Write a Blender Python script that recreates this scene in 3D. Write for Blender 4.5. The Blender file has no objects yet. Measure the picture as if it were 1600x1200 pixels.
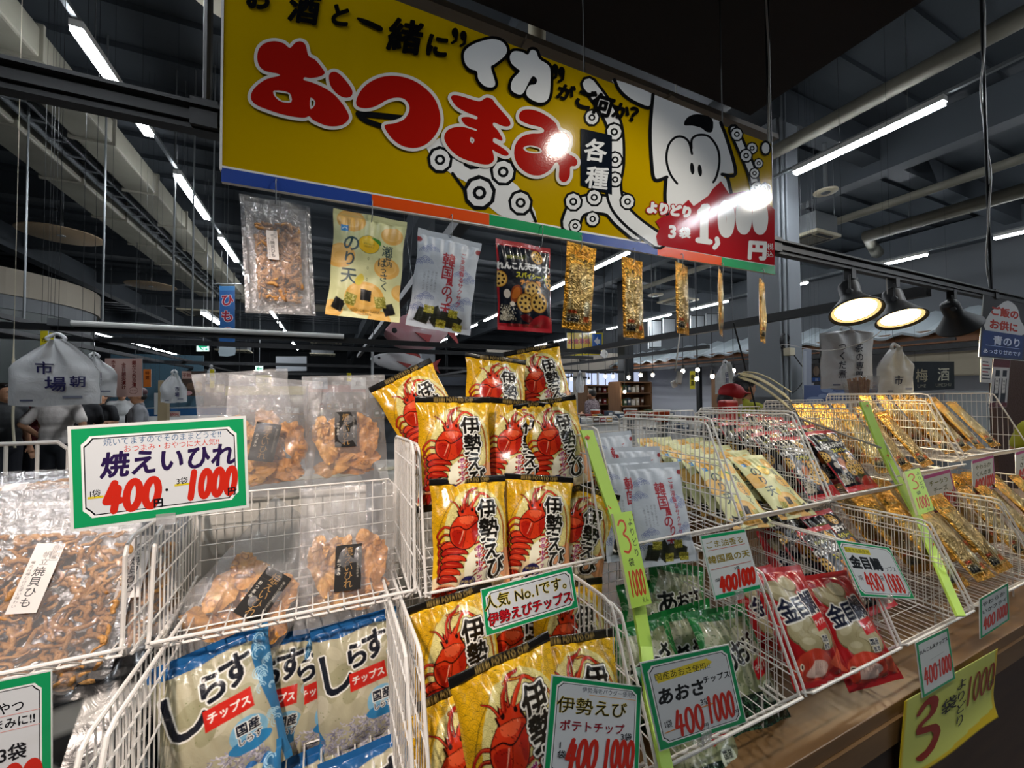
import bpy, bmesh, math, random
import numpy as np
from mathutils import Vector, Matrix, Euler

# ------------------------------------------------------------------ camera, world, lights, exposure
SC = bpy.context.scene
COL = SC.collection
rnd = random.Random(7)
nrs = np.random.RandomState(11)

# world axes: X runs to the right along the shop counter, Y goes away from the buyer, Z is up
F_PX, YAW, PITCH, ROLL = 634.4, 0.42397, 0.02393, -0.00532
CAM = np.array([0.0, 0.0, 1.5])
_f = np.array([math.sin(YAW) * math.cos(PITCH), math.cos(YAW) * math.cos(PITCH), math.sin(PITCH)])
_r0 = np.array([math.cos(YAW), -math.sin(YAW), 0.0])
_u0 = np.cross(_r0, _f)
_r = math.cos(ROLL) * _r0 + math.sin(ROLL) * _u0
_u = -math.sin(ROLL) * _r0 + math.cos(ROLL) * _u0
cam = bpy.data.cameras.new('camera')
cam.sensor_fit = 'HORIZONTAL'
cam.sensor_width = 36.0
cam.lens = F_PX / 1600 * 36.0
cam.clip_start = 0.02
cam.clip_end = 200
camo = bpy.data.objects.new('camera', cam)
COL.objects.link(camo)
camo.matrix_world = Matrix(((_r[0], _u[0], -_f[0], CAM[0]), (_r[1], _u[1], -_f[1], CAM[1]),
                            (_r[2], _u[2], -_f[2], CAM[2]), (0, 0, 0, 1)))
SC.camera = camo

SC.view_settings.view_transform = 'Standard'
SC.view_settings.look = 'None'
SC.view_settings.gamma = 1.0
SC.view_settings.use_curve_mapping = False
SC.view_settings.exposure = 0.0
SC.cycles.use_denoising = True
SC.cycles.max_bounces = 10
SC.cycles.transparent_max_bounces = 24
SC.cycles.transmission_bounces = 4
SC.cycles.diffuse_bounces = 3
SC.cycles.glossy_bounces = 3
SC.cycles.sample_clamp_indirect = 4.0

world = bpy.data.worlds.new('hall_air')
SC.world = world
world.use_nodes = True
world.node_tree.nodes['Background'].inputs[0].default_value = (0.55, 0.62, 0.72, 1)
world.node_tree.nodes['Background'].inputs[1].default_value = 0.10

TUBE_W = 75.0          # emission strength of the ceiling tubes

def lamp(name, kind, loc, energy, color, target=None, **kw):
    l = bpy.data.lights.new(name, kind)
    l.energy = energy
    l.color = color
    for k, v in kw.items():
        setattr(l, k, v)
    o = bpy.data.objects.new(name, l)
    o.location = loc
    if target is not None:
        o.rotation_euler = (Vector(target) - Vector(loc)).to_track_quat('-Z', 'Y').to_euler()
    COL.objects.link(o)
    return o

# the track spots above the buyer's head that light the counter (out of frame, over the aisle)
SPOT_K = 0.9
for (x, y, z, tx, ty, tz, e, c) in (
        (-0.40, -0.12, 2.20, -0.08, 1.00, 1.20, 86, (1.0, 0.84, 0.73)),
        (1.20, 0.0, 2.93, 0.55, 0.85, 1.10, 52, (1.0, 0.92, 0.80)),
        (2.96, 0.0, 2.95, 1.90, 0.85, 1.05, 55, (1.0, 0.94, 0.84))):
    lamp('track_spot_light', 'SPOT', (x, y, z), e * SPOT_K, c, (tx, ty, tz), spot_size=math.radians(50 if x < 0 else 78), spot_blend=0.5,
         shadow_soft_size=0.03)
# ------------------------------------------------------------------ pixel rays of the measured camera (for laying things out on real planes)
def ray(x, y):
    return _f + _r * ((x - 800) / F_PX) + _u * ((600 - y) / F_PX)
def onV(x, y, v):
    d = ray(x, y); return CAM + d * ((v - CAM[1]) / d[1])
def onU(x, y, u):
    d = ray(x, y); return CAM + d * (u / d[0])
def onZ(x, y, z):
    d = ray(x, y); return CAM + d * ((z - CAM[2]) / d[2])
def at(x, y, depth):
    return CAM + ray(x, y) * depth
# ------------------------------------------------------------------ materials
def lin(c):
    if isinstance(c, str):
        c = c.lstrip('#'); c = tuple(int(c[i:i + 2], 16) / 255 for i in (0, 2, 4))
    return tuple((v / 12.92 if v <= 0.04045 else ((v + 0.055) / 1.055) ** 2.4) for v in c[:3])

MATS = {}
def mat(name, color='#808080', rough=0.5, metal=0.0, coat=0.0, attr=False, bump=None, noise=None, emit=None, spec=0.5):
    """procedural principled material; noise=(scale, colour2, amount), bump=(scale, strength)"""
    if name in MATS: return MATS[name]
    m = bpy.data.materials.new(name); m.use_nodes = True
    nt = m.node_tree; b = nt.nodes['Principled BSDF']
    b.inputs['Base Color'].default_value = (*lin(color), 1)
    b.inputs['Roughness'].default_value = rough
    b.inputs['Metallic'].default_value = metal
    b.inputs['Coat Weight'].default_value = coat
    b.inputs['Coat Roughness'].default_value = 0.08
    b.inputs['Specular IOR Level'].default_value = spec
    src = None
    if attr:
        a = nt.nodes.new('ShaderNodeVertexColor'); a.layer_name = 'Col'
        src = a.outputs['Color']
    tc = None
    if noise or bump:
        tc = nt.nodes.new('ShaderNodeTexCoord')
    if noise:
        sc, c2, amt = noise
        n = nt.nodes.new('ShaderNodeTexNoise'); n.inputs['Detail'].default_value = 5
        if isinstance(sc, tuple):
            mp = nt.nodes.new('ShaderNodeMapping'); mp.inputs['Scale'].default_value = sc
            nt.links.new(tc.outputs['Object'], mp.inputs[0]); nt.links.new(mp.outputs[0], n.inputs['Vector'])
            n.inputs['Scale'].default_value = 1.0
        else:
            n.inputs['Scale'].default_value = sc
            nt.links.new(tc.outputs['Object'], n.inputs['Vector'])
        r = nt.nodes.new('ShaderNodeValToRGB')
        r.color_ramp.elements[0].position = 0.5 - 0.5 * (1 - amt) - 0.02; r.color_ramp.elements[1].position = 0.5 + 0.5 * (1 - amt)
        r.color_ramp.elements[0].position = 0.36; r.color_ramp.elements[1].position = 0.66
        mx = nt.nodes.new('ShaderNodeMix'); mx.data_type = 'RGBA'
        nt.links.new(n.outputs['Fac'], r.inputs[0])
        ml = nt.nodes.new('ShaderNodeMath'); ml.operation = 'MULTIPLY'; ml.inputs[1].default_value = amt
        nt.links.new(r.outputs[0], ml.inputs[0]); nt.links.new(ml.outputs[0], mx.inputs[0])
        if src: nt.links.new(src, mx.inputs[6])
        else: mx.inputs[6].default_value = (*lin(color), 1)
        mx.inputs[7].default_value = (*lin(c2), 1)
        src = mx.outputs[2]
    if src: nt.links.new(src, b.inputs['Base Color'])
    if bump:
        sc, st = bump[:2]
        n = nt.nodes.new('ShaderNodeTexNoise'); n.inputs['Scale'].default_value = sc; n.inputs['Detail'].default_value = 4
        if len(bump) > 2: n.inputs['Distortion'].default_value = bump[2]
        nt.links.new(tc.outputs['Object'], n.inputs['Vector'])
        bp = nt.nodes.new('ShaderNodeBump'); bp.inputs['Strength'].default_value = st; bp.inputs['Distance'].default_value = 0.01
        nt.links.new(n.outputs['Fac'], bp.inputs['Height']); nt.links.new(bp.outputs[0], b.inputs['Normal'])
    if emit:
        b.inputs['Emission Color'].default_value = (*lin(emit[0]), 1); b.inputs['Emission Strength'].default_value = emit[1]
    MATS[name] = m
    return m

def film_mat(name, tint='#ffffff', haze=0.10, gloss_rough=0.08, attr=False, amt=1.0):
    """thin clear plastic: see-through, with glossy crumple glints and a little milky haze"""
    if name in MATS: return MATS[name]
    m = bpy.data.materials.new(name); m.use_nodes = True
    nt = m.node_tree; nt.nodes.remove(nt.nodes['Principled BSDF'])
    out = nt.nodes['Material Output']
    tr = nt.nodes.new('ShaderNodeBsdfTransparent'); tr.inputs[0].default_value = (*lin(tint), 1)
    gl = nt.nodes.new('ShaderNodeBsdfGlossy'); gl.inputs['Roughness'].default_value = gloss_rough
    df = nt.nodes.new('ShaderNodeBsdfDiffuse'); df.inputs[0].default_value = (0.85, 0.85, 0.86, 1)
    tc = nt.nodes.new('ShaderNodeTexCoord')
    n = nt.nodes.new('ShaderNodeTexNoise'); n.inputs['Scale'].default_value = 38; n.inputs['Detail'].default_value = 4; n.inputs['Distortion'].default_value = 1.6
    nt.links.new(tc.outputs['Object'], n.inputs['Vector'])
    bp = nt.nodes.new('ShaderNodeBump'); bp.inputs['Strength'].default_value = 0.55; bp.inputs['Distance'].default_value = 0.01
    nt.links.new(n.outputs['Fac'], bp.inputs['Height'])
    nt.links.new(bp.outputs[0], gl.inputs['Normal'])
    fr = nt.nodes.new('ShaderNodeFresnel'); fr.inputs['IOR'].default_value = 1.5
    nt.links.new(bp.outputs[0], fr.inputs['Normal'])
    ad = nt.nodes.new('ShaderNodeMath'); ad.operation = 'MULTIPLY_ADD'; ad.inputs[1].default_value = 0.6; ad.inputs[2].default_value = 0.03
    nt.links.new(fr.outputs[0], ad.inputs[0])
    m1 = nt.nodes.new('ShaderNodeMixShader'); m1.inputs[0].default_value = haze
    nt.links.new(tr.outputs[0], m1.inputs[1]); nt.links.new(df.outputs[0], m1.inputs[2])
    m2 = nt.nodes.new('ShaderNodeMixShader')
    nt.links.new(ad.outputs[0], m2.inputs[0]); nt.links.new(m1.outputs[0], m2.inputs[1]); nt.links.new(gl.outputs[0], m2.inputs[2])
    nt.links.new(m2.outputs[0], out.inputs['Surface'])
    MATS[name] = m
    return m

M_wire = mat('white_coated_wire', '#e6e2dc', 0.38)
M_print = mat('printed_card', attr=True, rough=0.45)
M_lam = mat('laminated_card', attr=True, rough=0.22, coat=0.3)
M_sign = mat('glossy_sign_print', attr=True, rough=0.075, bump=(200, 0.015), spec=0.3)
M_bag = mat('printed_glossy_film', attr=True, rough=0.26, coat=0.35, bump=(55, 0.10, 1.0))
M_bagmatte = mat('printed_matt_film', attr=True, rough=0.42, bump=(45, 0.10, 1.0))
M_gold = mat('gold_foil', attr=True, rough=0.22, metal=0.75, bump=(70, 0.55, 1.5))
M_silver = mat('silver_foil', '#a4a7ac', 0.28, 0.85, bump=(60, 0.5, 1.5))
M_black = mat('black_painted_steel', '#15171a', 0.45, bump=(120, 0.03))
M_dark = mat('charcoal_lamp_shell', '#1c1e21', 0.5)
M_steel = mat('galvanised_steel', '#8e9294', 0.4, 0.6)
M_white = mat('white_plastic', '#e4e3df', 0.45)
M_cream = mat('cream_plastic', '#d8ceb2', 0.5)
M_film = film_mat('clear_bag_film', haze=0.15)
M_filmthin = film_mat('clear_card_film', haze=0.05)

# ------------------------------------------------------------------ object bookkeeping
def link(o, parent=None):
    COL.objects.link(o)
    if parent is not None: o.parent = parent
    return o
def tag(o, label=None, cat=None, group=None, kind=None):
    if label: o['label'] = label
    if cat: o['category'] = cat
    if group: o['group'] = group
    if kind: o['kind'] = kind
    return o
def empty(name, loc=(0, 0, 0), label=None, cat=None, group=None, kind=None, rot=None):
    o = bpy.data.objects.new(name, None); o.empty_display_size = 0.02
    o.location = [float(c) for c in loc]
    if rot is not None: o.rotation_euler = rot
    link(o); return tag(o, label, cat, group, kind)
def dup(o, parent=None):
    c = o.copy(); COL.objects.link(c)
    if parent is not None: c.parent = parent
    for ch in o.children:
        d = ch.copy(); COL.objects.link(d); d.parent = c
        for g in ch.children:
            e = g.copy(); COL.objects.link(e); e.parent = d
    return c

class MB:
    """collects shapes into one mesh"""
    def __init__(s): s.v = []; s.f = []; s.m = []; s.n = 0
    def add(s, vs, fs, mi=0):
        b = s.n; s.v.extend([tuple(map(float, p)) for p in vs]); s.n += len(vs)
        s.f.extend([tuple(i + b for i in f) for f in fs]); s.m.extend([mi] * len(fs)); return s
    def box(s, c, d, mi=0, rot=None):
        x, y, z = d[0] / 2, d[1] / 2, d[2] / 2
        vs = [(-x, -y, -z), (x, -y, -z), (x, y, -z), (-x, y, -z), (-x, -y, z), (x, -y, z), (x, y, z), (-x, y, z)]
        if rot is not None: vs = [rot @ Vector(v) for v in vs]
        vs = [(v[0] + c[0], v[1] + c[1], v[2] + c[2]) for v in vs]
        return s.add(vs, [(3, 2, 1, 0), (4, 5, 6, 7), (0, 1, 5, 4), (1, 2, 6, 5), (2, 3, 7, 6), (3, 0, 4, 7)], mi)
    def tube(s, pts, r, n=6, mi=0, cap=True):
        pts = [Vector([float(c) for c in p]) for p in pts]
        if not hasattr(r, '__len__'): r = [r] * len(pts)
        vs = []; prev = None
        for i, p in enumerate(pts):
            t = (pts[min(i + 1, len(pts) - 1)] - pts[max(i - 1, 0)])
            if t.length < 1e-9: t = Vector((0, 0, 1))
            t.normalize()
            if prev is None:
                a = Vector((0, 0, 1)) if abs(t.z) < 0.9 else Vector((1, 0, 0))
                prev = t.cross(a).normalized()
            else:
                prev = (prev - t * prev.dot(t))
                prev = prev.normalized() if prev.length > 1e-6 else t.orthogonal().normalized()
            b = t.cross(prev)
            for k in range(n):
                an = 2 * math.pi * k / n
                vs.append(p + prev * (math.cos(an) * r[i]) + b * (math.sin(an) * r[i]))
        fs = [(i * n + k, i * n + (k + 1) % n, (i + 1) * n + (k + 1) % n, (i + 1) * n + k) for i in range(len(pts) - 1) for k in range(n)]
        if cap:
            fs.append(tuple(range(n - 1, -1, -1))); fs.append(tuple((len(pts) - 1) * n + k for k in range(n)))
        return s.add(vs, fs, mi)
    def lathe(s, prof, c=(0, 0, 0), n=24, mi=0, M=None):
        vs = []
        for (r, z) in prof:
            for k in range(n):
                a = 2 * math.pi * k / n; p = Vector((r * math.cos(a), r * math.sin(a), z))
                if M is not None: p = M @ p
                vs.append((p[0] + c[0], p[1] + c[1], p[2] + c[2]))
        fs = [(i * n + k, i * n + (k + 1) % n, (i + 1) * n + (k + 1) % n, (i + 1) * n + k) for i in range(len(prof) - 1) for k in range(n)]
        return s.add(vs, fs, mi)
    def ball(s, c, r, n=12, mi=0, M=None):
        if not hasattr(r, '__len__'): r = (r, r, r)
        prof = []
        vs = []; rows = n // 2
        for i in range(rows + 1):
            th = math.pi * i / rows
            for k in range(n):
                a = 2 * math.pi * k / n
                p = Vector((r[0] * math.sin(th) * math.cos(a), r[1] * math.sin(th) * math.sin(a), -r[2] * math.cos(th)))
                if M is not None: p = M @ p
                vs.append((p[0] + c[0], p[1] + c[1], p[2] + c[2]))
        fs = [(i * n + k, i * n + (k + 1) % n, (i + 1) * n + (k + 1) % n, (i + 1) * n + k) for i in range(rows) for k in range(n)]
        return s.add(vs, fs, mi)
    def prism(s, poly, axis_a, axis_b, org, depth, mi=0):
        """extrude a 2-D polygon: org + a*x + b*y, thickness along depth vector"""
        A, B, O, D = (Vector([float(c) for c in q]) for q in (axis_a, axis_b, org, depth))
        n = len(poly)
        vs = [O + A * p[0] + B * p[1] for p in poly] + [O + A * p[0] + B * p[1] + D for p in poly]
        return s.add(vs, [tuple(range(n))[::-1], tuple(range(n, 2 * n))] + [(i, (i + 1) % n, (i + 1) % n + n, i + n) for i in range(n)], mi)
    def build(s, name, mats, parent=None, smooth=False, loc=None, bevel=0):
        me = bpy.data.meshes.new(name); me.from_pydata(s.v, [], s.f)
        if not isinstance(mats, (list, tuple)): mats = [mats]
        for m in mats: me.materials.append(m)
        if len(mats) > 1: me.polygons.foreach_set('material_index', s.m)
        if smooth: me.polygons.foreach_set('use_smooth', [True] * len(s.f))
        me.update()
        o = bpy.data.objects.new(name, me); link(o, parent)
        if loc is not None: o.location = [float(c) for c in loc]
        if bevel:
            b = o.modifiers.new('edge', 'BEVEL'); b.width = bevel; b.segments = 2; b.limit_method = 'ANGLE'
        return o

def grid_mesh(name, P, colors, mats, parent=None, smooth=True, uvwrap=False, mi=None):
    """P: (ny, nx, 3) array of points, colors (ny, nx, 3) linear or None"""
    ny, nx = P.shape[:2]
    me = bpy.data.meshes.new(name)
    idx = np.arange(ny * nx).reshape(ny, nx)
    q = np.stack([idx[:-1, :-1], idx[:-1, 1:], idx[1:, 1:], idx[1:, :-1]], -1).reshape(-1, 4)
    _fill(me, P.reshape(-1, 3), q, None if colors is None else colors.reshape(-1, 3), smooth)
    if not isinstance(mats, (list, tuple)): mats = [mats]
    for m in mats: me.materials.append(m)
    o = bpy.data.objects.new(name, me); link(o, parent)
    return o
def _fill(me, V, Q, C, smooth=True):
    me.vertices.add(len(V)); me.vertices.foreach_set('co', V.astype(np.float32).ravel())
    k = Q.shape[1]
    me.loops.add(Q.size); me.loops.foreach_set('vertex_index', Q.astype(np.int32).ravel())
    me.polygons.add(len(Q))
    me.polygons.foreach_set('loop_start', np.arange(0, Q.size, k, dtype=np.int32))
    me.polygons.foreach_set('loop_total', np.full(len(Q), k, dtype=np.int32))
    if smooth: me.polygons.foreach_set('use_smooth', np.ones(len(Q), dtype=bool))
    if C is not None:
        a = me.color_attributes.new('Col', 'FLOAT_COLOR', 'POINT')
        a.data.foreach_set('color', np.concatenate([C, np.ones((len(C), 1))], 1).astype(np.float32).ravel())
    me.update(); me.validate()

# ------------------------------------------------------------------ glyphs
_GL = {}
def glyph(ch):
    if ch in _GL: return _GL[ch]
    cu = bpy.data.curves.new('g', 'FONT'); cu.body = ch; cu.resolution_u = 3
    o = bpy.data.objects.new('g', cu)
    me = bpy.data.meshes.new_from_object(o)
    V = np.array([(v.co.x, v.co.y) for v in me.vertices]).reshape(-1, 2)
    T = [tuple(p.vertices) for p in me.polygons]
    cnt = {}
    for t in T:
        for i in range(len(t)):
            e = (t[i], t[(i + 1) % len(t)]); k = (min(e), max(e)); cnt[k] = cnt.get(k, 0) + 1
    E = [k for k, c in cnt.items() if c == 1]
    wide = ord(ch) > 0x2000
    adv = 1.0 if wide else ((V[:, 0].max() if len(V) else 0.25) + 0.07)
    bpy.data.objects.remove(o); bpy.data.meshes.remove(me); bpy.data.curves.remove(cu)
    _GL[ch] = (V, T, E, adv)
    return _GL[ch]

def layout(s, x, y, size, vertical=False, pitch=None, sx=1.0, shear=0.0, rot=0.0):
    """centre-anchored: yields (char, function mapping glyph points to the page); page has y UP"""
    c, sn = math.cos(rot), math.sin(rot)
    out = []
    if vertical:
        p = pitch or size * 1.02
        n = len(s)
        for i, ch in enumerate(s):
            ox, oy = -0.5 * size * sx, ((n - 1) / 2 - i) * p - 0.38 * size
            out.append((ch, ox, oy))
    else:
        adv = [glyph(ch)[3] * size * sx if pitch is None else pitch for ch in s]
        tot = sum(adv); cx = -tot / 2
        for ch, a in zip(s, adv):
            out.append((ch, cx, -0.38 * size)); cx += a
    res = []
    for ch, ox, oy in out:
        if ch == ' ': continue
        V = glyph(ch)[0]
        px = V[:, 0] * size * sx + ox + shear * V[:, 1] * size; py = V[:, 1] * size + oy
        res.append((ch, np.stack([x + c * px - sn * py, y + sn * px + c * py], 1)))
    return res

def smooth_poly(pts, k=4, closed=True):
    p = np.array(pts, float); n = len(p); out = []
    rng = range(n) if closed else range(n - 1)
    for i in rng:
        if closed: a, b, c, d = p[(i - 1) % n], p[i], p[(i + 1) % n], p[(i + 2) % n]
        else: a, b, c, d = p[max(i - 1, 0)], p[i], p[i + 1], p[min(i + 2, n - 1)]
        for j in range(k):
            t = j / k
            out.append(0.5 * ((2 * b) + (c - a) * t + (2 * a - 5 * b + 4 * c - d) * t * t + (3 * b - a - 3 * c + d) * t ** 3))
    if not closed: out.append(p[-1])
    return np.array(out)

DIG = {  # hand-lettered strokes in a unit box, y up
    '0': [[(.5 + .42 * math.sin(a), .5 + .5 * math.cos(a)) for a in np.linspace(0, 2 * math.pi, 21)]],
    '1': [[(.5, 1), (.45, 0)]],
    '3': [[(.1, .85), (.35, 1), (.75, .95), (.85, .75), (.65, .57), (.35, .53), (.7, .48), (.92, .28), (.75, .05), (.4, 0), (.05, .12)]],
    '4': [[(.45, 1), (.05, .36), (.95, .36)], [(.72, .8), (.6, 0)]],
    '·': [[(.4, .5), (.6, .5)]], '-': [[(.1, .5), (.9, .5)]],
    '~': [[(0, 0), (1, 1)]]}

class Flat:
    """printed or lettered artwork as thin layers on a flat board; page coordinates x right, y up"""
    STEP = 0.00001
    def __init__(s, fmap=None): s.V = []; s.T = []; s.C = []; s.n = 0; s.z = 0.0; s.fmap = fmap
    def tri(s, pts, tris, color):
        pts = np.asarray(pts, float)
        if s.fmap is not None: pts = np.array([s.fmap(*p) for p in pts])
        z = s.z
        s.V.append(np.concatenate([pts, np.full((len(pts), 1), z)], 1))
        s.T += [tuple(i + s.n for i in t) for t in tris]
        s.C.append(np.tile(np.array(lin(color)), (len(pts), 1))); s.n += len(pts)
    def nxt(s): s.z += s.STEP; return s
    def poly(s, pts, color, holes=(), smooth=0):
        if smooth:
            pts = smooth_poly(pts, smooth); holes = [smooth_poly(h, smooth) for h in holes]
        from mathutils.geometry import tessellate_polygon
        loops = [[Vector((p[0], p[1], 0)) for p in l] for l in [pts, *holes]]
        allp = np.concatenate([np.array([(p[0], p[1]) for p in l]) for l in [pts, *holes]])
        s.nxt(); s.tri(allp, [tuple(t) for t in tessellate_polygon(loops)], color); return s
    def rect(s, x0, y0, x1, y1, color):
        s.nxt(); s.tri([(x0, y0), (x1, y0), (x1, y1), (x0, y1)], [(0, 1, 2, 3)], color); return s
    def ell(s, cx, cy, rx, ry, color, n=20, rot=0):
        a = np.linspace(0, 2 * math.pi, n, endpoint=False); x, y = rx * np.cos(a), ry * np.sin(a)
        c, q = math.cos(rot), math.sin(rot)
        s.nxt(); s.tri(np.stack([cx + c * x - q * y, cy + q * x + c * y], 1), [tuple(range(n))], color); return s
    def _rib(s, P, w, color, closed=False):
        P = np.asarray(P, float)
        if closed: P = np.concatenate([P, P[:1]])
        w = np.broadcast_to(np.asarray(w, float), (len(P),)) if not hasattr(w, '__len__') else np.asarray(w, float)
        for i in range(len(P) - 1):
            a, b = P[i], P[i + 1]; d = b - a; L = np.hypot(*d)
            if L < 1e-9: continue
            d = d / L; nn = np.array([-d[1], d[0]])
            ra, rb = w[i] / 2, w[i + 1] / 2
            an = np.linspace(math.pi / 2, 3 * math.pi / 2, 5)
            A = [a + ra * (math.cos(t) * d + math.sin(t) * nn) for t in an]
            B = [b + rb * (math.cos(t + math.pi) * d + math.sin(t + math.pi) * nn) for t in an]
            s.z += 5e-7; s.tri(A + B, [tuple(range(10))], color)
    def stroke(s, P, w, color, closed=False, smooth=0):
        if smooth: P = smooth_poly(P, smooth, closed)
        s.nxt(); s._rib(P, w, color, closed); return s
    def text(s, t, x, y, size, color, bold=0, outline=None, ow=0, **kw):
        L = layout(t, x, y, size, **kw)
        if outline:
            s.nxt()
            for ch, P in L:
                for a, b in glyph(ch)[2]: s._rib([P[a], P[b]], 2 * ow, outline)
        s.nxt()
        for ch, P in L:
            s.tri(P, glyph(ch)[1], color)
            if bold:
                for a, b in glyph(ch)[2]: s._rib([P[a], P[b]], bold, color)
        return s
    def num(s, t, x, y, w, h, color, thick, shear=0.2, gap=None):
        """hand-lettered figures, (x, y) = left bottom, w = figure pitch"""
        s.nxt()
        for i, ch in enumerate(t):
            wd = w * 0.82
            for st in DIG[ch]:
                P = [(x + i * w + px * wd + shear * py * h, y + py * h) for px, py in st]
                if ch in '3': P = smooth_poly(P, 4, False)
                s._rib(P, thick, color)
        return s
    def build(s, name, material, org, ex, ey, nrm, parent=None, lift=0.0006, bend=None):
        V = np.concatenate(s.V); C = np.concatenate(s.C)
        ex, ey, nrm, org = (np.asarray(q, float) for q in (ex, ey, nrm, org))
        W = org + V[:, :1] * ex + V[:, 1:2] * ey + (V[:, 2:3] + lift) * nrm
        if bend is not None: W = bend(W, V)
        me = bpy.data.meshes.new(name); me.from_pydata(W.tolist(), [], s.T)
        a = me.color_attributes.new('Col', 'FLOAT_COLOR', 'POINT')
        a.data.foreach_set('color', np.concatenate([C, np.ones((len(C), 1))], 1).astype(np.float32).ravel())
        me.materials.append(material); me.update()
        # make every face look along the board's normal
        fl = [p for p in me.polygons if p.normal.dot(Vector(nrm)) < 0]
        if fl and bend is None:
            bm = bmesh.new(); bm.from_mesh(me); bm.faces.ensure_lookup_table()
            bmesh.ops.reverse_faces(bm, faces=[bm.faces[p.index] for p in fl]); bm.to_mesh(me); bm.free()
        return link(bpy.data.objects.new(name, me), parent)

class Canvas:
    """print layout for one bag front, in millimetres with y DOWN, later laid on the bag's mesh as colour"""
    def __init__(s, w, h, base, res=3.0):
        s.w, s.h, s.k = w, h, res
        s.W, s.H = int(w * res), int(h * res)
        s.a = np.tile(np.array(lin(base), np.float32), (s.H, s.W, 1))
    def _mask(s, segs):
        """even-odd fill of a set of segments (px units): returns (y0, x0, mask)"""
        S = np.asarray(segs, float).reshape(-1, 4)
        x0 = max(int(min(S[:, 0].min(), S[:, 2].min())) - 1, 0); x1 = min(int(max(S[:, 0].max(), S[:, 2].max())) + 2, s.W)
        y0 = max(int(min(S[:, 1].min(), S[:, 3].min())) - 1, 0); y1 = min(int(max(S[:, 1].max(), S[:, 3].max())) + 2, s.H)
        if x1 <= x0 or y1 <= y0: return 0, 0, np.zeros((0, 0), bool)
        m = np.zeros((y1 - y0, x1 - x0), bool); X = np.arange(x0, x1) + 0.5
        for ax, ay, bx, by in S:
            if ay == by: continue
            if ay > by: ax, ay, bx, by = bx, by, ax, ay
            r0 = max(int(math.ceil(ay - 0.5)), y0); r1 = min(int(math.ceil(by - 0.5)), y1)
            if r1 <= r0: continue
            ys = np.arange(r0, r1) + 0.5
            xc = ax + (ys - ay) * (bx - ax) / (by - ay)
            m[r0 - y0:r1 - y0] ^= X[None, :] >= xc[:, None]
        return y0, x0, m
    def _put(s, y0, x0, m, color, alpha=1.0):
        if m.size == 0: return
        sub = s.a[y0:y0 + m.shape[0], x0:x0 + m.shape[1]]
        c = np.array(lin(color), np.float32)
        sub[m] = sub[m] * (1 - alpha) + c * alpha
    def poly(s, pts, color, smooth=0, alpha=1.0):
        if smooth: pts = smooth_poly(pts, smooth)
        P = np.asarray(pts, float) * s.k
        s._put(*s._mask(np.concatenate([P, np.roll(P, -1, 0)], 1)), color, alpha); return s
    def ell(s, cx, cy, rx, ry, color, rot=0.0, n=28, alpha=1.0):
        a = np.linspace(0, 2 * math.pi, n, endpoint=False); x, y = rx * np.cos(a), ry * np.sin(a)
        c, q = math.cos(rot), math.sin(rot)
        return s.poly(np.stack([cx + c * x - q * y, cy + q * x + c * y], 1), color, alpha=alpha)
    def rect(s, x0, y0, x1, y1, color, alpha=1.0): return s.poly([(x0, y0), (x1, y0), (x1, y1), (x0, y1)], color, alpha=alpha)
    def stroke(s, P, w, color, smooth=0, closed=False):
        if smooth: P = smooth_poly(P, smooth, closed)
        P = np.asarray(P, float)
        if closed and not smooth: P = np.concatenate([P, P[:1]])
        ws = np.linspace(w[0], w[1], len(P)) if hasattr(w, '__len__') else np.full(len(P), w)
        for i in range(len(P) - 1):
            a, b = P[i], P[i + 1]; d = b - a; L = np.hypot(*d)
            if L < 1e-6: continue
            d /= L; n = np.array([-d[1], d[0]]); ra, rb = ws[i] / 2, ws[i + 1] / 2
            a2, b2 = a - d * ra * .7, b + d * rb * .7
            s.poly([a2 + n * ra * .6, a + n * ra, b + n * rb, b2 + n * rb * .6, b2 - n * rb * .6, b - n * rb, a - n * ra, a2 - n * ra * .6], color)
        return s
    def text(s, t, x, y, size, color, outline=None, ow=0, bold=0, **kw):
        L = layout(t, x, -y, size, **kw)
        ms = []
        for ch, P in L:
            Q = np.stack([P[:, 0], -P[:, 1]], 1) * s.k
            seg = [(*Q[a], *Q[b]) for a, b in glyph(ch)[2]]
            if not seg: continue
            y0, x0, m = s._mask(seg)
            if m.size == 0: continue
            ms.append((y0, x0, m))
        def grow(y0, x0, m, r):
            r = int(round(r * s.k))
            if r <= 0: return y0, x0, m
            mm = np.pad(m, r); o = mm.copy()
            for dy in range(-r, r + 1):
                e = int(math.sqrt(r * r - dy * dy))
                row = np.roll(mm, dy, 0); acc = row.copy()
                for dx in range(1, e + 1): acc |= np.roll(row, dx, 1) | np.roll(row, -dx, 1)
                o |= acc
            yy, xx = y0 - r, x0 - r
            cy, cx = max(-yy, 0), max(-xx, 0)
            o = o[cy:, cx:]; yy += cy; xx += cx
            return yy, xx, o[:max(s.H - yy, 0), :max(s.W - xx, 0)]
        if outline:
            for g in ms: s._put(*grow(*g, ow + bold), outline)
        for g in ms: s._put(*grow(*g, bold), color)
        return s
    def waves(s, x0, y0, x1, y1, r, color, w=0.5, test=None, rings=3):
        row = 0; y = y0
        while y < y1:
            x = x0 + (r if row % 2 else 0)
            while x < x1:
                if test is None or test(x, y):
                    for k in range(rings):
                        rr = r * (1 - k * 0.3)
                        s.stroke([(x + rr * math.cos(t), y - rr * math.sin(t)) for t in np.linspace(0.15, math.pi - 0.15, 8)], w, color)
                x += 2 * r
            y += r * 0.85; row += 1
        return s
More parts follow.
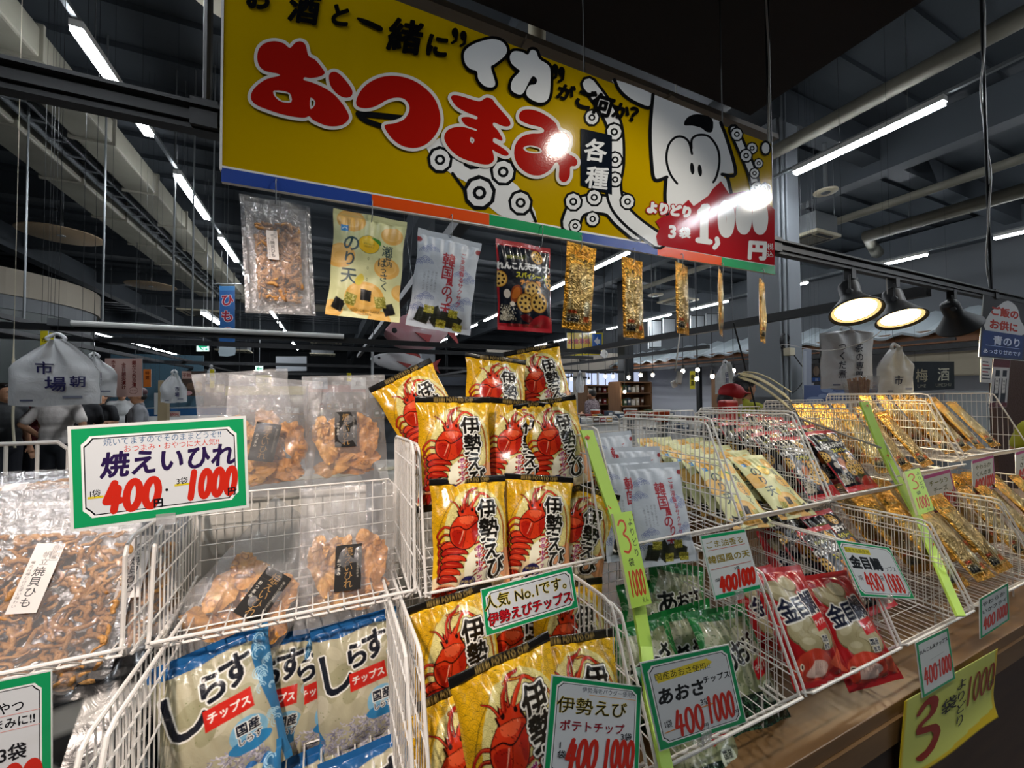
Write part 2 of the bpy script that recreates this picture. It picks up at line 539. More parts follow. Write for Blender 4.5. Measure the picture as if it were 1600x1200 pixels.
    def sample(s, ny, nx):
        """colours at the vertices of an ny x nx grid (box filtered)"""
        A = s.a
        c = np.pad(A.cumsum(0).cumsum(1), ((1, 0), (1, 0), (0, 0)))
        ys = (np.arange(ny) / (ny - 1)) * s.H; xs = (np.arange(nx) / (nx - 1)) * s.W
        hy, hx = s.H / (ny - 1) / 2, s.W / (nx - 1) / 2
        ya = np.clip(np.round(ys - hy), 0, s.H - 1).astype(int); yb = np.clip(np.round(ys + hy), 1, s.H).astype(int); yb = np.maximum(yb, ya + 1)
        xa = np.clip(np.round(xs - hx), 0, s.W - 1).astype(int); xb = np.clip(np.round(xs + hx), 1, s.W).astype(int); xb = np.maximum(xb, xa + 1)
        t = c[yb][:, xb] - c[ya][:, xb] - c[yb][:, xa] + c[ya][:, xa]
        return t / ((yb - ya)[:, None] * (xb - xa)[None, :])[..., None]

def wnoise(X, Y, seed, scale, octaves=3):
    """smooth wavy field from summed sines"""
    r = np.random.RandomState(seed); o = np.zeros_like(X); a = 1.0
    for k in range(octaves):
        for j in range(4):
            th = r.uniform(0, 2 * math.pi); fr = scale * (1.9 ** k) * r.uniform(.7, 1.3)
            o += a * np.sin(fr * (X * math.cos(th) + Y * math.sin(th)) + r.uniform(0, 6.28) + 1.3 * np.sin(fr * .6 * (X * math.sin(th) - Y * math.cos(th)) + r.uniform(0, 6)))
        a *= 0.55
    return o / 4
# ------------------------------------------------------------------ the hall
M_floor = mat('hall_floor', '#5d5f5e', 0.35, noise=(1.2, '#4d4f50', 0.7))
M_ceil = mat('ceiling_deck', '#4b5157', 0.7, noise=(0.8, '#3c4248', 0.6))
M_beam = mat('painted_beam', '#4d5359', 0.6)
M_duct = mat('duct_paint', '#8b8779', 0.6, noise=(2.0, '#6f6c61', 0.6))
M_wallg = mat('grey_wall', '#6b6f73', 0.8, noise=(0.6, '#5f6367', 0.5))
M_wallb = mat('far_wall', '#4a4e52', 0.85, noise=(0.4, '#3a3d41', 0.7))
M_dkgreen = mat('dark_green_panel', '#1c2a27', 0.35)
M_fascia = mat('beige_fascia', '#a49a8a', 0.7, noise=(1.5, '#988d7d', 0.5))
M_soffit = mat('dark_soffit', '#1a1213', 0.8, noise=(1.0, '#241a1a', 0.6))
M_tube = mat('tube_glow', '#ffffff', 0.5, emit=('#f2f8ff', TUBE_W))
M_col = mat('column_paint', '#8d9297', 0.6, noise=(1.5, '#82878c', 0.4))
CEIL = 5.3

def struct(mb, name, m, **kw):
    o = mb.build(name, m, **kw); o['kind'] = 'structure'; return o
struct(MB().box((6, 16, -0.05), (60, 50, 0.1)), 'floor', M_floor)
mb = MB().box((6, 16, CEIL + 0.06), (60, 50, 0.1))
y = -6
while y < 38:                                   # folded deck ribs
    mb.box((6, y, CEIL - 0.02), (60, 0.28, 0.07)); y += 0.62
struct(mb, 'ceiling', M_ceil)
mb = MB()
for y in (3.2, 6.4, 9.6, 12.8, 16, 19.2, 24, 30): mb.box((6, y, CEIL - 0.24), (58, 0.22, 0.40))
struct(mb, 'trim_1', M_beam)                    # roof girders across the hall
mb = MB()
for x in (-12, -6.4, 1.6, 7.4, 12.6): mb.box((x, 15, CEIL - 0.36), (0.26, 48, 0.5))
struct(mb, 'trim_2', M_beam)                    # roof girders along the hall
struct(MB().box((6, 40.6, 2.6), (60, 0.3, 5.6)), 'wall_back', M_wallb)
struct(MB().box((-23.5, 16, 2.6), (0.3, 50, 5.6)), 'wall_left', M_wallb)
struct(MB().box((13.5, 16, 2.6), (0.3, 50, 5.6)), 'wall_right', M_wallg)
struct(MB().box((6, -8.5, 2.6), (60, 0.3, 5.6)), 'wall_front', M_wallb)
# grey column right of the sign, with its conduit
mb = MB().box((5.18, 3.33, CEIL / 2), (0.42, 0.42, CEIL)); 
o = struct(mb, 'column', M_col, bevel=0.01)
o = MB().tube([(5.02, 3.095, 0), (5.02, 3.095, CEIL)], 0.02, 8).tube([(5.10, 3.095, 0), (5.10, 3.095, CEIL)], 0.013, 8).build('conduit_pipe', M_col)
tag(o, 'two thin grey conduits running up the grey column', 'pipe')
# dark column far behind the gold packs
struct(MB().box((8.05, 9.6, CEIL / 2), (0.32, 0.32, CEIL)), 'column', M_black)
struct(MB().box((1.9, 8.6, CEIL / 2), (0.28, 0.28, CEIL)), 'column', M_col)
# lowered dark soffit over the counter and the lit flange along its far edge
struct(MB().box((1.25, 0.45, 3.75), (2.2, 2.36, 1.1)), 'ceiling_soffit', M_soffit)
mb = MB().box((1.2, 1.86, 3.19), (3.0, 0.36, 0.03)).box((1.2, 2.1, 3.10), (3.0, 0.03, 0.22))
for x in (0.85, 1.75): mb.box((x, 1.86, 3.17), (0.03, 0.4, 0.02))
struct(mb, 'trim_3', mat('soffit_flange', '#7d766f', 0.7))

def thing_pipe(name, pts, r, m, label, cat='pipe', n=12):
    o = MB().tube(pts, r, n).build(name, m, smooth=True); return tag(o, label, cat)
# big ducts on the left, pipes on the right
def duct(x, z, w, h, y0, y1, label):
    mb = MB().box((x, (y0 + y1) / 2, z), (w, y1 - y0, h))
    o = mb.build('air_duct', M_duct, bevel=0.02); tag(o, label, 'duct')
    y = y0 + 0.6
    while y < y1: MB().box((x, y, z), (w + 0.05, 0.03, h + 0.05)).build('duct_flange', M_duct, o); y += 1.25
    return o
duct(-2.36, 4.42, 0.34, 0.26, 1.5, 14, 'pale beige duct nearest the row of tube lamps at upper left')
duct(-3.15, 4.42, 0.38, 0.26, 1.5, 14, 'pale beige duct farther left of the tube lamps at upper left')
mb = MB()
for dx in (-0.09, 0.09): mb.box((-2.75 + dx, 7.5, 4.36), (0.02, 13, 0.08))
y = 1.2
while y < 14: mb.box((-2.75, y, 4.33), (0.2, 0.03, 0.015)); y += 0.35
tag(mb.build('cable_tray', M_steel), 'grey cable tray between the two beige ducts', 'cable tray')
thing_pipe('pipe', [(-2.36, 14.1, 4.35), (-2.1, 14.4, 4.3), (1.5, 14.5, 4.3)], 0.12, M_duct, 'horizontal lagged pipe at the far end of the beige ducts')
thing_pipe('pipe', [(4.72, -1.0, 4.3), (4.72, 2.9, 4.3), (4.72, 5.5, 4.32)], 0.075, M_duct, 'long beige pipe above the bright tube lamp at upper right')
thing_pipe('pipe', [(3.72, -0.5, 4.5), (3.72, 3.0, 4.5)], 0.085, mat('dark_pipe', '#55585a', 0.6), 'dark grey pipe right of the grey column under the roof')
thing_pipe('pipe', [(7.6, 0.5, 4.3), (7.6, 9, 4.3)], 0.06, M_duct, 'thin pale pipe right of the cassette air conditioner')
thing_pipe('pipe', [(9.3, 0.2, 4.45), (9.3, 4.2, 4.45), (10.6, 4.6, 4.45)], 0.11, M_duct, 'bent pale pipe below the right roof girder')
thing_pipe('pipe', [(1.02, 1.9, 5.0), (1.02, 1.9, 3.62), (1.12, 2.1, 3.42), (1.4, 2.5, 3.42)], 0.05, M_cream, 'cream bent drain pipe above the top edge of the sign')

# tube lamps: rail, housing and glowing tube
def tube_lamp(x, y, z, ln, label, group, w=0.075):
    b = MB().box((0, 0, 0.035), (w, ln, 0.05)); o = b.build('tube_lamp', M_white, loc=(x, y, z)); tag(o, label, 'ceiling lamp', group)
    MB().box((0, 0, -0.004), (w * 0.92, ln * 0.985, 0.03)).build('light_tube', M_tube, o)
    MB().tube([(0, -ln * .3, 0.06), (0, -ln * .3, CEIL - z + 0.02)], 0.004, 5).build('hanger', M_steel, o)
    return o
for k in range(-3, 11):
    tube_lamp(-1.58, 4.30 + 2.03 * k, 4.0, 1.25, 'white tube lamp in the ceiling row just left of the yellow sign', 'tube lamps left of the sign')
for k in range(-3, 9):
    tube_lamp(4.84, 2.22 + 2.03 * k, 4.0, 1.25, 'white tube lamp in the ceiling row passing behind the yellow sign', 'tube lamps behind the sign')
for k in range(-3, 9):
    tube_lamp(9.93, 2.15 + 2.03 * k, 4.0, 1.22, 'white tube lamp in the row along the right grey wall', 'tube lamps along the right wall')
for k in range(2, 9):
    tube_lamp(-8.5, 18.2 + 2.0 * k, 4.0, 1.5, 'white tube lamp in the far left row above the hanging posters', 'tube lamps in the far left row', 0.1)
for (x, lab) in ((-1.58, 'left of the yellow sign'), (4.84, 'behind the yellow sign'), (9.93, 'along the right wall')):
    tag(MB().box((x, 10, 4.075), (0.035, 32, 0.03)).build('lamp_rail', M_steel), 'thin grey rail carrying the tube lamps ' + lab, 'rail')

for (x, y, z, ln, lab) in ((7.2, 11.2, 2.75, 1.2, 'added tube lamp brightening the far middle stall, left of the dark column'), (9.6, 11.2, 2.75, 1.2, 'added tube lamp brightening the far middle stall, right of the dark column'), (-1.95, 9.0, 2.9, 1.2, 'added tube lamp over the shoppers at left')):  # extra tubes added to brighten the dim stall and hall, outside the ceiling rows
    tube_lamp(x, y, z, ln, lab, None)
# ceiling fittings
def disc(x, y, z, r, label, m=None):
    o = MB().lathe([(0.0, 0.03), (r * .25, 0.03), (r * .98, 0.012), (r, 0.0), (r * .97, -0.008), (0.0, -0.012)], n=32).build('round_diffuser', m or M_cream, loc=(x, y, z), smooth=True)
    tag(o, label, 'ceiling vent')
    MB().tube([(0, 0, 0.02), (0, 0, CEIL - z)], 0.025, 8).build('stem', M_steel, o)
    MB().lathe([(0, -0.02), (0.05, -0.018), (0.055, -0.008)], n=16).build('boss', M_steel, o)
disc(-4.1, 9.25, 4.2, 0.52, 'tan round ceiling disc over the curved beige fascia', mat('tan_disc', '#9a8468', 0.6))
disc(-4.0, 12.7, 4.2, 0.5, 'smaller looking tan ceiling disc beyond the first, left of the lamps', mat('tan_disc', '#9a8468', 0.6))
disc(6.1, 3.19, 4.2, 0.14, 'small pale ceiling disc under the bright tube lamp at right')
disc(-0.62, 3.3, 4.35, 0.36, 'large cream ceiling disc at the upper left corner of the sign')
disc(-1.22, 3.45, 4.5, 0.13, 'small white speaker disc at the very top left of the ceiling', M_white)
disc(7.9, 8.2, 4.1, 0.2, 'pale ceiling disc behind the third gold pack')
def cassette(x, y, z, s, label):
    o = MB().box((0, 0, 0), (s, s, 0.05)).build('air_conditioner', M_cream, loc=(x, y, z), bevel=0.012); tag(o, label, 'air conditioner')
    MB().box((0, 0, 0.16), (s * .88, s * .88, 0.28)).build('casing', M_steel, o)
    MB().box((0, 0, -0.03), (s * .56, s * .56, 0.02)).build('grille', mat('grille_grey', '#8c887c', 0.6), o)
    mb = MB()
    for a in range(4):
        R = Matrix.Rotation(a * math.pi / 2, 3, 'Z'); c = R @ Vector((0, s * .38, -0.027)); mb.box(c, (s * .6, 0.05, 0.012) if a % 2 == 0 else (0.05, s * .6, 0.012))
    mb.build('louvre', M_dark, o)
    mb = MB()
    for sx in (-.4, .4):
        for sy in (-.4, .4): mb.tube([(s * sx, s * sy, .25), (s * sx, s * sy, CEIL - z)], 0.006, 5)
    mb.build('hanger_rods', M_steel, o)
cassette(-3.4, 14.75, 3.95, 1.05, 'cream cassette air conditioner hanging left of the blue flag')
cassette(6.85, 3.85, 3.9, 0.62, 'cream cassette air conditioner behind the grey column')
cassette(9.0, 8.5, 4.1, 0.8, 'cream cassette air conditioner seen between the gold packs')
cassette(-0.1, 18.5, 3.7, 1.2, 'cream cassette air conditioner far under the citrus pack')
cassette(-0.3, 23.5, 3.6, 1.2, 'farthest cream cassette air conditioner, below the nearer one')
cassette(-4.0, 22.5, 3.55, 1.3, 'flat cream air conditioner above the green exit sign')

# hanging rods at the left
M_rod = mat('dull_rod', '#303335', .7, spec=.2)
for i, (px, py, d, top) in enumerate(((37, 515, 4.0, 0), (160, 505, 4.2, 0), (270, 515, 4.6, 0), (300, 520, 4.6, 0), (331, 520, 4.6, 0))):
    p = at(px, py, d)
    o = MB().tube([(p[0], p[1], p[2]), (p[0], p[1], CEIL)], 0.009, 6).build('threaded_rod', M_steel)
    tag(o, 'thin threaded rod hanging from the roof to the left rails, %s from the left' % ('first', 'second', 'third', 'fourth', 'fifth')[i], 'rod', 'threaded rods at the left')

# curved booth at the far left: dark green drum with a beige fascia
cx, cy, R0 = -7.5, 12.24, 2.564
def drum(z0, z1, r, m, name, t=0.12, a0=-3.14, a1=3.13):
    mb = MB(); n = 48; vs = []
    for i in range(n + 1):
        a = a0 + (a1 - a0) * i / n
        for rr in (r, r - t):
            for z in (z0, z1): vs.append((cx + rr * math.cos(a), cy + rr * math.sin(a), z))
    fs = []
    for i in range(n):
        b = 4 * i; c = b + 4
        fs += [(b, c, c + 1, b + 1), (b + 3, c + 3, c + 2, b + 2), (b + 1, c + 1, c + 3, b + 3), (b + 2, c + 2, c, b)]
    fs += [(0, 1, 3, 2), (4 * n, 4 * n + 2, 4 * n + 3, 4 * n + 1)]
    mb.add(vs, fs); return struct(mb, name, m, smooth=False)
drum(3.40, 3.9, R0, M_fascia, 'trim_4')
drum(3.14, 3.40, R0 - 0.05, mat('fascia_band', '#5b5f62', 0.5), 'trim_5')
drum(0.0, 3.14, R0 - 0.08, M_dkgreen, 'wall_booth')
# ------------------------------------------------------------------ bag printing
def art_ebi():
    c = Canvas(170, 235, '#e2b21c', 2.6)
    for x, y in ((0, 40), (170, 190)): pass
    c.poly([(0, 8), (60, 8), (30, 60), (12, 120), (0, 150)], '#d9a40f')
    inside = lambda x, y: ((x - 92) / 72) ** 2 + ((y - 108) / 92) ** 2 < 1
    c.waves(0, 18, 170, 110, 8.5, '#6d5a10', 0.55, lambda x, y: not inside(x, y))
    c.waves(120, 110, 170, 180, 8.5, '#7a6512', 0.5, lambda x, y: not inside(x, y))
    c.ell(92, 108, 72, 92, '#dfd28a')
    c.waves(22, 24, 165, 200, 8.0, '#8d8038', 0.45, inside)
    # chips at the foot
    c.poly([(0, 190), (40, 178), (90, 186), (170, 160), (170, 232), (0, 232)], '#ead3a8', smooth=3)
    c.poly([(96, 205), (128, 160), (170, 150), (170, 228), (110, 228)], '#e7a472', smooth=3)
    for k in range(7): c.stroke([(112 + k * 3, 226), (126 + k * 7, 168 - k * 1.5)], 0.7, '#c97a4e')
    c.ell(128, 212, 24, 17, '#efe0bb', 0.3); c.ell(20, 214, 22, 14, '#d98c5e', -0.2); c.ell(88, 216, 22, 13, '#f0e3c0', 0.1)
    # white panel under the lobster
    c.poly([(62, 150), (105, 135), (112, 205), (80, 208), (58, 190)], '#eeead0', smooth=3)
    # red arc on the right
    arc = [(70, 26), (105, 30), (135, 52), (152, 92), (154, 130), (146, 172)]
    c.stroke(arc, 5.0, '#5a1608', smooth=6); c.stroke(arc, 3.0, '#9c2a12', smooth=6); c.stroke(arc, 0.7, '#e4b030', smooth=6)
    c.stroke([(12, 150), (10, 105), (24, 62), (50, 32)], 1.2, '#6a5312', smooth=6)
    # lobster: horned head at the top, armoured back, legs folding to both sides, tail curling to the foot
    K, R0, R1, R2, R3 = '#240806', '#7d140a', '#a81c0e', '#c93416', '#df5a34'
    def limb(P, w0, w1, c2):
        c.stroke(P, (w0 + 2.0, w1 + 1.6), K, smooth=4); c.stroke(P, (w0, w1), c2, smooth=4)
        Q = smooth_poly(P, 4, False); c.stroke([(x - .15 * w0, y - .2 * w0) for x, y in Q[:len(Q) * 2 // 3]], (w0 * .25, .3), R3)
    for k in range(7):
        y0 = 92 + k * 12
        limb([(80, y0), (100 + 2 * k, y0 - 12 + 3 * k), (112 - 3 * k, y0 + 14), (104 - 6 * k, y0 + 30)], 5.4 - .3 * k, 1.6, (R1, R0, R2)[k % 3])
    for k in range(6):
        y0 = 96 + k * 14
        limb([(36, y0), (20 - k, y0 - 4 + k), (8, y0 + 12 + 3 * k), (12, y0 + 28)], 5.0 - .3 * k, 1.4, (R1, R0)[k % 2])
    for k in range(6):
        y = 128 + k * 12.5; cx_ = 40 - 1.5 * k - (k * k) * .25; w = 29 - 2.3 * k
        P = [(cx_ - w, y + 2), (cx_ - w * .6, y - 8), (cx_ + w * .1, y - 9), (cx_ + w * .8, y - 3), (cx_ + w, y + 7), (cx_ + w * .5, y + 6), (cx_ - w * .2, y + 8), (cx_ - w * .8, y + 10)]
        c.poly(P, K, smooth=3); c.poly([(cx_ + (x - cx_) * .90, y + (yy - y) * .80) for x, yy in P], (R2, R1)[k % 2], smooth=3)
        c.stroke([(cx_ - w * .5, y - 3), (cx_ + w * .5, y)], (1.8, .5), R3); c.stroke([(cx_ - w * .8, y + 5), (cx_ + w * .7, y + 4)], .9, K)
    for k in range(5): a_ = -.9 + .45 * k; c.ell(22 + 20 * math.sin(a_), 206 + 11 * math.cos(a_), 13, 5.0, K, math.pi / 2 - a_); c.ell(22 + 20 * math.sin(a_), 206 + 11 * math.cos(a_), 11.6, 3.8, (R1, R2)[k % 2], math.pi / 2 - a_)
    body = [(50, 70), (58, 60), (72, 57), (84, 62), (93, 76), (95, 96), (90, 116), (78, 132), (60, 138), (44, 134), (32, 122), (29, 104), (34, 88), (42, 78)]
    c.poly(body, K, smooth=4); c.poly([(63 + (x - 63) * .94, 98 + (y - 98) * .95) for x, y in body], R2, smooth=4)
    c.poly([(34, 104), (44, 98), (58, 104), (54, 130), (40, 128)], R1, smooth=3); c.poly([(80, 80), (92, 88), (88, 112), (78, 126), (76, 100)], R1, smooth=3)
    c.poly([(56, 64), (70, 60), (80, 66), (84, 82), (70, 90), (52, 84)], R3, smooth=4)
    c.stroke([(33, 94), (50, 92), (66, 100), (92, 86)], 2.4, K, smooth=4); c.stroke([(64, 100), (60, 118), (54, 134)], 1.3, K, smooth=3)
    c.stroke([(58, 102), (53, 116), (48, 126)], (2.4, .6), '#f2a080', smooth=3); c.stroke([(72, 64), (78, 70), (80, 78)], (2.2, .6), '#f2a080', smooth=3)
    for k in range(34):
        a_ = rnd.uniform(36, 90); b_ = rnd.uniform(68, 130); c.stroke([(a_, b_), (a_ + 1.6, b_ + 2.2)], (1.4, .4), '#5c0f06')
    head = [(50, 74), (46, 60), (53, 63), (54, 48), (61, 57), (66, 42), (71, 55), (80, 44), (81, 58), (91, 54), (88, 68), (94, 78), (72, 72)]
    c.poly(head, K); c.poly([(70 + (x - 70) * .84, 66 + (y - 66) * .82) for x, y in head], R2); c.ell(59, 64, 3.2, 3.8, K, .3); c.ell(80, 62, 3.2, 3.8, K, -.3)
    limb([(62, 58), (66, 38), (84, 22), (98, 18)], 6.0, 2.6, R1); limb([(78, 56), (92, 38), (108, 30), (122, 44)], 6.0, 2.6, R2); limb([(70, 54), (72, 40), (78, 30)], 3.4, 1.2, R0)
    limb([(54, 62), (44, 46), (32, 40)], 3.4, 1.0, R1)
    # lettering
    W = '#f4f2e8'
    for ch, x, y, s in (('伊', 114, 64, 48), ('勢', 117, 104, 48), ('え', 119, 142, 46), ('び', 125, 180, 48)):
        c.text(ch, x, y, s, '#15110c', outline='#191410', ow=3.6, bold=1.6)
    for ch, x, y, s in (('伊', 114, 64, 48), ('勢', 117, 104, 48), ('え', 119, 142, 46), ('び', 125, 180, 48)):
        c.text(ch, x, y, s, '#15110c', outline=W, ow=2.4, bold=1.6)
    c.text('ポテトチップ', 88, 172, 13, '#9a1668', outline='#f3e6d8', ow=1.0, bold=0.6, vertical=True, pitch=13.5)
    c.ell(66, 206, 18, 18, '#1d1a58'); c.text('伊勢海老', 66, 200, 7.5, '#d8c27a'); c.text('パウダー', 66, 209, 7, '#d8c27a'); c.text('使用', 66, 217, 6.5, '#d8c27a')
    return c
def art_seal(text):
    c = Canvas(170, 13, '#12100e', 3.2); c.text(text, 85, 6.5, 9.5, '#c6a860', sx=0.95); return c

def art_noriten():
    c = Canvas(165, 240, '#ced09c', 2.4)
    for x, y, r in ((40, 22, 32), (135, 42, 26), (20, 105, 34), (128, 120, 30), (82, 195, 46), (168, 172, 24), (12, 225, 24), (118, 240, 26)):
        c.ell(x, y, r, r * .82, '#dba950'); c.ell(x - 2, y - 3, r * .82, r * .62, '#e2b768'); c.ell(x + r * .1, y + 1, r * .5, r * .34, '#dcae5a')
    c.rect(17, 34, 34, 49, '#2f83c4'); c.stroke([(20, 44), (26, 39), (31, 42)], 1.4, '#d8ecf4')
    c.ell(83, 72, 25, 21, '#3f5a14'); c.ell(83, 72, 24, 20, '#e3b81c'); c.ell(80, 66, 14, 9, '#ecca3e'); c.poly([(86, 54), (108, 58), (110, 70), (98, 62)], '#3f8a2a', smooth=3)
    c.text('SETOUCHI', 83, 71, 5.2, '#2c4210'); c.text('HASSAKU', 83, 77, 5.2, '#2c4210')
    for ch, x, y, s in (('の', 43, 74, 42), ('り', 42, 110, 34), ('天', 42, 148, 38)): c.text(ch, x, y, s, '#17404a', bold=0.9)
    for ch, x, y, s in (('瀬', 127, 80, 27), ('戸', 130, 97, 16), ('内', 133, 109, 14), ('は', 116, 108, 23), ('っ', 120, 124, 18), ('さ', 122, 142, 22), ('く', 126, 162, 23)):
        c.text(ch, x, y, s, '#1c3f46', bold=0.6)
    for y in (100, 122, 148): c.stroke([(84, y), (86, y + 4), (84, y + 7), (82, y + 4)], 0.8, '#4c5730', closed=True)
    c.poly([(56, 158), (70, 140), (78, 152), (66, 168)], '#d3c048', smooth=3)
    def nori(x, y, s, a, col='#17181a'):
        cs, sn = math.cos(a), math.sin(a)
        c.poly([(x + s * (u * cs - v * sn), y + s * (u * sn + v * cs)) for u, v in ((-1, -1), (1, -.9), (.95, 1), (-.9, .95))], col)
    nori(84, 188, 13, 0.03); nori(25, 214, 13, 0.4); nori(138, 214, 13, -0.35)
    for x, y in ((50, 200), (118, 200)):
        nori(x, y, 13, 0.2 if x < 80 else -.2, '#8d8a3a')
        for k in range(60): c.ell(x + rnd.uniform(-12, 12), y + rnd.uniform(-11, 11), 1.6, 1.1, rnd.choice(('#b9b25a', '#6f6d22', '#d8d08a')))
    c.text('SETOUCHI HASSAKU', 84, 222, 6.5, '#3b4220'); c.text('NORITEN', 84, 230, 6.5, '#3b4220')
    c.rect(0, 9, 165, 10, '#b8ba88')
    return c

def fans(c, x, y, r, col='#5966a0'):
    for dx, dy in ((-r * .95, r * .55), (r * .95, r * .55), (0, 0), (-r * 1.6, r * 1.0)):
        for q in (1, .66, .32):
            c.stroke([(x + dx + q * r * math.cos(t), y + dy - q * r * math.sin(t)) for t in np.linspace(0, math.pi, 11)], 1.15, col)
def art_korean():
    c = Canvas(165, 240, '#bcc5d0', 2.4)
    for x, y in ((34, 46), (22, 78), (128, 92), (150, 104), (36, 164), (20, 192), (120, 178), (146, 160), (96, 196)): fans(c, x, y, 11)
    for x in (4, 160): c.ell(x, 27, 8, 7, '#8e2228')
    c.rect(0, 20, 165, 21, '#b4bcc6'); c.rect(0, 33, 165, 33.8, '#bac2cb')
    for ch, x, y, s in (('韓', 84, 66, 36), ('国', 84, 98, 34), ('風', 92, 121, 18), ('の', 88, 142, 30), ('り', 97, 164, 25), ('天', 90, 187, 30)): c.text(ch, x, y, s, '#a01d2c', bold=1.0)
    c.text('ごま油香るサクサク', 122, 108, 15.5, '#a32a36', vertical=True, pitch=15.5, bold=0.3)
    for k in range(4): c.text('味のりに香りよいごま'[k:k + 8], 56 - k * 10, 126, 6, '#555a66', vertical=True, pitch=6.4)
    for x, y, s, a in ((36, 210, 19, .3), (64, 200, 15, -.4), (96, 212, 20, .15), (118, 214, 18, .5), (70, 218, 14, .9)):
        cs, sn = math.cos(a), math.sin(a)
        c.poly([(x + s * (u * cs - v * sn), y + s * (u * sn + v * cs)) for u, v in ((-1, -.8), (.9, -1), (1, .8), (-.8, 1))], '#20241c')
        for k in range(6): c.stroke([(x - s * .7, y - s * .6 + k * s * .22), (x + s * .6, y - s * .7 + k * s * .25)], 0.6, '#3d4632')
    for x, y, a in ((48, 194, .2), (84, 224, -.2), (112, 196, .4), (128, 226, 0)):
        c.poly([(x - 13, y - 10), (x + 13, y - 8), (x + 12, y + 10), (x - 12, y + 9)], '#8f8a20')
        for k in range(70): c.ell(x + rnd.uniform(-12, 12), y + rnd.uniform(-9, 9), 1.5, .9, rnd.choice(('#b8b23c', '#55540e', '#cfc862')))
    return c

def lotus(c, x, y, r, col='#c9983e'):
    c.ell(x, y, r, r * .97, '#5a3410'); c.ell(x, y, r * .94, r * .9, col); c.ell(x, y, r * .8, r * .76, '#d8b05c')
    for k in range(8): c.ell(x + r * .58 * math.cos(k * .785), y + r * .56 * math.sin(k * .785), r * .15, r * .15, '#2a1608')
    c.ell(x, y, r * .13, r * .13, '#2a1608')
    for k in range(25):
        a, q = rnd.uniform(0, 6.28), r * math.sqrt(rnd.uniform(0, .8)); c.ell(x + q * math.cos(a), y + q * math.sin(a), .6, .6, '#7a5018')
def art_lotus():
    c = Canvas(165, 225, '#0f1420', 2.4)
    c.rect(0, 0, 165, 14, '#a8232a'); c.rect(0, 208, 165, 225, '#b8202c'); c.rect(0, 0, 4, 225, '#a8232a'); c.rect(161, 0, 165, 225, '#a8232a')
    c.text('RENKON TEN CHIPS  RENKON TEN', 82, 7, 7, '#c8605c')
    c.poly([(90, 208), (120, 184), (161, 188), (161, 210)], '#a51c24', smooth=3)
    lotus(c, 118, 34, 20); lotus(c, 160, 94, 22); lotus(c, 4, 100, 22)
    c.stroke([(22, 45), (80, 38)], 11, '#2a3418'); c.text('油揚げに合う', 50, 43, 8.5, '#b8b45a')
    c.text('れんこん天チップス', 84, 64, 19.5, '#f2f2f0', bold=1.1, rot=0.03)
    c.text('スパイシー', 88, 86, 16, '#d8d03a', outline='#2a2a08', ow=1, bold=.7); c.text('チキン味', 92, 104, 16, '#e8982e', outline='#401c06', ow=1, bold=.8)
    c.poly([(132, 76), (142, 84), (136, 86), (146, 98), (132, 90), (138, 87)], '#9fc038')
    c.poly([(34, 150), (38, 122), (56, 112), (66, 128), (58, 146), (42, 158)], '#8a3d12', smooth=4); c.poly([(38, 146), (42, 125), (55, 117), (61, 129), (54, 143)], '#bf6a26', smooth=4)
    c.ell(24, 136, 9, 11, '#cfc6bc'); c.ell(38, 160, 7, 6, '#e3d8c8')
    lotus(c, 98, 124, 26); lotus(c, 76, 156, 26); lotus(c, 118, 152, 28)
    for k in range(240):
        x = 8 + abs(rnd.gauss(0, 16)); y = 200 - abs(rnd.gauss(0, 16)); c.ell(x, y, 1.9, 1.2, rnd.choice(('#dcd5c2', '#b9b09a', '#8f8672')), rnd.uniform(0, 3))
    c.poly([(60, 190), (80, 184), (100, 196), (84, 205)], '#5c1016', smooth=3)
    return c

def art_gold(word, sub):
    c = Canvas(120, 250, '#b98220', 2.2)
    c.rect(10, 62, 110, 232, '#a58a50')
    for k in range(46):
        x = rnd.uniform(12, 106); y = rnd.uniform(70, 200)
        c.stroke([(x, y), (x + rnd.uniform(-5, 5), y + 12), (x + rnd.uniform(-8, 8), y + 30)], rnd.uniform(1.2, 3.0), rnd.choice(('#c9b98a', '#8a6f38', '#e0d4b0', '#6d5628')))
    c.text(word, 60, 52, 25, '#3c240c', outline='#e8c050', ow=1.5, bold=1.2, rot=-0.2)
    c.text('北海道', 60, 28, 18, '#8c5a14', bold=.6)
    c.text(sub, 62, 76, 17, '#5a3010', bold=0.6)
    c.rect(18, 196, 52, 204, '#c04a1c'); c.rect(16, 208, 66, 224, '#77705c'); c.rect(20, 214, 62, 228, '#2f2e2c'); c.ell(90, 188, 12, 24, '#d5cdb0'); c.rect(84, 208, 106, 224, '#d8642a')
    c.text('おいしい', 42, 216, 9, '#e0d8b8')
    return c

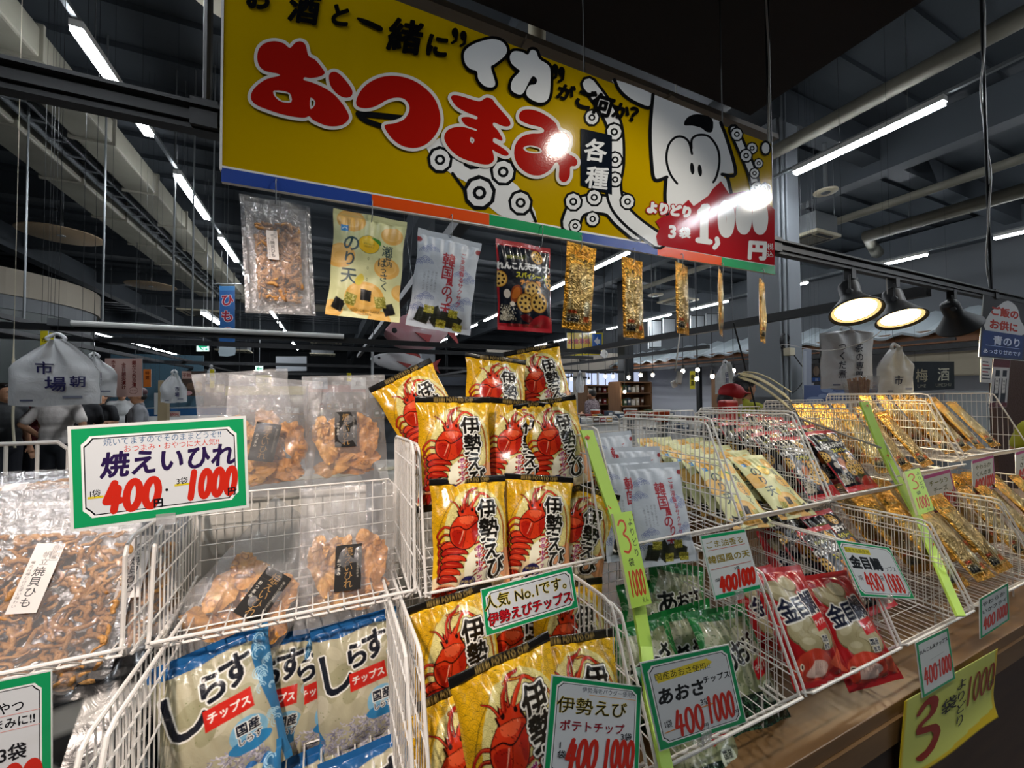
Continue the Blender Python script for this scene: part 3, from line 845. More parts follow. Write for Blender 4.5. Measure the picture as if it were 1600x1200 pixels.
def art_shirasu():
    c = Canvas(180, 240, '#b2ac90', 2.4)
    for k in range(26):
        c.ell(rnd.uniform(0, 150), rnd.uniform(24, 180), rnd.uniform(14, 26), rnd.uniform(10, 18), rnd.choice(('#bdb69a', '#aaa586', '#c6bfa6', '#a09c7c')), rnd.uniform(0, 3))
    for k in range(60): c.ell(rnd.uniform(0, 170), rnd.uniform(24, 190), 1.1, .8, '#6d7a48')
    B = '#2d6f9e'
    c.poly([(0, 0), (180, 0), (180, 24), (120, 20), (60, 27), (0, 22)], '#1f5a92', smooth=3)
    c.poly([(180, 0), (150, 30), (152, 80), (166, 150), (168, 240), (180, 240)], B, smooth=4)
    c.poly([(0, 180), (12, 200), (8, 240), (0, 240)], B)
    for k in range(16):
        x, y, r = rnd.uniform(152, 178), rnd.uniform(15, 180), rnd.uniform(5, 11)
        for q in (1, .6): c.stroke([(x + q * r * math.cos(t), y - q * r * math.sin(t)) for t in np.linspace(0, 4.2, 12)], 1.3, '#a9d4e6')
    # heap of whitebait
    for k in range(420):
        a, q = rnd.uniform(0, 6.28), math.sqrt(rnd.uniform(0, 1)); x, y = 78 + 72 * q * math.cos(a), 208 + 36 * q * math.sin(a)
        t = rnd.uniform(0, 3.1)
        c.stroke([(x, y), (x + 5 * math.cos(t), y + 4 * math.sin(t)), (x + 9 * math.cos(t + .6), y + 8 * math.sin(t + .6))], rnd.uniform(1.2, 2.2), rnd.choice(('#b9b6c4', '#8f8c9e', '#d9d5dd', '#a5a2b4', '#767489')))
    # shirasu lettering
    W = '#f2f0e8'
    for ch, x, y, s in (('し', 38, 86, 84), ('ら', 84, 66, 50), ('す', 122, 56, 56)):
        c.text(ch, x, y, s, '#191c26', outline=W, ow=2.4, bold=2.2, rot=0.12)
    c.poly([(66, 96), (140, 92), (142, 124), (66, 128)], '#c92a20'); c.text('チップス', 104, 110, 17, '#f5efe6', bold=.3)
    c.ell(126, 160, 30, 26, '#7fb4d0'); c.ell(126, 178, 34, 12, '#2e7fb4'); c.text('国産', 126, 150, 19, '#1a2030', outline=W, ow=1.3, bold=.9); c.text('しらす', 126, 168, 13, '#1a2030', outline=W, ow=1, bold=.5)
    return c
def art_aosa():
    c = Canvas(175, 235, '#8d9270', 2.4)
    for k in range(40):
        c.ell(rnd.uniform(0, 175), rnd.uniform(20, 165), rnd.uniform(12, 22), rnd.uniform(9, 15), rnd.choice(('#a2a688', '#838b66', '#b0b298', '#767f5c')), rnd.uniform(0, 3))
    for k in range(260): c.ell(rnd.uniform(0, 175), rnd.uniform(22, 175), 1.6, 1.1, rnd.choice(('#4d6a3a', '#2f5030', '#6d8452')))
    c.poly([(0, 0), (175, 0), (175, 22), (90, 28), (0, 20)], '#146a30', smooth=3)
    c.poly([(175, 0), (150, 24), (160, 90), (175, 120)], '#1c7a38', smooth=3); c.poly([(0, 0), (20, 22), (10, 70), (0, 90)], '#1c7a38', smooth=3)
    for k in range(14):
        x, y, r = rnd.choice((rnd.uniform(150, 172), rnd.uniform(2, 18))), rnd.uniform(20, 110), rnd.uniform(4, 8)
        c.stroke([(x + r * math.cos(t), y - r * math.sin(t)) for t in np.linspace(0, 4.2, 12)], 1.2, '#a8d0a4')
    c.poly([(0, 182), (60, 168), (175, 176), (175, 235), (0, 235)], '#16281c', smooth=3)
    for k in range(420):
        x, y = rnd.uniform(0, 175), rnd.uniform(176, 234); t = rnd.uniform(0, 6.28)
        c.stroke([(x, y), (x + 6 * math.cos(t), y + 4 * math.sin(t)), (x + 8 * math.cos(t + .9), y + 7 * math.sin(t + .9))], rnd.uniform(1, 2.4), rnd.choice(('#1d3a26', '#2c5236', '#0f2016', '#41694a', '#5f8466')))
    W = '#eef0e6'
    for ch, x, y, s in (('あ', 40, 100, 60), ('お', 86, 92, 50), ('さ', 128, 78, 50)): c.text(ch, x, y, s, '#151a18', outline=W, ow=2.2, bold=2.0, rot=0.22)
    c.poly([(104, 116), (172, 96), (174, 128), (106, 148)], '#b01a24'); c.text('チップス', 139, 122, 16, '#f3e8e0', rot=0.27, bold=.3)
    c.ell(132, 170, 22, 20, '#cdd8c4'); c.text('国産', 132, 163, 14, '#16201a', bold=.6); c.text('あおさ', 132, 177, 10, '#16201a', bold=.4)
    return c
def art_kinme():
    c = Canvas(175, 235, '#a81c20', 2.4)
    for k in range(20):
        x, y, r = rnd.uniform(0, 175), rnd.uniform(20, 90), rnd.uniform(6, 10)
        for q in (1, .6): c.stroke([(x + q * r * math.cos(t), y - q * r * math.sin(t)) for t in np.linspace(0, 4.4, 12)], 1.2, '#d88a80')
    for x, y, rx, ry, a in ((60, 60, 46, 26, .5), (95, 110, 56, 34, .3), (60, 130, 40, 30, -.4), (110, 150, 42, 26, .2), (70, 160, 34, 20, .1), (92, 40, 26, 18, 0)):
        c.ell(x, y, rx, ry, '#6d6242', a); c.ell(x - 1, y - 2, rx * .93, ry * .90, rnd.choice(('#a89e78', '#b4aa88', '#9c9270')), a); c.ell(x - rx * .2, y - ry * .3, rx * .5, ry * .35, '#bdb492', a)
    c.poly([(0, 190), (40, 172), (90, 182), (175, 170), (175, 235), (0, 235)], '#9c1a1c', smooth=3)
    c.poly([(8, 206), (30, 178), (74, 168), (112, 182), (128, 206), (92, 222), (40, 224)], '#c8422e', smooth=4); c.poly([(40, 214), (64, 190), (104, 196), (110, 210), (80, 220)], '#e7c8b8', smooth=4)
    c.ell(30, 198, 7, 7, '#e9d9c0'); c.ell(30, 198, 4, 4, '#20100c'); c.poly([(120, 200), (168, 176), (160, 204), (170, 224)], '#d0583c', smooth=3)
    for k in range(14): c.stroke([(45 + k * 5, 186 - (k % 3) * 2), (43 + k * 5, 206)], .7, '#8f2418')
    W = '#efece2'
    for ch, x, y, s in (('金', 48, 92, 50), ('目', 88, 88, 44), ('鯛', 126, 82, 50)): c.text(ch, x, y, s, '#161c34', outline=W, ow=2.6, bold=1.8, rot=.12)
    c.poly([(100, 110), (146, 104), (148, 134), (102, 140)], '#c81c20'); c.text('チップス', 124, 122, 11.5, '#f3e8e0', rot=.12, bold=.3)
    c.text('国産', 116, 154, 13, '#1c2238', outline=W, ow=1.2, bold=.6); c.text('金目', 116, 168, 11, '#1c2238', outline=W, ow=1, bold=.5)
    return c

# ------------------------------------------------------------------ bag shapes
def pillow(w, h, T, seal, nx, ny, seed, pinch=0.05, wr=0.004, dents=0.003, back=0.7, front=True):
    """one side of a sealed bag: (ny, nx, 3); x across, y up, z out; row 0 at the top"""
    s = np.linspace(-1, 1, nx)[None, :].repeat(ny, 0); t = np.linspace(1, -1, ny)[:, None].repeat(nx, 1)
    sl = 1 - 2 * seal / h
    tb = np.clip(np.abs(t) / sl, 0, 1)
    d = (1 - np.abs(s) ** 2.6) ** 0.75 * (1 - tb ** 3.0) ** 0.8
    half = w / 2 * (1 - pinch * (1 - tb ** 4) + 0.012 * np.sin(7 * t + seed) * (1 - tb ** 6))
    X = s * half; Y = t * h / 2
    n1 = wnoise(X / w, Y / w, seed, 5.0, 3)
    fold = np.sin(s * (16 + seed % 5) + 2 * np.sin(3 * s + seed)) * tb ** 3 * (1 - (np.abs(t) > sl))
    Z = T / 2 * d * (1 + 0.10 * n1) + dents * n1 * d ** .4 + wr * fold * np.clip(d * 4, 0, 1) * (0.5 + .5 * np.abs(np.sin(5 * s + seed)))
    Z = Z + 0.0022 * np.sin(s * 5 + seed) * tb ** 3
    if not front: Z = -T / 2 * d * back + 0.0022 * np.sin(s * 5 + seed) * tb ** 3 - 0.0004; 
    return np.stack([X, Y, Z], -1)

def bag_mesh(name, canvas, w, h, T, seal, nx, ny, seed, mat_, backcol='#888888', edgecol=None, parent=None, **kw):
    Pf = pillow(w, h, T, seal, nx, ny, seed, **kw); Cf = canvas.sample(ny, nx)
    bx, by = max(nx // 8, 12), max(ny // 8, 14)
    Pb = pillow(w, h, T, seal, bx, by, seed, front=False, **kw)
    V = np.concatenate([Pf.reshape(-1, 3), Pb.reshape(-1, 3)])
    C = np.concatenate([Cf.reshape(-1, 3), np.tile(np.array(lin(backcol)), (bx * by, 1))])
    i1 = np.arange(ny * nx).reshape(ny, nx); i2 = np.arange(by * bx).reshape(by, bx) + ny * nx
    q1 = np.stack([i1[:-1, :-1], i1[1:, :-1], i1[1:, 1:], i1[:-1, 1:]], -1).reshape(-1, 4)
    q2 = np.stack([i2[:-1, :-1], i2[:-1, 1:], i2[1:, 1:], i2[1:, :-1]], -1).reshape(-1, 4)
    me = bpy.data.meshes.new(name); _fill(me, V, np.concatenate([q1, q2]), C); me.materials.append(mat_)
    return me
def seal_mesh(name, canvas, w, hh, y0, nx, ny, seed, mat_):
    """crimped end strip: a thin double sheet with fine ribs"""
    s = np.linspace(-1, 1, nx)[None, :].repeat(ny, 0); t = np.linspace(1, 0, ny)[:, None].repeat(nx, 1)
    Z = 0.0022 * np.sin(s * 5 + seed) + 0.0012 + 0.0004 * np.sin(t * 40)
    P = np.stack([s * w / 2, y0 + t * hh, Z], -1); Q = P.copy(); Q[..., 2] -= 0.0024
    C = canvas.sample(ny, nx)
    V = np.concatenate([P.reshape(-1, 3), Q.reshape(-1, 3)]); i1 = np.arange(ny * nx).reshape(ny, nx); i2 = i1 + nx * ny
    q1 = np.stack([i1[:-1, :-1], i1[1:, :-1], i1[1:, 1:], i1[:-1, 1:]], -1).reshape(-1, 4)
    q2 = np.stack([i2[:-1, :-1], i2[:-1, 1:], i2[1:, 1:], i2[1:, :-1]], -1).reshape(-1, 4)
    rim = np.concatenate([i1[0], i1[1:, -1], i1[-1, ::-1][1:], i1[::-1, 0][1:-1]]); r2 = rim + nx * ny
    q3 = np.stack([rim, np.roll(rim, -1), np.roll(r2, -1), r2], -1)
    me = bpy.data.meshes.new(name); _fill(me, V, np.concatenate([q1, q2, q3]), np.concatenate([C.reshape(-1, 3)] * 2)); me.materials.append(mat_)
    return me

PROTO = {}
def make_proto(kind, name, canvas, w, h, T, seal, nx, ny, m, backcol, seals=None, variants=1, cat='snack bag', **kw):
    out = []
    for v in range(variants):
        parts = [('__self__', bag_mesh(name, canvas, w, h, T, seal, nx, ny, 3 + 7 * v + len(kind), m, backcol, **kw))]
        if seals:
            for pn, cv, hh, y0 in seals:
                parts.append((pn, seal_mesh(pn, cv, w, hh, y0, nx, 5, 3 + 7 * v + len(kind), m)))
        out.append(parts)
    PROTO[kind] = (name, out, cat, w, h, T)

EB = art_ebi()
SE = art_seal('ISEEBI POTATO CHIP')
make_proto('ebi', 'chip_bag', EB, 0.172, 0.222, 0.058, 0.006, 168, 222, M_bag, '#caa018',
           seals=[('top_seal', SE, 0.014, 0.104), ('bottom_seal', SE, 0.014, -0.118)], variants=3, cat='crisp packet', dents=0.0055, wr=0.008, pinch=0.07)
make_proto('nori', 'snack_pouch', art_noriten(), 0.165, 0.245, 0.030, 0.014, 150, 214, M_bagmatte, '#d2d3a6', variants=2, pinch=0.05)
make_proto('korea', 'snack_pouch', art_korean(), 0.165, 0.245, 0.032, 0.014, 150, 214, M_bagmatte, '#c6ced6', variants=2, pinch=0.06)
make_proto('lotus', 'snack_pouch', art_lotus(), 0.178, 0.245, 0.034, 0.012, 150, 206, M_bag, '#141823', variants=2, pinch=0.02)
make_proto('gold', 'foil_pack', art_gold('チータラ', 'チーズ'), 0.115, 0.265, 0.022, 0.012, 84, 180, M_gold, '#c39222', variants=2, pinch=0.03, wr=0.003)
make_proto('gold2', 'foil_pack', art_gold('さきいか', 'いか'), 0.115, 0.265, 0.022, 0.012, 84, 180, M_gold, '#b08428', variants=1, pinch=0.03, wr=0.003)
make_proto('shirasu', 'chip_bag', art_shirasu(), 0.180, 0.235, 0.055, 0.012, 150, 200, M_bag, '#2d6f9e', variants=2, cat='crisp packet', dents=0.005, wr=0.007, pinch=0.06)
make_proto('aosa', 'chip_bag', art_aosa(), 0.175, 0.230, 0.050, 0.012, 130, 170, M_bag, '#1c6a36', variants=2, cat='crisp packet', dents=0.005, wr=0.007, pinch=0.06)
make_proto('kinme', 'chip_bag', art_kinme(), 0.175, 0.230, 0.050, 0.012, 130, 170, M_bag, '#a01a1e', variants=2, cat='crisp packet', dents=0.005, wr=0.007, pinch=0.06)

_cnt = {}
def put(kind, loc, label, roll=0.0, lean=0.0, yaw=0.0, group=None, scale=1.0, flip=False):
    """stand a copy of a bag at loc (its middle); roll turns it in its plane, lean tips its top away, yaw turns it about the vertical"""
    name, vs, cat, w, h, T = PROTO[kind]
    i = _cnt.get(kind, 0); _cnt[kind] = i + 1
    root = None
    for pn, me in vs[i % len(vs)]:
        o = bpy.data.objects.new(name if pn == '__self__' else pn, me); COL.objects.link(o)
        if root is None: root = o
        else: o.parent = root
    R = Matrix.Rotation(math.radians(yaw), 4, 'Z') @ Matrix.Rotation(math.radians(90 - lean), 4, 'X') @ Matrix.Rotation(math.radians(roll), 4, 'Z')
    root.matrix_world = Matrix.Translation([float(c) for c in loc]) @ R @ Matrix.Scale(scale, 4)
    tag(root, label, cat, group)
    return root
# ------------------------------------------------------------------ the counter
M_wood = mat('counter_wood', '#7d5c36', 0.42, noise=((3, 30, 30), '#634521', 0.75))
M_wood2 = mat('counter_apron', '#553821', 0.5, noise=((2, 2, 18), '#3a2112', 0.7))
t = MB().box((1.55, 1.03, 0.785), (5.9, 1.07, 0.03)).build('counter_table', M_wood, bevel=0.002)
tag(t, 'brown wooden counter carrying the wire baskets', 'counter')
MB().box((1.55, 0.498, 0.745), (5.9, 0.018, 0.05)).build('front_rail', M_wood, t)
MB().box((1.55, 0.60, 0.38), (5.7, 0.02, 0.76)).build('front_panel', M_wood2, t)
for x in (-1.25, 1.4, 4.35): MB().box((x, 1.0, 0.385), (0.05, 0.85, 0.77)).build('leg', M_wood2, t)
# second counter behind it that carries the stock boxes
t2 = MB().box((0.35, 1.95, 0.77), (3.0, 0.5, 0.03)).build('counter_table', M_wood, bevel=0.002)
tag(t2, 'brown wooden counter behind the front baskets', 'counter')
for x in (-1.1, 1.8): MB().box((x, 1.95, 0.378), (0.05, 0.45, 0.755)).build('leg', M_wood2, t2)

RF, RT = 0.0029, 0.00135
def wire_basket(u0, u1, label, tier, vf=None, zf=None, ztop=None, vb=None, zback=None, step=0.026, zl=None, zr=None, group=None, vt=None, lipstep=None):
    up = tier == 'upper'
    vf = vf if vf is not None else (0.75 if up else 0.50); zf = zf or (1.15 if up else 0.908)
    ztop = ztop or (zf + 0.262 if up else zf + 0.203); vb = vb or (1.26 if up else 0.98)
    vt = vt or (vf + (0.115 if up else 0.092))
    vbot, zbot = vf + 0.045, zf - (0.030 if up else 0.042)
    zb = zf - 0.005 if up else zf - 0.02
    zback = zback or ztop
    root = empty('wire_basket', (u0, vf, zbot), label, 'wire basket', group)
    inv = Matrix.Translation((-u0, -vf, -zbot))
    def fin(mb, name):
        o = mb.build(name, M_wire, root); o.data.transform(inv); return o
    # front lip: rail, corner bends, thin rods folded back to the floor edge
    mb = MB()
    mb.tube([(u0 + .012, vbot, zbot), (u0 + 0.002, vf + .012, zf - 0.004), (u0 + .010, vf, zf), (u1 - .010, vf, zf), (u1 - 0.002, vf + .012, zf - 0.004), (u1 - .012, vbot, zbot)], RF, 8)
    mb.tube([(u0 + .012, vbot, zbot), (u1 - .012, vbot, zbot)], RF * .8, 6)
    fin(mb, 'front_rail')
    mb = MB(); x = u0 + 0.03; ls = lipstep or step
    while x < u1 - 0.02:
        mb.tube([(x, vf, zf - .001), (x + .004, vbot, zbot)], RT, 5, cap=False); x += ls
    fin(mb, 'front_rods')
    # floor
    mb = MB(); x = u0 + 0.03
    while x < u1 - 0.02:
        mb.tube([(x + .004, vbot, zbot), (x, vb, zb)], RT, 4, cap=False); x += step
    for k in range(1, 6):
        q = k / 6; mb.tube([(u0 + .01, vbot + (vb - vbot) * q, zbot + (zb - zbot) * q - RT), (u1 - .01, vbot + (vb - vbot) * q, zbot + (zb - zbot) * q - RT)], RT * 1.2, 4, cap=False)
    fin(mb, 'floor_grid')
    # sides
    def zlow(v): return zbot + (zb - zbot) * (v - vbot) / (vb - vbot)
    ztop0 = ztop
    for ztop, x in ((zl or ztop0, u0 + .004), (zr or ztop0, u1 - .004)):
        mb = MB(); rd = 0.02
        mb.tube([(x, vf + .008, zf - .01), (x, vf + .014, zf + .01), (x, vt - rd * .35, ztop - rd), (x, vt, ztop - rd * .3), (x, vt + rd, ztop), (x, vb - rd, ztop - .006), (x, vb - .003, ztop - .012), (x, vb, ztop - rd - .006), (x, vb, zb), (x, vbot, zbot)], RF, 7)
        v = vbot + 0.008
        while v < vb - .006:
            f = min(max((v - vf - .014) / (vt - vf - .014), 0.12), 1); zt = zf + .01 + (ztop - zf - .014) * f
            mb.tube([(x, v, zlow(v)), (x, v, zt)], RT * .85, 4, cap=False); v += 0.0175
        for q in (0.28, 0.58, 0.85):
            z = zbot + (ztop - zbot) * q; vs = vf + .014 + (vt - vf - .014) * max(min((z - zf) / (ztop - zf), 1), 0)
            mb.tube([(x, vs, z), (x, vb, z)], RT * 1.25, 4, cap=False)
        fin(mb, 'side_panel')
    # back grid
    mb = MB()
    mb.tube([(u0 + .008, vb, zb), (u0 + .008, vb, zback - .014), (u0 + .02, vb, zback), (u1 - .02, vb, zback), (u1 - .008, vb, zback - .014), (u1 - .008, vb, zb)], RF * .75, 6)
    x = u0 + 0.035
    while x < u1 - 0.02:
        mb.tube([(x, vb, zb), (x, vb, zback)], RT, 4, cap=False); x += step * 1.15
    z = zb + 0.03
    while z < zback - .012:
        mb.tube([(u0 + .008, vb - RT * 2, z), (u1 - .008, vb - RT * 2, z)], RT, 4, cap=False); z += step * 1.15
    fin(mb, 'back_grid')
    # feet down to the counter
    for x in (u0 + .02, u1 - .02):
        for v in ((vb - .01,) if up else (vbot + .03, vb - .01)): fin(MB().tube([(x, v, 0.8005), (x, v, zlow(v))], RF * .9, 6), 'foot_rod')
    return root

wire_basket(-0.72, -0.262, 'leftmost white wire basket, upper tier, full of brown dried scallop packs', 'upper', zf=1.146, ztop=1.29, vt=.775)
wire_basket(-0.240, 0.150, 'white wire basket with the packs of orange dried ray fin', 'upper', zf=1.146, vb=1.0, zback=1.30, vt=0.785, zl=1.295)
wire_basket(0.162, 0.572, 'white wire basket piled high with yellow lobster crisp packets', 'upper', zf=1.135, vb=1.02, zback=1.30, vt=0.83)
wire_basket(0.625, 1.028, 'white wire basket holding pale blue seaweed pouches', 'upper', zf=1.150, lipstep=0.018)
wire_basket(1.038, 1.432, 'white wire basket holding pale yellow citrus pouches', 'upper', zf=1.163, lipstep=0.012)
wire_basket(1.440, 1.86, 'white wire basket of black lotus root pouches, upper tier', 'upper', zf=1.172, lipstep=0.012)
wire_basket(1.868, 2.36, 'upper white wire basket of gold packs right behind the far green strip', 'upper', zf=1.205, ztop=1.46, lipstep=0.02)
wire_basket(2.368, 3.05, 'rightmost upper white wire basket of gold packs', 'upper', zf=1.235, ztop=1.49, lipstep=0.02)
wire_basket(-0.68, -0.235, 'lower white wire basket at far left with black and silver packs', 'lower', zf=0.925)
wire_basket(-0.222, 0.105, 'lower white wire basket with blue and cream whitebait crisp packets', 'lower', zf=0.930, vb=0.92, ztop=1.135)
wire_basket(0.118, 0.462, 'lower white wire basket with yellow lobster crisp packets under the No.1 card', 'lower', zf=0.920, ztop=1.13)
wire_basket(0.475, 0.850, 'lower white wire basket with green sea lettuce crisp packets', 'lower')
wire_basket(0.860, 1.218, 'lower white wire basket with red sea bream crisp packets', 'lower')
wire_basket(1.226, 1.60, 'lower white wire basket with black lotus pouches', 'lower')
wire_basket(1.608, 2.10, 'lower right white wire basket of gold foil packs', 'lower', zf=0.915)
wire_basket(2.108, 2.80, 'rightmost lower white wire basket of gold packs', 'lower', zf=0.925)

# ------------------------------------------------------------------ packs in the baskets
def P(x, y, v): return onV(x, y, v)
G1 = 'lobster crisp packets'
EBI = [  # x, y, v, roll, lean, yaw, label
    (662, 648, 1.00, 27, 8, 6, 'yellow lobster crisp packet tipped left at the back of the upper pile'),
    (775, 622, 0.985, -6, 16, -4, 'yellow lobster crisp packet lying on top in the middle of the pile'),
    (846, 604, 1.02, 12, 8, -10, 'topmost right yellow lobster crisp packet, its corner pointing up'),
    (808, 700, 0.90, -6, 6, -16, 'yellow lobster crisp packet squeezed between two in the middle row of the pile'),
    (866, 697, 0.875, 9, 8, -8, 'yellow lobster crisp packet at the right end of the middle row of the pile'),
    (712, 705, 0.845, -1, 8, 4, 'large looking yellow lobster crisp packet at left in the middle row of the pile'),
    (917, 800, 0.90, -6, 4, -30, 'yellow lobster crisp packet half hidden beside the green strip'),
    (900, 835, 0.85, -14, 6, -26, 'yellow lobster crisp packet turned away, front right of the upper pile'),
    (840, 826, 0.815, -7, 10, -6, 'yellow lobster crisp packet in the middle of the front row of the pile'),
    (736, 838, 0.788, -3, 12, 5, 'yellow lobster crisp packet at the front left of the upper pile by the basket side'),
]
for i, (x, y, v, ro, le, ya, lab) in enumerate(EBI):
    put('ebi', P(x, y, v), lab, ro, le, ya, G1)
EBL = [
    (805, 1012, 0.78, -8, 10, -10, 'yellow lobster crisp packet standing behind the No.1 card in the lower basket'),
    (716, 1038, 0.715, 2, 14, 6, 'yellow lobster crisp packet at the left back of the lower basket'),
    (892, 1004, 0.73, -3, 14, -6, 'yellow lobster crisp packet at right in the lower basket, below the No.1 card'),
    (728, 1205, 0.63, 5, 22, 6, 'darkest yellow lobster crisp packet at the bottom left of the lower basket'),
    (905, 1120, 0.575, -4, 20, -4, 'yellow lobster crisp packet behind the lobster price card'),
    (812, 1163, 0.535, 5, 18, 4, 'front yellow lobster crisp packet lying beside the lobster price card'),
]
for x, y, v, ro, le, ya, lab in EBL: put('ebi', P(x, y, v), lab, ro, le, ya, 'lobster crisp packets in the lower basket')
# pale blue seaweed pouches
for x, y, v, ro, le, ya, lab in (
    (962, 735, 1.06, 3, 12, -6, 'pale blue seaweed pouch standing highest at the back of its basket'),
    (1003, 762, 0.96, -2, 12, -4, 'pale blue seaweed pouch in the middle of the stack, only its top showing'),
    (984, 792, 0.82, 0, 14, -8, 'pale blue seaweed pouch at left, partly behind the green strip'),
    (1032, 800, 0.79, 0, 16, -8, 'front pale blue seaweed pouch with red lettering and wave fans'),
    ): put('korea', P(x, y, v), lab, ro, le, ya, 'pale blue seaweed pouches in the basket')
# citrus pouches: leaning far back in two stacks
ORD = ('front', 'second', 'third', 'fourth', 'fifth', 'sixth', 'seventh')
for k in range(6):
    put('nori', (1.150 + .006 * k, 0.885 + 0.060 * k, 1.190 + .006 * k), '%s pale yellow citrus pouch from the front in the left stack of the citrus basket' % ORD[k], rnd.uniform(-3, 3), 44 - 2 * k, rnd.uniform(-6, 0), 'pale yellow citrus pouches in the basket')
for k in range(5):
    put('nori', (1.335 + .004 * k, 0.880 + 0.068 * k, 1.195 + .006 * k), '%s pale yellow citrus pouch from the front in the right stack of the citrus basket' % ORD[k], rnd.uniform(-3, 3), 48 - 2 * k, rnd.uniform(-6, 0), 'pale yellow citrus pouches in the basket')
# lotus pouches
for k in range(5):
    put('lotus', (1.545 - 0.004 * k, 0.895 + 0.07 * k, 1.235 + 0.012 * k), '%s black lotus root pouch from the front in the left stack, red seal up' % ORD[k], rnd.uniform(-3, 3), 36 - 2 * k, rnd.uniform(-4, 3), 'black lotus root pouches, upper basket')
for k in range(5):
    put('lotus', (1.742 + 0.003 * k, 0.885 + 0.07 * k, 1.250 + 0.012 * k), '%s black lotus root pouch from the front in the right stack, red seal up' % ORD[k], rnd.uniform(-3, 3), 36 - 2 * k, rnd.uniform(-4, 3), 'black lotus root pouches, upper basket')
for k in range(4):
    put('lotus', (1.37 + 0.12 * (k % 2), 0.69 + 0.06 * k, 0.992 + 0.018 * k), '%s black lotus root pouch from the front in the lower basket' % ORD[k], rnd.uniform(-5, 5), 44, rnd.uniform(-4, 4), 'black lotus root pouches, lower basket')
# gold packs
def golds(u0, u1, n, v0, z0, where, rows, lean=34):
    for r in range(rows):
        for k in range(n):
            u = u0 + (u1 - u0) * (k + .5) / n
            put('gold' if (k + r) % 3 else 'gold2', (u + rnd.uniform(-.006, .006), v0 + 0.085 * r, z0 + 0.018 * r), '%s gold foil pack of row %s in the %s' % (ORD[k] if k else 'leftmost', ('one', 'two', 'three')[r], where), rnd.uniform(-6, 6), lean + rnd.uniform(-4, 4), rnd.uniform(-8, 4), 'gold foil packs in the ' + where)
golds(1.89, 2.34, 3, 0.91, 1.30, 'upper basket behind the far green strip', 3)
golds(2.40, 3.02, 4, 0.91, 1.34, 'rightmost upper basket', 3)
golds(1.63, 2.08, 3, 0.64, 1.02, 'lower basket below the pink cards', 3, 40)
golds(2.13, 2.78, 4, 0.64, 1.03, 'rightmost lower basket', 2, 40)
# whitebait
for x, y, v, ro, le, ya, lab in (
    (484, 1085, 0.83, 3, 18, 4, 'whitebait crisp packet standing in the middle of the back row'),
    (418, 1098, 0.82, -8, 18, 10, 'whitebait crisp packet at the back behind the front left one, blue edge showing'),
    (566, 1062, 0.795, 6, 18, -4, 'whitebait crisp packet leaning at the right with a clear red chips tag'),
    (346, 1118, 0.765, 9, 20, 10, 'whitebait crisp packet at the far left of its basket with big black lettering'),
    (478, 1300, 0.74, 4, 24, 2, 'front middle whitebait crisp packet, only its blue top edge in view'),
    (350, 1335, 0.70, 6, 24, 4, 'front left whitebait crisp packet at the bottom edge of the picture'),
    (590, 1285, 0.69, 6, 24, -3, 'front right whitebait crisp packet with the blue side wave'),
    ): put('shirasu', P(x, y, v), lab, ro, le, ya, 'whitebait crisp packets', scale=.88)
# sea lettuce
for x, y, v, ro, le, ya, lab in (
    (1022, 985, 0.80, 0, 18, -6, 'green sea lettuce crisp packet at the back left by the green strip'),
    (1060, 955, 0.79, -14, 20, -8, 'green sea lettuce crisp packet at the back with a red chips tag'),
    (1020, 1060, 0.70, 3, 24, -4, 'green sea lettuce crisp packet behind the sea lettuce price card'),
    (1090, 1030, 0.72, 3, 24, -6, 'green sea lettuce crisp packet in the middle of its basket'),
    (1152, 1040, 0.635, -2, 34, -6, 'front right green sea lettuce crisp packet with clear black lettering'),
    (1085, 1140, 0.60, -3, 40, -4, 'front left green sea lettuce crisp packet under the price card'),
    ): put('aosa', P(x, y, v), lab, ro, le, ya, 'green sea lettuce crisp packets')
# sea bream
for x, y, v, ro, le, ya, lab in (
    (1235, 882, 0.82, 4, 22, -6, 'red sea bream crisp packet standing at the back under the citrus basket'),
    (1200, 960, 0.74, 2, 30, -6, 'red sea bream crisp packet at the back left against the wire side'),
    (1310, 930, 0.72, 2, 30, -6, 'red sea bream crisp packet hidden at the back right of its basket'),
    (1246, 972, 0.585, -5, 32, -2, 'front left red sea bream crisp packet'),
    (1324, 978, 0.565, -2, 32, -6, 'front right red sea bream crisp packet with clear navy lettering'),
    ): put('kinme', P(x, y, v), lab, ro, le, ya, 'red sea bream crisp packets')

# clear packs -----------------------------------------------------
def film_bag(w, h, T, seed, crumple=0.004):
    """front and back of a crumpled clear bag"""
    ny, nx = 46, 32
    A = pillow(w, h, T, 0.012, nx, ny, seed, pinch=0.04, wr=0.006, dents=crumple)
    B = pillow(w, h, T, 0.012, nx, ny, seed, front=False, pinch=0.04)
    r = np.random.RandomState(seed)
    s = np.linspace(-1, 1, nx)[None, :].repeat(ny, 0); t = np.linspace(-1, 1, ny)[:, None].repeat(nx, 1)
    cr = np.abs(wnoise(s, t, seed + 5, 6, 3)) * crumple * 1.6
    A[..., 2] += cr; B[..., 2] -= cr * .6
    V = np.concatenate([A.reshape(-1, 3), B.reshape(-1, 3)])
    i1 = np.arange(ny * nx).reshape(ny, nx); i2 = i1 + ny * nx
    q1 = np.stack([i1[:-1, :-1], i1[1:, :-1], i1[1:, 1:], i1[:-1, 1:]], -1).reshape(-1, 4)
    q2 = np.stack([i2[:-1, :-1], i2[:-1, 1:], i2[1:, 1:], i2[1:, :-1]], -1).reshape(-1, 4)
    me = bpy.data.meshes.new('clear_bag'); _fill(me, V, np.concatenate([q1, q2]), None); return me

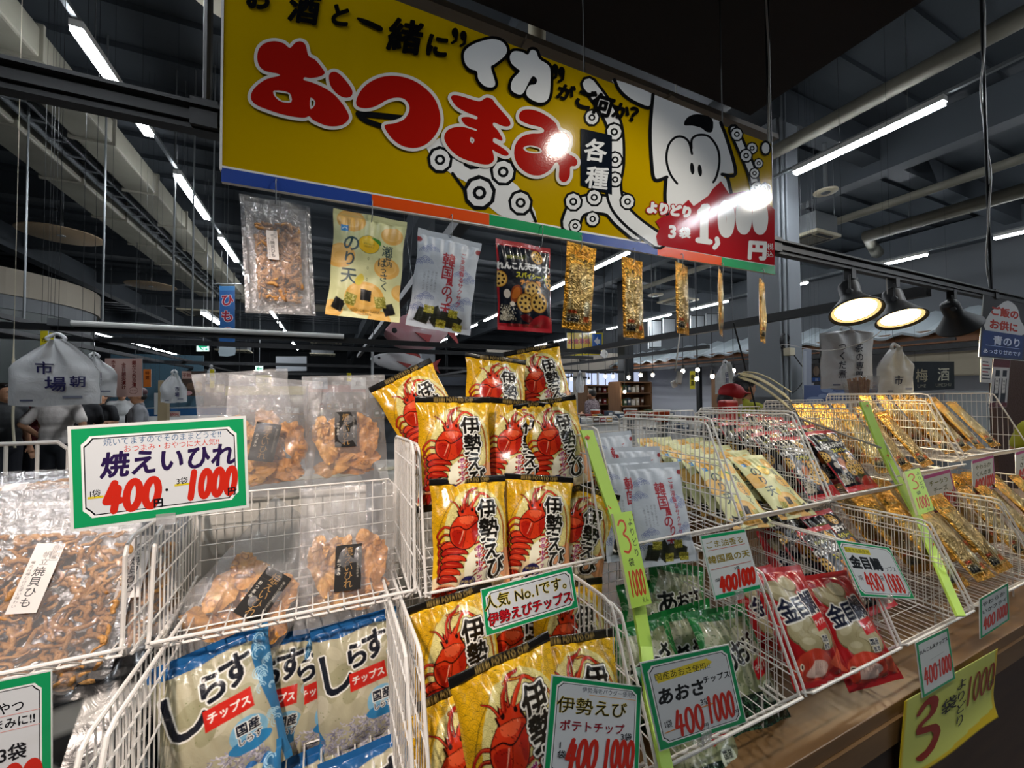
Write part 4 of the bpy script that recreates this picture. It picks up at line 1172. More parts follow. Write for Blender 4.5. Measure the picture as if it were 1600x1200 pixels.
M_ray = mat('dried_ray_fin', attr=True, rough=0.35, bump=(90, 0.35, 1.0), coat=0.2)
M_shell = mat('dried_scallop', '#cf9a58', 0.5, noise=(45, '#96622c', 0.8), bump=(160, 0.3))
def ray_slab(c, r, seed, tilt, col):
    q = np.random.RandomState(seed); nr, na = 18, 72
    rr = np.linspace(0.02, 1, nr)[:, None].repeat(na, 1); aa = np.linspace(0, 2 * math.pi, na, endpoint=False)[None, :].repeat(nr, 0)
    prof = 1 + sum(q.uniform(.08, .30) / k ** .8 * np.cos(k * aa + q.uniform(0, 6.28)) for k in (2, 3, 5, 8, 13))
    X = rr * prof * r[0] * np.cos(aa); Y = rr * prof * r[1] * np.sin(aa)
    Z = 0.005 * wnoise(X / r[0], Y / r[0], seed, 2.6, 3) + 0.006 * rr ** 2 * np.sin(5 * aa + q.uniform(0, 6)) + 0.002 * rr ** 3 * np.sin(17 * aa)
    base = np.array(lin(col)); lo = np.array(lin('#cf8430'))
    n = np.clip(0.5 + 0.5 * wnoise(X / r[0], Y / r[0], seed + 3, 4, 3), 0, 1)[..., None]
    Cc = base * (1 - .55 * n) + lo * .55 * n
    for k in range(q.randint(1, 4)):
        px, py = q.uniform(-.7, .7) * r[0], q.uniform(-.7, .7) * r[1]
        d = np.hypot((X - px), (Y - py) * 1.4); ring = np.exp(-((d - .0065) / .0013) ** 2)[..., None]
        Cc = Cc * (1 - .75 * ring) + np.array(lin('#6e2c12')) * .75 * ring
    V = np.stack([X, Y, Z], -1).reshape(-1, 3)
    T = Matrix.Rotation(tilt[0], 3, 'X') @ Matrix.Rotation(tilt[1], 3, 'Y') @ Matrix.Rotation(tilt[2], 3, 'Z')
    V = V @ np.array(T).T + np.array(c)
    i = np.arange(nr * na).reshape(nr, na); j = np.roll(i, -1, 1)
    Q = np.stack([i[:-1], i[1:], j[1:], j[:-1]], -1).reshape(-1, 4)
    return V, Q, Cc.reshape(-1, 3)
def join_parts(name, parts, m):
    V, Q, C, n = [], [], [], 0
    for v, q, c in parts: V.append(v); Q.append(q + n); C.append(c); n += len(v)
    me = bpy.data.meshes.new(name); _fill(me, np.concatenate(V), np.concatenate(Q), np.concatenate(C)); me.materials.append(m); return me
RAYME, BAGME = [], []
for v in range(3):
    q = np.random.RandomState(40 + v)
    parts = []
    for k, (cx, cy, rx, ry, col) in enumerate(((-.030, -.080, .048, .024, '#f0b65e'), (.034, -.074, .040, .022, '#e8a552'), (-.046, -.030, .024, .044, '#f2ba62'), (.050, -.022, .022, .044, '#e2a04c'), (.0, -.045, .040, .028, '#eaac54'), (-.02, .005, .026, .030, '#efb868'), (.036, .012, .024, .026, '#e6a858'), (-.052, .012, .016, .024, '#f0bc6a'), (.012, -.094, .05, .012, '#e39a44'))):
        parts.append(ray_slab((cx, cy, -.010 + .005 * (k % 4)), (rx, ry), 100 + 10 * v + k, (q.uniform(-.35, .35), q.uniform(-.4, .4), q.uniform(-.6, .6)), col))
    RAYME.append(join_parts('dried_ray_fin', parts, M_ray)); BAGME.append(film_bag(0.185, 0.262, 0.044, 60 + v, 0.006))
    BAGME[-1].materials.append(M_film)
def rlabel():
    f = Flat(); f.rect(-24, -41, 24, 41, '#141312'); f.rect(-24, 21, 24, 22, '#2e2c2a')
    f.text('焼えいひれ', 0, 0, 17, '#a8814a', vertical=True, pitch=14.5)
    f.text('噛むほどに旨み広がる', 17, 6, 5, '#b9b2a4', vertical=True, pitch=5.2)
    f.text('おつまみ', -17, 2, 7, '#d8d2c4', vertical=True, pitch=7.5, bold=.3)
    return f
RL = rlabel()
_rl = None
def ray_pack(loc, label, roll=0, lean=0, yaw=0, v=0, lab=(0.0, -0.01, 0.0)):
    global _rl
    root = bpy.data.objects.new('ray_fin_pack', BAGME[v]); link(root)
    c = link(bpy.data.objects.new('dried_ray_fin', RAYME[v]), root)
    if _rl is None:
        _rl = RL.build('paper_label', M_print, (0, 0, 0), (0.001, 0, 0), (0, 0.001, 0), (0, 0, 1), root); o = _rl
    else:
        o = link(bpy.data.objects.new('paper_label', _rl.data), root)
    o.location = (lab[0], lab[1], 0.0215); o.rotation_euler = (0.02, 0, lab[2]); o['label'] = 'black paper label with gold lettering'
    R = Matrix.Rotation(math.radians(yaw), 4, 'Z') @ Matrix.Rotation(math.radians(90 - lean), 4, 'X') @ Matrix.Rotation(math.radians(roll), 4, 'Z')
    root.matrix_world = Matrix.Translation([float(q) for q in loc]) @ R
    return tag(root, label, 'snack pack', 'packs of dried ray fin')
ray_pack(P(388, 668, 1.10), 'clear pack of orange dried ray fin standing rearmost at left, its top spread wide', 6, 6, 8, 2, (-.01, -.02, 0.0))
ray_pack(P(425, 682, 1.045), 'clear pack of orange dried ray fin standing behind the green price card', -5, 4, 6, 0, (-.012, -.012, -0.12))
ray_pack(P(541, 672, 1.05), 'clear pack of orange dried ray fin standing behind the basket grid at right', 2, 4, -4, 1, (0.0, 0.002, -0.02))
ray_pack(P(410, 915, 0.875), 'clear pack of orange dried ray fin lying tilted in the basket', -42, 22, 6, 2, (.012, -.01, 0.05))
ray_pack(P(545, 862, 0.885), 'clear pack of orange dried ray fin lying in the front right of the basket', 0, 20, -4, 1, (.0, -.028, -0.02))

# scallop packs
def strands(w, h, n, seed):
    q = np.random.RandomState(seed); mb = MB()
    for k in range(n):
        x, y = q.uniform(-w / 2, w / 2), q.uniform(-h / 2, h / 2); a = q.uniform(0, 6.28); pts = []; z = q.uniform(-.006, .009)
        ln = q.uniform(.022, .05)
        for i in range(9):
            a += q.uniform(-.95, .95); x += ln / 9 * math.cos(a); y += ln / 9 * math.sin(a); z += q.uniform(-.0025, .0025)
            x = min(max(x, -w / 2), w / 2); y = min(max(y, -h / 2), h / 2); z = min(max(z, -.010), .013)
            pts.append((x, y, z))
        r = q.uniform(.0018, .0052); mb.tube(pts, [r * (0.5 + .5 * math.sin(.4 + i * .3)) for i in range(9)], 5)
    return mb
def slabel():
    f = Flat(); f.rect(-15, -45, 15, 45, '#e4ddd8'); f.text('国内産', 9, 33, 6.5, '#4a4644', vertical=True, pitch=6.5)
    f.stroke([(5, 44), (13, 44), (13, 22), (5, 22)], .5, '#5a5654', closed=True)
    f.text('帆立', 1, 25, 9.5, '#26242a', vertical=True, pitch=9.5); f.text('焼貝ひも', 0, -12, 13, '#26242a', vertical=True, pitch=13, bold=.3)
    f.text('噛めば噛むほど深い味わい', -10, -8, 4.6, '#5a5654', vertical=True, pitch=5)
    return f
SL = slabel(); _sc = {}
def scallop_pack(loc, label, w=0.17, h=0.27, roll=0, lean=0, yaw=0, lab=(-.02, 0.02, 0), seed=1, big=1.0, fill=(.84, .74)):
    if not _sc:
        _sc['bag'] = film_bag(1, 1, 0.2, 77, 0.02)
    me = film_bag(w, h, 0.034, 70 + seed, 0.004); me.materials.append(M_film)
    root = link(bpy.data.objects.new('scallop_pack', me))
    strands(w * fill[0], h * fill[1], 250, 30 + seed).build('dried_scallop_strands', M_shell, root, smooth=True).location = (0, -h * .05, 0)
    ed = MB()
    for sx in (-1, 1): ed.box((sx * w * .465, 0, 0), (w * .055, h * .97, 0.0016))
    ed.box((0, 0, -0.0135), (w * .86, h * .94, 0.0012))
    ed.build('foil_edge', M_silver, root)['label'] = 'silver foil back and side strips'
    if 'lab' not in _sc: o = _sc['lab'] = SL.build('paper_label', M_print, (0, 0, 0), (0.001, 0, 0), (0, 0.001, 0), (0, 0, 1), root)
    else: o = link(bpy.data.objects.new('paper_label', _sc['lab'].data), root)
    o.location = (lab[0], lab[1], 0.0225); o.rotation_euler = (0, 0, lab[2]); o.scale = (big, big, 1)
    R = Matrix.Rotation(math.radians(yaw), 4, 'Z') @ Matrix.Rotation(math.radians(90 - lean), 4, 'X') @ Matrix.Rotation(math.radians(roll), 4, 'Z')
    root.matrix_world = Matrix.Translation([float(q) for q in loc]) @ R
    return tag(root, label, 'snack pack')
G = 'brown scallop packs in the leftmost basket'
for args in ((P(72, 935, 0.855), 'front brown dried scallop pack with a white label, in the leftmost basket', 0.20, 0.29, -8, 26, 10, (-.012, 0.028, -0.06), 1),
             (P(176, 950, 0.875), 'brown dried scallop pack at the right of the leftmost basket, silver edge forward', 0.15, 0.29, -6, 22, 4, (.02, 0.06, 0), 2),
             (P(-30, 900, 0.93), 'brown dried scallop pack behind the front one at the picture edge, silver side showing', 0.18, 0.29, -4, 24, 6, (.01, 0.02, 0), 3),
             (P(70, 800, 1.07), 'silver scallop pack lying at the back of the leftmost basket below the wire rack', 0.22, 0.26, 4, 60, 4, (-.05, 0.02, 0), 4)):
    loc, lab, w, h, ro, le, ya, lb, sd = args
    tag(scallop_pack(loc, lab, w, h, ro, le, ya, lb, sd, 1.05), group=G)
# black and silver packs at the bottom left
M_blkfilm = mat('black_glossy_film', '#141517', 0.22, coat=.3, bump=(50, 0.4, 1.2))
def dark_pack(loc, label, roll, lean, yaw, seed):
    c = Canvas(170, 240, '#17181a', 1.2)
    c.rect(0, 60, 170, 92, '#9b9a96'); c.poly([(0, 150), (70, 120), (100, 160), (40, 190)], '#b9b8b4'); c.rect(60, 196, 170, 214, '#8d8c88')
    me = bag_mesh('black_pack', c, 0.18, 0.25, 0.04, .012, 40, 56, seed, M_bag, '#17181a')
    o = link(bpy.data.objects.new('black_pack', me))
    o.matrix_world = Matrix.Translation([float(q) for q in loc]) @ Matrix.Rotation(math.radians(yaw), 4, 'Z') @ Matrix.Rotation(math.radians(90 - lean), 4, 'X') @ Matrix.Rotation(math.radians(roll), 4, 'Z')
    return tag(o, label, 'snack pack', 'black packs at the lower left')
dark_pack(P(178, 1135, 0.80), 'black and silver pack lying behind the lower left price card, nearest the whitebait', 8, 34, 8, 5)
dark_pack(P(112, 1185, 0.76), 'black and silver pack farther down behind the lower left price card', 4, 40, 8, 9)

# cartons seen through the basket backs
M_carton = mat('white_carton', '#b9b7b0', 0.7, noise=(8, '#a5a39b', 0.4))
M_brown = mat('brown_carton', '#8b6a45', 0.75, noise=(6, '#7a5b3a', 0.5))
def carton(c, d, label, m, rz=0.0):
    o = MB().box((0, 0, d[2] / 2), d).build('carton', m, loc=c, bevel=0.003); o.rotation_euler = (0, 0, rz)
    MB().box((0, 0, d[2] + .0008), (d[0] * .98, d[1] * .14, .0012)).build('tape', M_cream, o)
    f = Flat()
    for k in range(5): f.rect(-.03, .01 + .012 * k, .06 - .01 * (k % 3), .014 + .012 * k, '#5a5c60')
    f.build('print', M_print, (0, -d[1] / 2, d[2] * .4), (1, 0, 0), (0, 0, 1), (0, -1, 0), o)
    return tag(o, label, 'carton', 'cartons behind the front baskets')
carton((-0.10, 1.20, 0.8005), (0.36, 0.32, 0.48), 'white carton standing behind the left basket grid', M_carton, 0.03)
carton((0.30, 1.24, 0.8005), (0.34, 0.36, 0.48), 'white carton behind the piled lobster packets', M_carton, -0.04)
carton((-0.56, 1.48, 0.8005), (0.30, 0.12, 0.22), 'brown carton behind the leftmost basket', M_brown, 0.0)
carton((0.80, 1.36, 0.8005), (0.30, 0.16, 0.36), 'carton behind the pale blue pouches', M_brown, 0.0)
carton((1.72, 1.42, 0.8005), (0.56, 0.22, 0.36), 'long carton behind the black lotus pouches', M_brown, 0.0)
# ------------------------------------------------------------------ the yellow sign over the counter
VB = 1.0
sign = MB()
bl, br = onV(347, 262, VB), onV(1209, 414, VB)
sign.prism([(bl[0], bl[2] - .004), (br[0], br[2] - .004), (1.560, 2.464), (bl[0], 2.464)], (1, 0, 0), (0, 0, 1), (0, VB, 0), (0, 0.012, 0))
sign = sign.build('hanging_sign', mat('sign_board', '#b99800', 0.08, bump=(200, 0.015), spec=0.3))
tag(sign, 'long yellow hanging sign with big red lettering and a cartoon squid', 'sign')
def m6(x, y): p = onV(340 + x / 2.7586, -y / 2.7586, VB); return (p[0], p[2])
def m5(x, y): return m6(x + 300 * 2.7586, y)
N = lambda pts: [(x, -y) for x, y in pts]
S5 = 300 * 2.7586
X5 = lambda pts: [(x + S5, -y) for x, y in pts]
f = Flat(m6)
Y_, R_, K_, W_ = '#b99a00', '#a8170f', '#0d0e0f', '#e4e6e6'
B_ = '#16181a'
# squid drawing: mantle with side fin, brow, big round face, arms with suckers
LW = 15
f.poly(X5([(880, 343), (1050, 408), (1045, 450), (1025, 465), (950, 432), (900, 385)]), W_, smooth=3)
f.stroke(X5([(882, 345), (902, 388), (950, 432), (1025, 466), (1046, 448)]), LW, B_, smooth=4)
f.poly(X5([(1045, 405), (1340, 526), (1370, 600), (1405, 745), (1345, 752), (1385, 800), (1390, 900), (1100, 960), (1105, 800), (1108, 762), (1055, 775), (1040, 700), (1036, 560)]), W_)
f.stroke(X5([(1048, 408), (1036, 560), (1042, 700), (1056, 776), (1108, 764)]), LW, B_, smooth=4)
f.stroke(X5([(1340, 530), (1370, 610), (1404, 748), (1346, 752)]), LW, B_, smooth=4)
f.stroke(X5([(1104, 770), (1100, 860), (1116, 960)]), LW, B_, smooth=4); f.stroke(X5([(1368, 760), (1384, 830), (1386, 880)]), LW, B_, smooth=4)
f.poly(X5([(1182, 540), (1195, 508), (1240, 492), (1302, 512), (1304, 566), (1280, 570), (1255, 552), (1215, 542)]), B_, smooth=3)
f.ell(1168 + S5, -690, 58, 104, W_, 28); f.ell(1276 + S5, -686, 62, 104, W_, 28)
f.stroke(X5([(1152, 792), (1122, 750), (1106, 690), (1114, 630), (1140, 596), (1172, 590), (1202, 612), (1216, 664)]), 10, B_, smooth=4)
f.stroke(X5([(1214, 640), (1216, 600), (1246, 582), (1290, 590), (1326, 640), (1334, 700), (1322, 760), (1308, 786)]), 10, B_, smooth=4)
f.ell(1217 + S5, -727, 9, 26, B_, 16, .1); f.ell(1250 + S5, -735, 9, 26, B_, 16, .1)
def sucker(x, y, r, k=0.42): f.ell(x, -y, r, r * 1.08, B_, 9, .2); f.ell(x, -y, r * .78, r * .84, W_, 9, .1); f.ell(x, -y, r * k, r * k, B_, 10); f.ell(x, -y, r * k * .5, r * k * .5, W_, 8)
def arm(P, w, closed=False):
    f.stroke([(x, -y) for x, y in P], w, B_, smooth=5); f.stroke([(x, -y) for x, y in P], w - 24, W_, smooth=5)
f.poly(N([(900, 640), (1010, 590), (1130, 700), (1290, 800), (1375, 950), (1210, 925), (1090, 800), (1000, 745)]), W_, smooth=3)
f.stroke(N([(1012, 748), (1050, 800), (1085, 850)]), 13, B_); f.stroke(N([(1335, 870), (1355, 920), (1370, 955)]), 13, B_)
f.stroke(N([(1065, 710), (1090, 725), (1120, 722)]), 13, B_)
for x, y, r in ((958, 690, 56), (1230, 742, 58), (1128, 832, 72), (1305, 875, 54)): sucker(x, y, r)
arm([(1520 + 0, 965), (1545, 905), (1600, 880), (1690, 890), (1740, 940), (1810, 1000)], 92)
for x, y, r in ((1532, 870, 42), (1622, 852, 38), (1748, 868, 40), (1540, 975, 30), (1615, 945, 34)): sucker(x, y, r)
arm([(1598, 365), (1640, 420), (1680, 480), (1712, 560), (1718, 700), (1705, 790), (1722, 880), (1790, 960), (1900, 1040)], 76)
for x, y, r in ((1612, 508, 36), (1708, 570, 40), (1712, 690, 36), (1712, 775, 34), (1765, 870, 36)): sucker(x, y, r)
arm([(2222, 560), (2262, 650), (2300, 740), (2322, 830)], 50)
for x, y, r in ((2236, 580, 30), (2302, 640, 26), (2276, 672, 30), (2330, 705, 22), (2312, 748, 24), (2320, 810, 26), (2358, 812, 24)): sucker(x, y, r)
f.ell(1532 + S5, -640, 24, 34, B_, 12); f.ell(1532 + S5, -640, 16, 24, W_, 12)
f.stroke(N([(605, 492), (700, 500), (812, 512)]), 24, B_, smooth=3); f.stroke(N([(606, 494), (640, 522), (705, 545)]), 22, B_, smooth=3)
# red price burst
burst = [(1085, 935), (1130, 925), (1200, 862), (1222, 890), (1285, 845), (1305, 815), (1340, 782), (1376, 838), (1440, 825), (1500, 815), (1528, 860), (1571, 905), (1571, 1144), (1343, 1106), (1068, 1056), (1060, 1020), (1076, 985), (1058, 955)]
f.poly(X5(burst), '#a51f27')
f.text('よりどり', 1118 + S5, -905, 50, W_, outline='#a51f27', ow=9, bold=9, rot=-.12)
f.text('3', 1130 + S5, -997, 72, W_, bold=7, rot=-.05); f.text('袋', 1184 + S5, -1005, 48, W_, bold=5)
for ch, x, y, w, h in (('1', 1268, 965, 60, 170), ('0', 1362, 945, 82, 160), ('0', 1438, 935, 78, 150), ('0', 1508, 940, 72, 140)):
    for st in DIG[ch]: f.stroke([(x + S5 - w / 2 * .55 + px * w * .55, -(y + h / 2 * .8 - py * h * .8)) for px, py in st], 36, W_)
f.stroke(X5([(1250, 915), (1278, 893)]), 30, W_); f.stroke(X5([(1240, 1036), (1292, 1044)]), 24, W_)
f.stroke(X5([(1322, 1030), (1326, 1050), (1312, 1068)]), 20, W_)
f.text('円', 1496 + S5, -1078, 84, W_, bold=11, rot=-.06); f.text('税込', 1551 + S5, -1080, 30, W_, vertical=True, pitch=32)
# black box with two white characters
f.poly(X5([(735, 555), (870, 586), (870, 840), (736, 800)]), '#101722')
f.text('各', 800 + S5, -650, 100, W_, bold=5, rot=-.12); f.text('種', 806 + S5, -768, 100, W_, bold=5, rot=-.12)
# black brush line
for ch, x, y, s in (('お', 180, -10, 120), ('酒', 375, 40, 135), ('と', 528, 70, 100), ('緒', 808, 160, 150), ('に', 945, 200, 105)):
    f.text(ch, x, -y, s, K_, bold=11, rot=-.16)
f.poly(N([(600, 80), (640, 88), (700, 115), (712, 130), (700, 140), (660, 122), (612, 98)]), K_, smooth=3)
for x, y in ((1022, 145), (1058, 158), (1452, 300), (1480, 312)):
    f.ell(x, -y, 15, 22, K_, 12); f.stroke(N([(x + 8, y + 6), (x + 4, y + 34), (x - 12, y + 44)]), 12, K_)
for ch, x, y, s in (('が', 670 + S5, 402, 74), ('ご', 752 + S5, 430, 92), ('何', 830 + S5, 455, 96), ('か', 908 + S5, 482, 76), ('？', 980 + S5, 500, 76)):
    f.text(ch, x, -y, s, K_, bold=8, rot=-.3)
# white katakana with heavy black outline
for pts in ([(1060, 240), (1072, 215), (1112, 190), (1180, 172), (1225, 185), (1245, 215), (1235, 245), (1192, 280), (1176, 292), (1186, 330), (1195, 365), (1182, 380), (1150, 375), (1122, 345), (1116, 312), (1086, 300), (1065, 275)],
            [(1258, 245), (1275, 225), (1310, 228), (1335, 240), (1348, 220), (1370, 225), (1384, 258), (1420, 282), (1432, 312), (1430, 400), (1415, 438), (1380, 445), (1338, 424), (1328, 400), (1342, 372), (1368, 366), (1374, 346), (1356, 332), (1338, 360), (1312, 408), (1282, 406), (1262, 385), (1270, 346), (1300, 312), (1290, 300), (1264, 276)]):
    f.stroke(N(pts), 26, K_, closed=True, smooth=3); f.poly(N(pts), W_, smooth=3)
# big red hiragana with white outline
BIG = [([(235, 318), (200, 308), (178, 285), (172, 250), (180, 215), (205, 192), (245, 183), (285, 192), (312, 212), (335, 190), (360, 184), (380, 200), (392, 245), (420, 262), (448, 295), (462, 320), (440, 335), (400, 342), (376, 338), (372, 350), (400, 358), (450, 378), (500, 410), (540, 455), (565, 500), (560, 525), (530, 545), (480, 548), (440, 535), (410, 520), (395, 505), (375, 512), (330, 508), (270, 495), (210, 475), (165, 455), (145, 430), (150, 400), (175, 370), (215, 345), (255, 335), (270, 330), (258, 322)], [[(245, 395), (310, 405), (318, 445), (275, 443), (247, 420)], [(400, 426), (420, 440), (418, 460), (400, 474)]]),
       ([(480, 330), (495, 315), (520, 320), (555, 355), (580, 395), (575, 420), (545, 425), (510, 405), (485, 370)], []),
       ([(597, 455), (605, 415), (640, 370), (700, 338), (770, 332), (840, 350), (900, 390), (940, 440), (958, 500), (955, 550), (930, 595), (890, 630), (840, 642), (790, 630), (750, 600), (722, 560), (722, 542), (760, 536), (800, 520), (822, 490), (825, 460), (805, 432), (770, 425), (730, 435), (690, 458), (655, 470), (620, 470)], []),
       ([(1005, 430), (1012, 415), (1045, 418), (1100, 435), (1130, 440), (1155, 425), (1180, 430), (1195, 450), (1225, 485), (1255, 520), (1258, 545), (1230, 548), (1190, 532), (1186, 545), (1205, 565), (1225, 600), (1220, 610), (1190, 598), (1186, 615), (1210, 630), (1245, 655), (1252, 670), (1235, 675), (1195, 657), (1182, 650), (1190, 690), (1165, 712), (1110, 705), (1040, 680), (995, 640), (975, 600), (985, 570), (1010, 555), (1050, 550), (1090, 560), (1112, 568), (1112, 560), (1075, 548), (1055, 530), (1050, 512), (1080, 508), (1112, 518), (1116, 506), (1075, 490), (1030, 465)], [[(1090, 595), (1105, 605), (1098, 622), (1086, 612)]]),
       ([(1300, 520), (1300, 490), (1325, 476), (1370, 480), (1420, 505), (1455, 535), (1465, 560), (1480, 570), (1510, 585), (1515, 620), (1505, 660), (1535, 680), (1548, 700), (1540, 718), (1518, 722), (1515, 760), (1500, 785), (1480, 785), (1468, 765), (1470, 720), (1455, 702), (1430, 735), (1390, 758), (1345, 755), (1300, 725), (1277, 680), (1280, 630), (1305, 595), (1345, 580), (1388, 578), (1405, 568), (1390, 552), (1340, 540)], [[(1315, 640), (1345, 630), (1385, 640), (1395, 658), (1370, 665), (1330, 658)]])]
for o, hs in BIG:
    f.stroke(N(o), 28, '#d9d6d0', closed=True, smooth=3)
    for h in hs: f.stroke(N(h), 10, '#d9d6d0', closed=True)
for o, hs in BIG: f.poly(N(o), R_, holes=[N(h) for h in hs], smooth=3)
o = f.build('printed_face', M_sign, (0, VB, 0), (1, 0, 0), (0, 0, 1), (0, -1, 0), sign, lift=.0010)
f2 = Flat(lambda x, y: tuple(onV(x, -y, VB)[[0, 2]]))
tops = [(346, 262), (581, 304), (764, 335), (909, 364), (1027, 384), (1127, 402), (1210, 416)]; bots = [(346, 284), (581, 322), (764, 352), (909, 377), (1027, 399), (1127, 415), (1211, 429)]
for i, c in enumerate(('#2f4da0', '#e8541a', '#149a5c', '#2f4da0', '#e8541a', '#149a5c')):
    f2.poly(N([bots[i], bots[i + 1], tops[i + 1], tops[i]]), c)
f2.build('colour_strip', mat('glossy_tape', attr=True, rough=0.18, bump=(400, 0.05)), (0, VB, 0), (1, 0, 0), (0, 0, 1), (0, -1, 0), sign, lift=.0016)
mb = MB(); p, q = onV(346, 284, VB), onV(1211, 429, VB)
mb.prism([(p[0], p[2]), (q[0], q[2]), (q[0], q[2] + .034), (p[0], p[2] + .034)], (1, 0, 0), (0, 0, 1), (0, VB - .0012, 0), (0, 0.010, 0)); mb.build('lower_edge', M_white, sign)
mb = MB(); mb.box((bl[0] - .002, VB + .005, 2.21), (.004, .016, .49)); mb.build('edge_trim', M_white, sign)
for u in (0.1, 0.7, 1.3): MB().tube([(u, VB + .008, 2.455), (u, VB + .012, 3.2)], .0022, 5).build('hanging_wire', M_black, sign); MB().tube([(u, VB + .012, 2.12), (u, 1.078, 2.12)], .004, 6).build('bar_hook', M_black, sign)

# ------------------------------------------------------------------ display packs hanging on hooks under the sign
def hook(x, y0, y1, label):
    a, b = onV(x, y0, VB), onV(x, y1, VB)
    z0, z1 = a[2], b[2]; u = a[0]; v = VB - .004
    pts = [(u, v + .004, z0 + .004), (u, v - .004, z0 + .005), (u, v - .008, z0 - .004), (u, v - .006, (z0 + z1) / 2), (u, v - .004, z1 + .004), (u - .001, v + .001, z1 - .006), (u - .002, v + .006, z1 - .007), (u - .002, v + .009, z1)]
    o = MB().tube(smooth_poly(pts, 4, False), .0012, 6).build('wire_hook', M_steel, smooth=True)
    return tag(o, label, 'hook', 'wire hooks under the sign')
HK = [(432, 286, 314, 'first'), (581, 318, 344, 'second'), (705, 340, 367, 'third'), (845, 356, 383, 'fourth'), (906, 372, 390, 'fifth'), (988, 392, 410, 'sixth'), (1063, 400, 420, 'seventh'), (1126, 414, 432, 'eighth'), (1189, 423, 440, 'ninth')]
for x, y0, y1, n in HK: hook(x, y0, y1, 'thin wire hook holding the %s hanging pack from the left' % n)
HV = VB + .006
scallop_pack(onV(436, 402, HV + .01), 'clear pack of dried scallop hanging first from the left under the sign', 0.135, 0.250, 3, 0, 8, (-.012, .018, 0.02), 6, .68, (.60, .66))
put('nori', onV(574, 417, HV), 'pale yellow citrus pouch hanging second from the left under the sign', -4, -2, -6)
put('korea', onV(695, 442, HV), 'pale blue pouch with red lettering hanging third from the left under the sign', -7, -2, -4)
put('lotus', onV(820, 449, HV), 'black lotus root pouch with red edges hanging fourth under the sign', 1, 0, 6)
put('gold', onV(905, 449, HV), 'wide looking gold foil pack hanging fifth under the sign', -3, -3, 4, scale=.95)
put('gold2', onV(989, 466, HV), 'gold foil pack with ribbed window hanging sixth under the sign', 1, 0, 14, scale=.95)
put('gold', onV(1066, 467, HV), 'narrow gold foil pack hanging seventh under the sign, turned half away', 1, 0, 20, scale=.90)
put('gold', onV(1126, 473, HV), 'gold foil pack hanging eighth under the sign, seen almost edge on', 0, 0, 33, scale=.88)
put('gold2', onV(1191, 486, HV), 'last gold foil pack hanging at the right end of the sign beside the column', 0, 0, 25, scale=.90)

# ------------------------------------------------------------------ lighting bar, poles and track spots
bar = MB().box((0.9, 1.1, 2.112), (10.2, 0.045, 0.022)).box((0.9, 1.1, 2.134), (10.2, 0.07, 0.008)).box((0.9, 1.1, 2.094), (10.2, 0.03, 0.016)).build('lighting_bar', M_black)
tag(bar, 'long black lighting bar running behind the yellow sign', 'lighting bar')
for (x, y, lab) in ((1201, 140, 'black hanging pole at the right end of the yellow sign'), (1540, 200, 'black hanging pole at far right carrying a white cord'), (325, 80, 'black hanging pole at the left edge of the sign')):
    p = onV(x, y, 1.1)
    o = MB().tube([(p[0], 1.1, 2.13), (p[0], 1.1, CEIL)], .009, 8).build('hanging_pole', M_black); tag(o, lab, 'pole')
    MB().box((p[0], 1.1, 2.12), (.05, .055, .06)).build('clamp', M_black, o)
p = onV(1540, 200, 1.1); pts = []
for k in range(60):
    z = 2.05 + k * .055; pts.append((p[0] + .014 * math.cos(k * .33) + .008 * math.sin(k * .9), 1.1 + .014 * math.sin(k * .33), z))
tag(MB().tube(pts, .005, 6).build('cord', M_white, smooth=True), 'white cord wound around the far right hanging pole', 'cord')
p = onV(1201, 140, 1.1)
tag(MB().tube([(p[0] - .022 + .006 * math.sin(k * .5), 1.085, 2.1 + k * .05) for k in range(64)], .0045, 6).build('cord', M_white, smooth=True), 'white cord beside the pole at the right end of the sign', 'cord')
M_glow = mat('warm_lamp_glass', '#fff2d0', 0.3, emit=('#ffe2a0', 9.0))
M_inner = mat('lamp_reflector', '#d8c48c', 0.25, 0.4, emit=('#ffd890', 1.1))
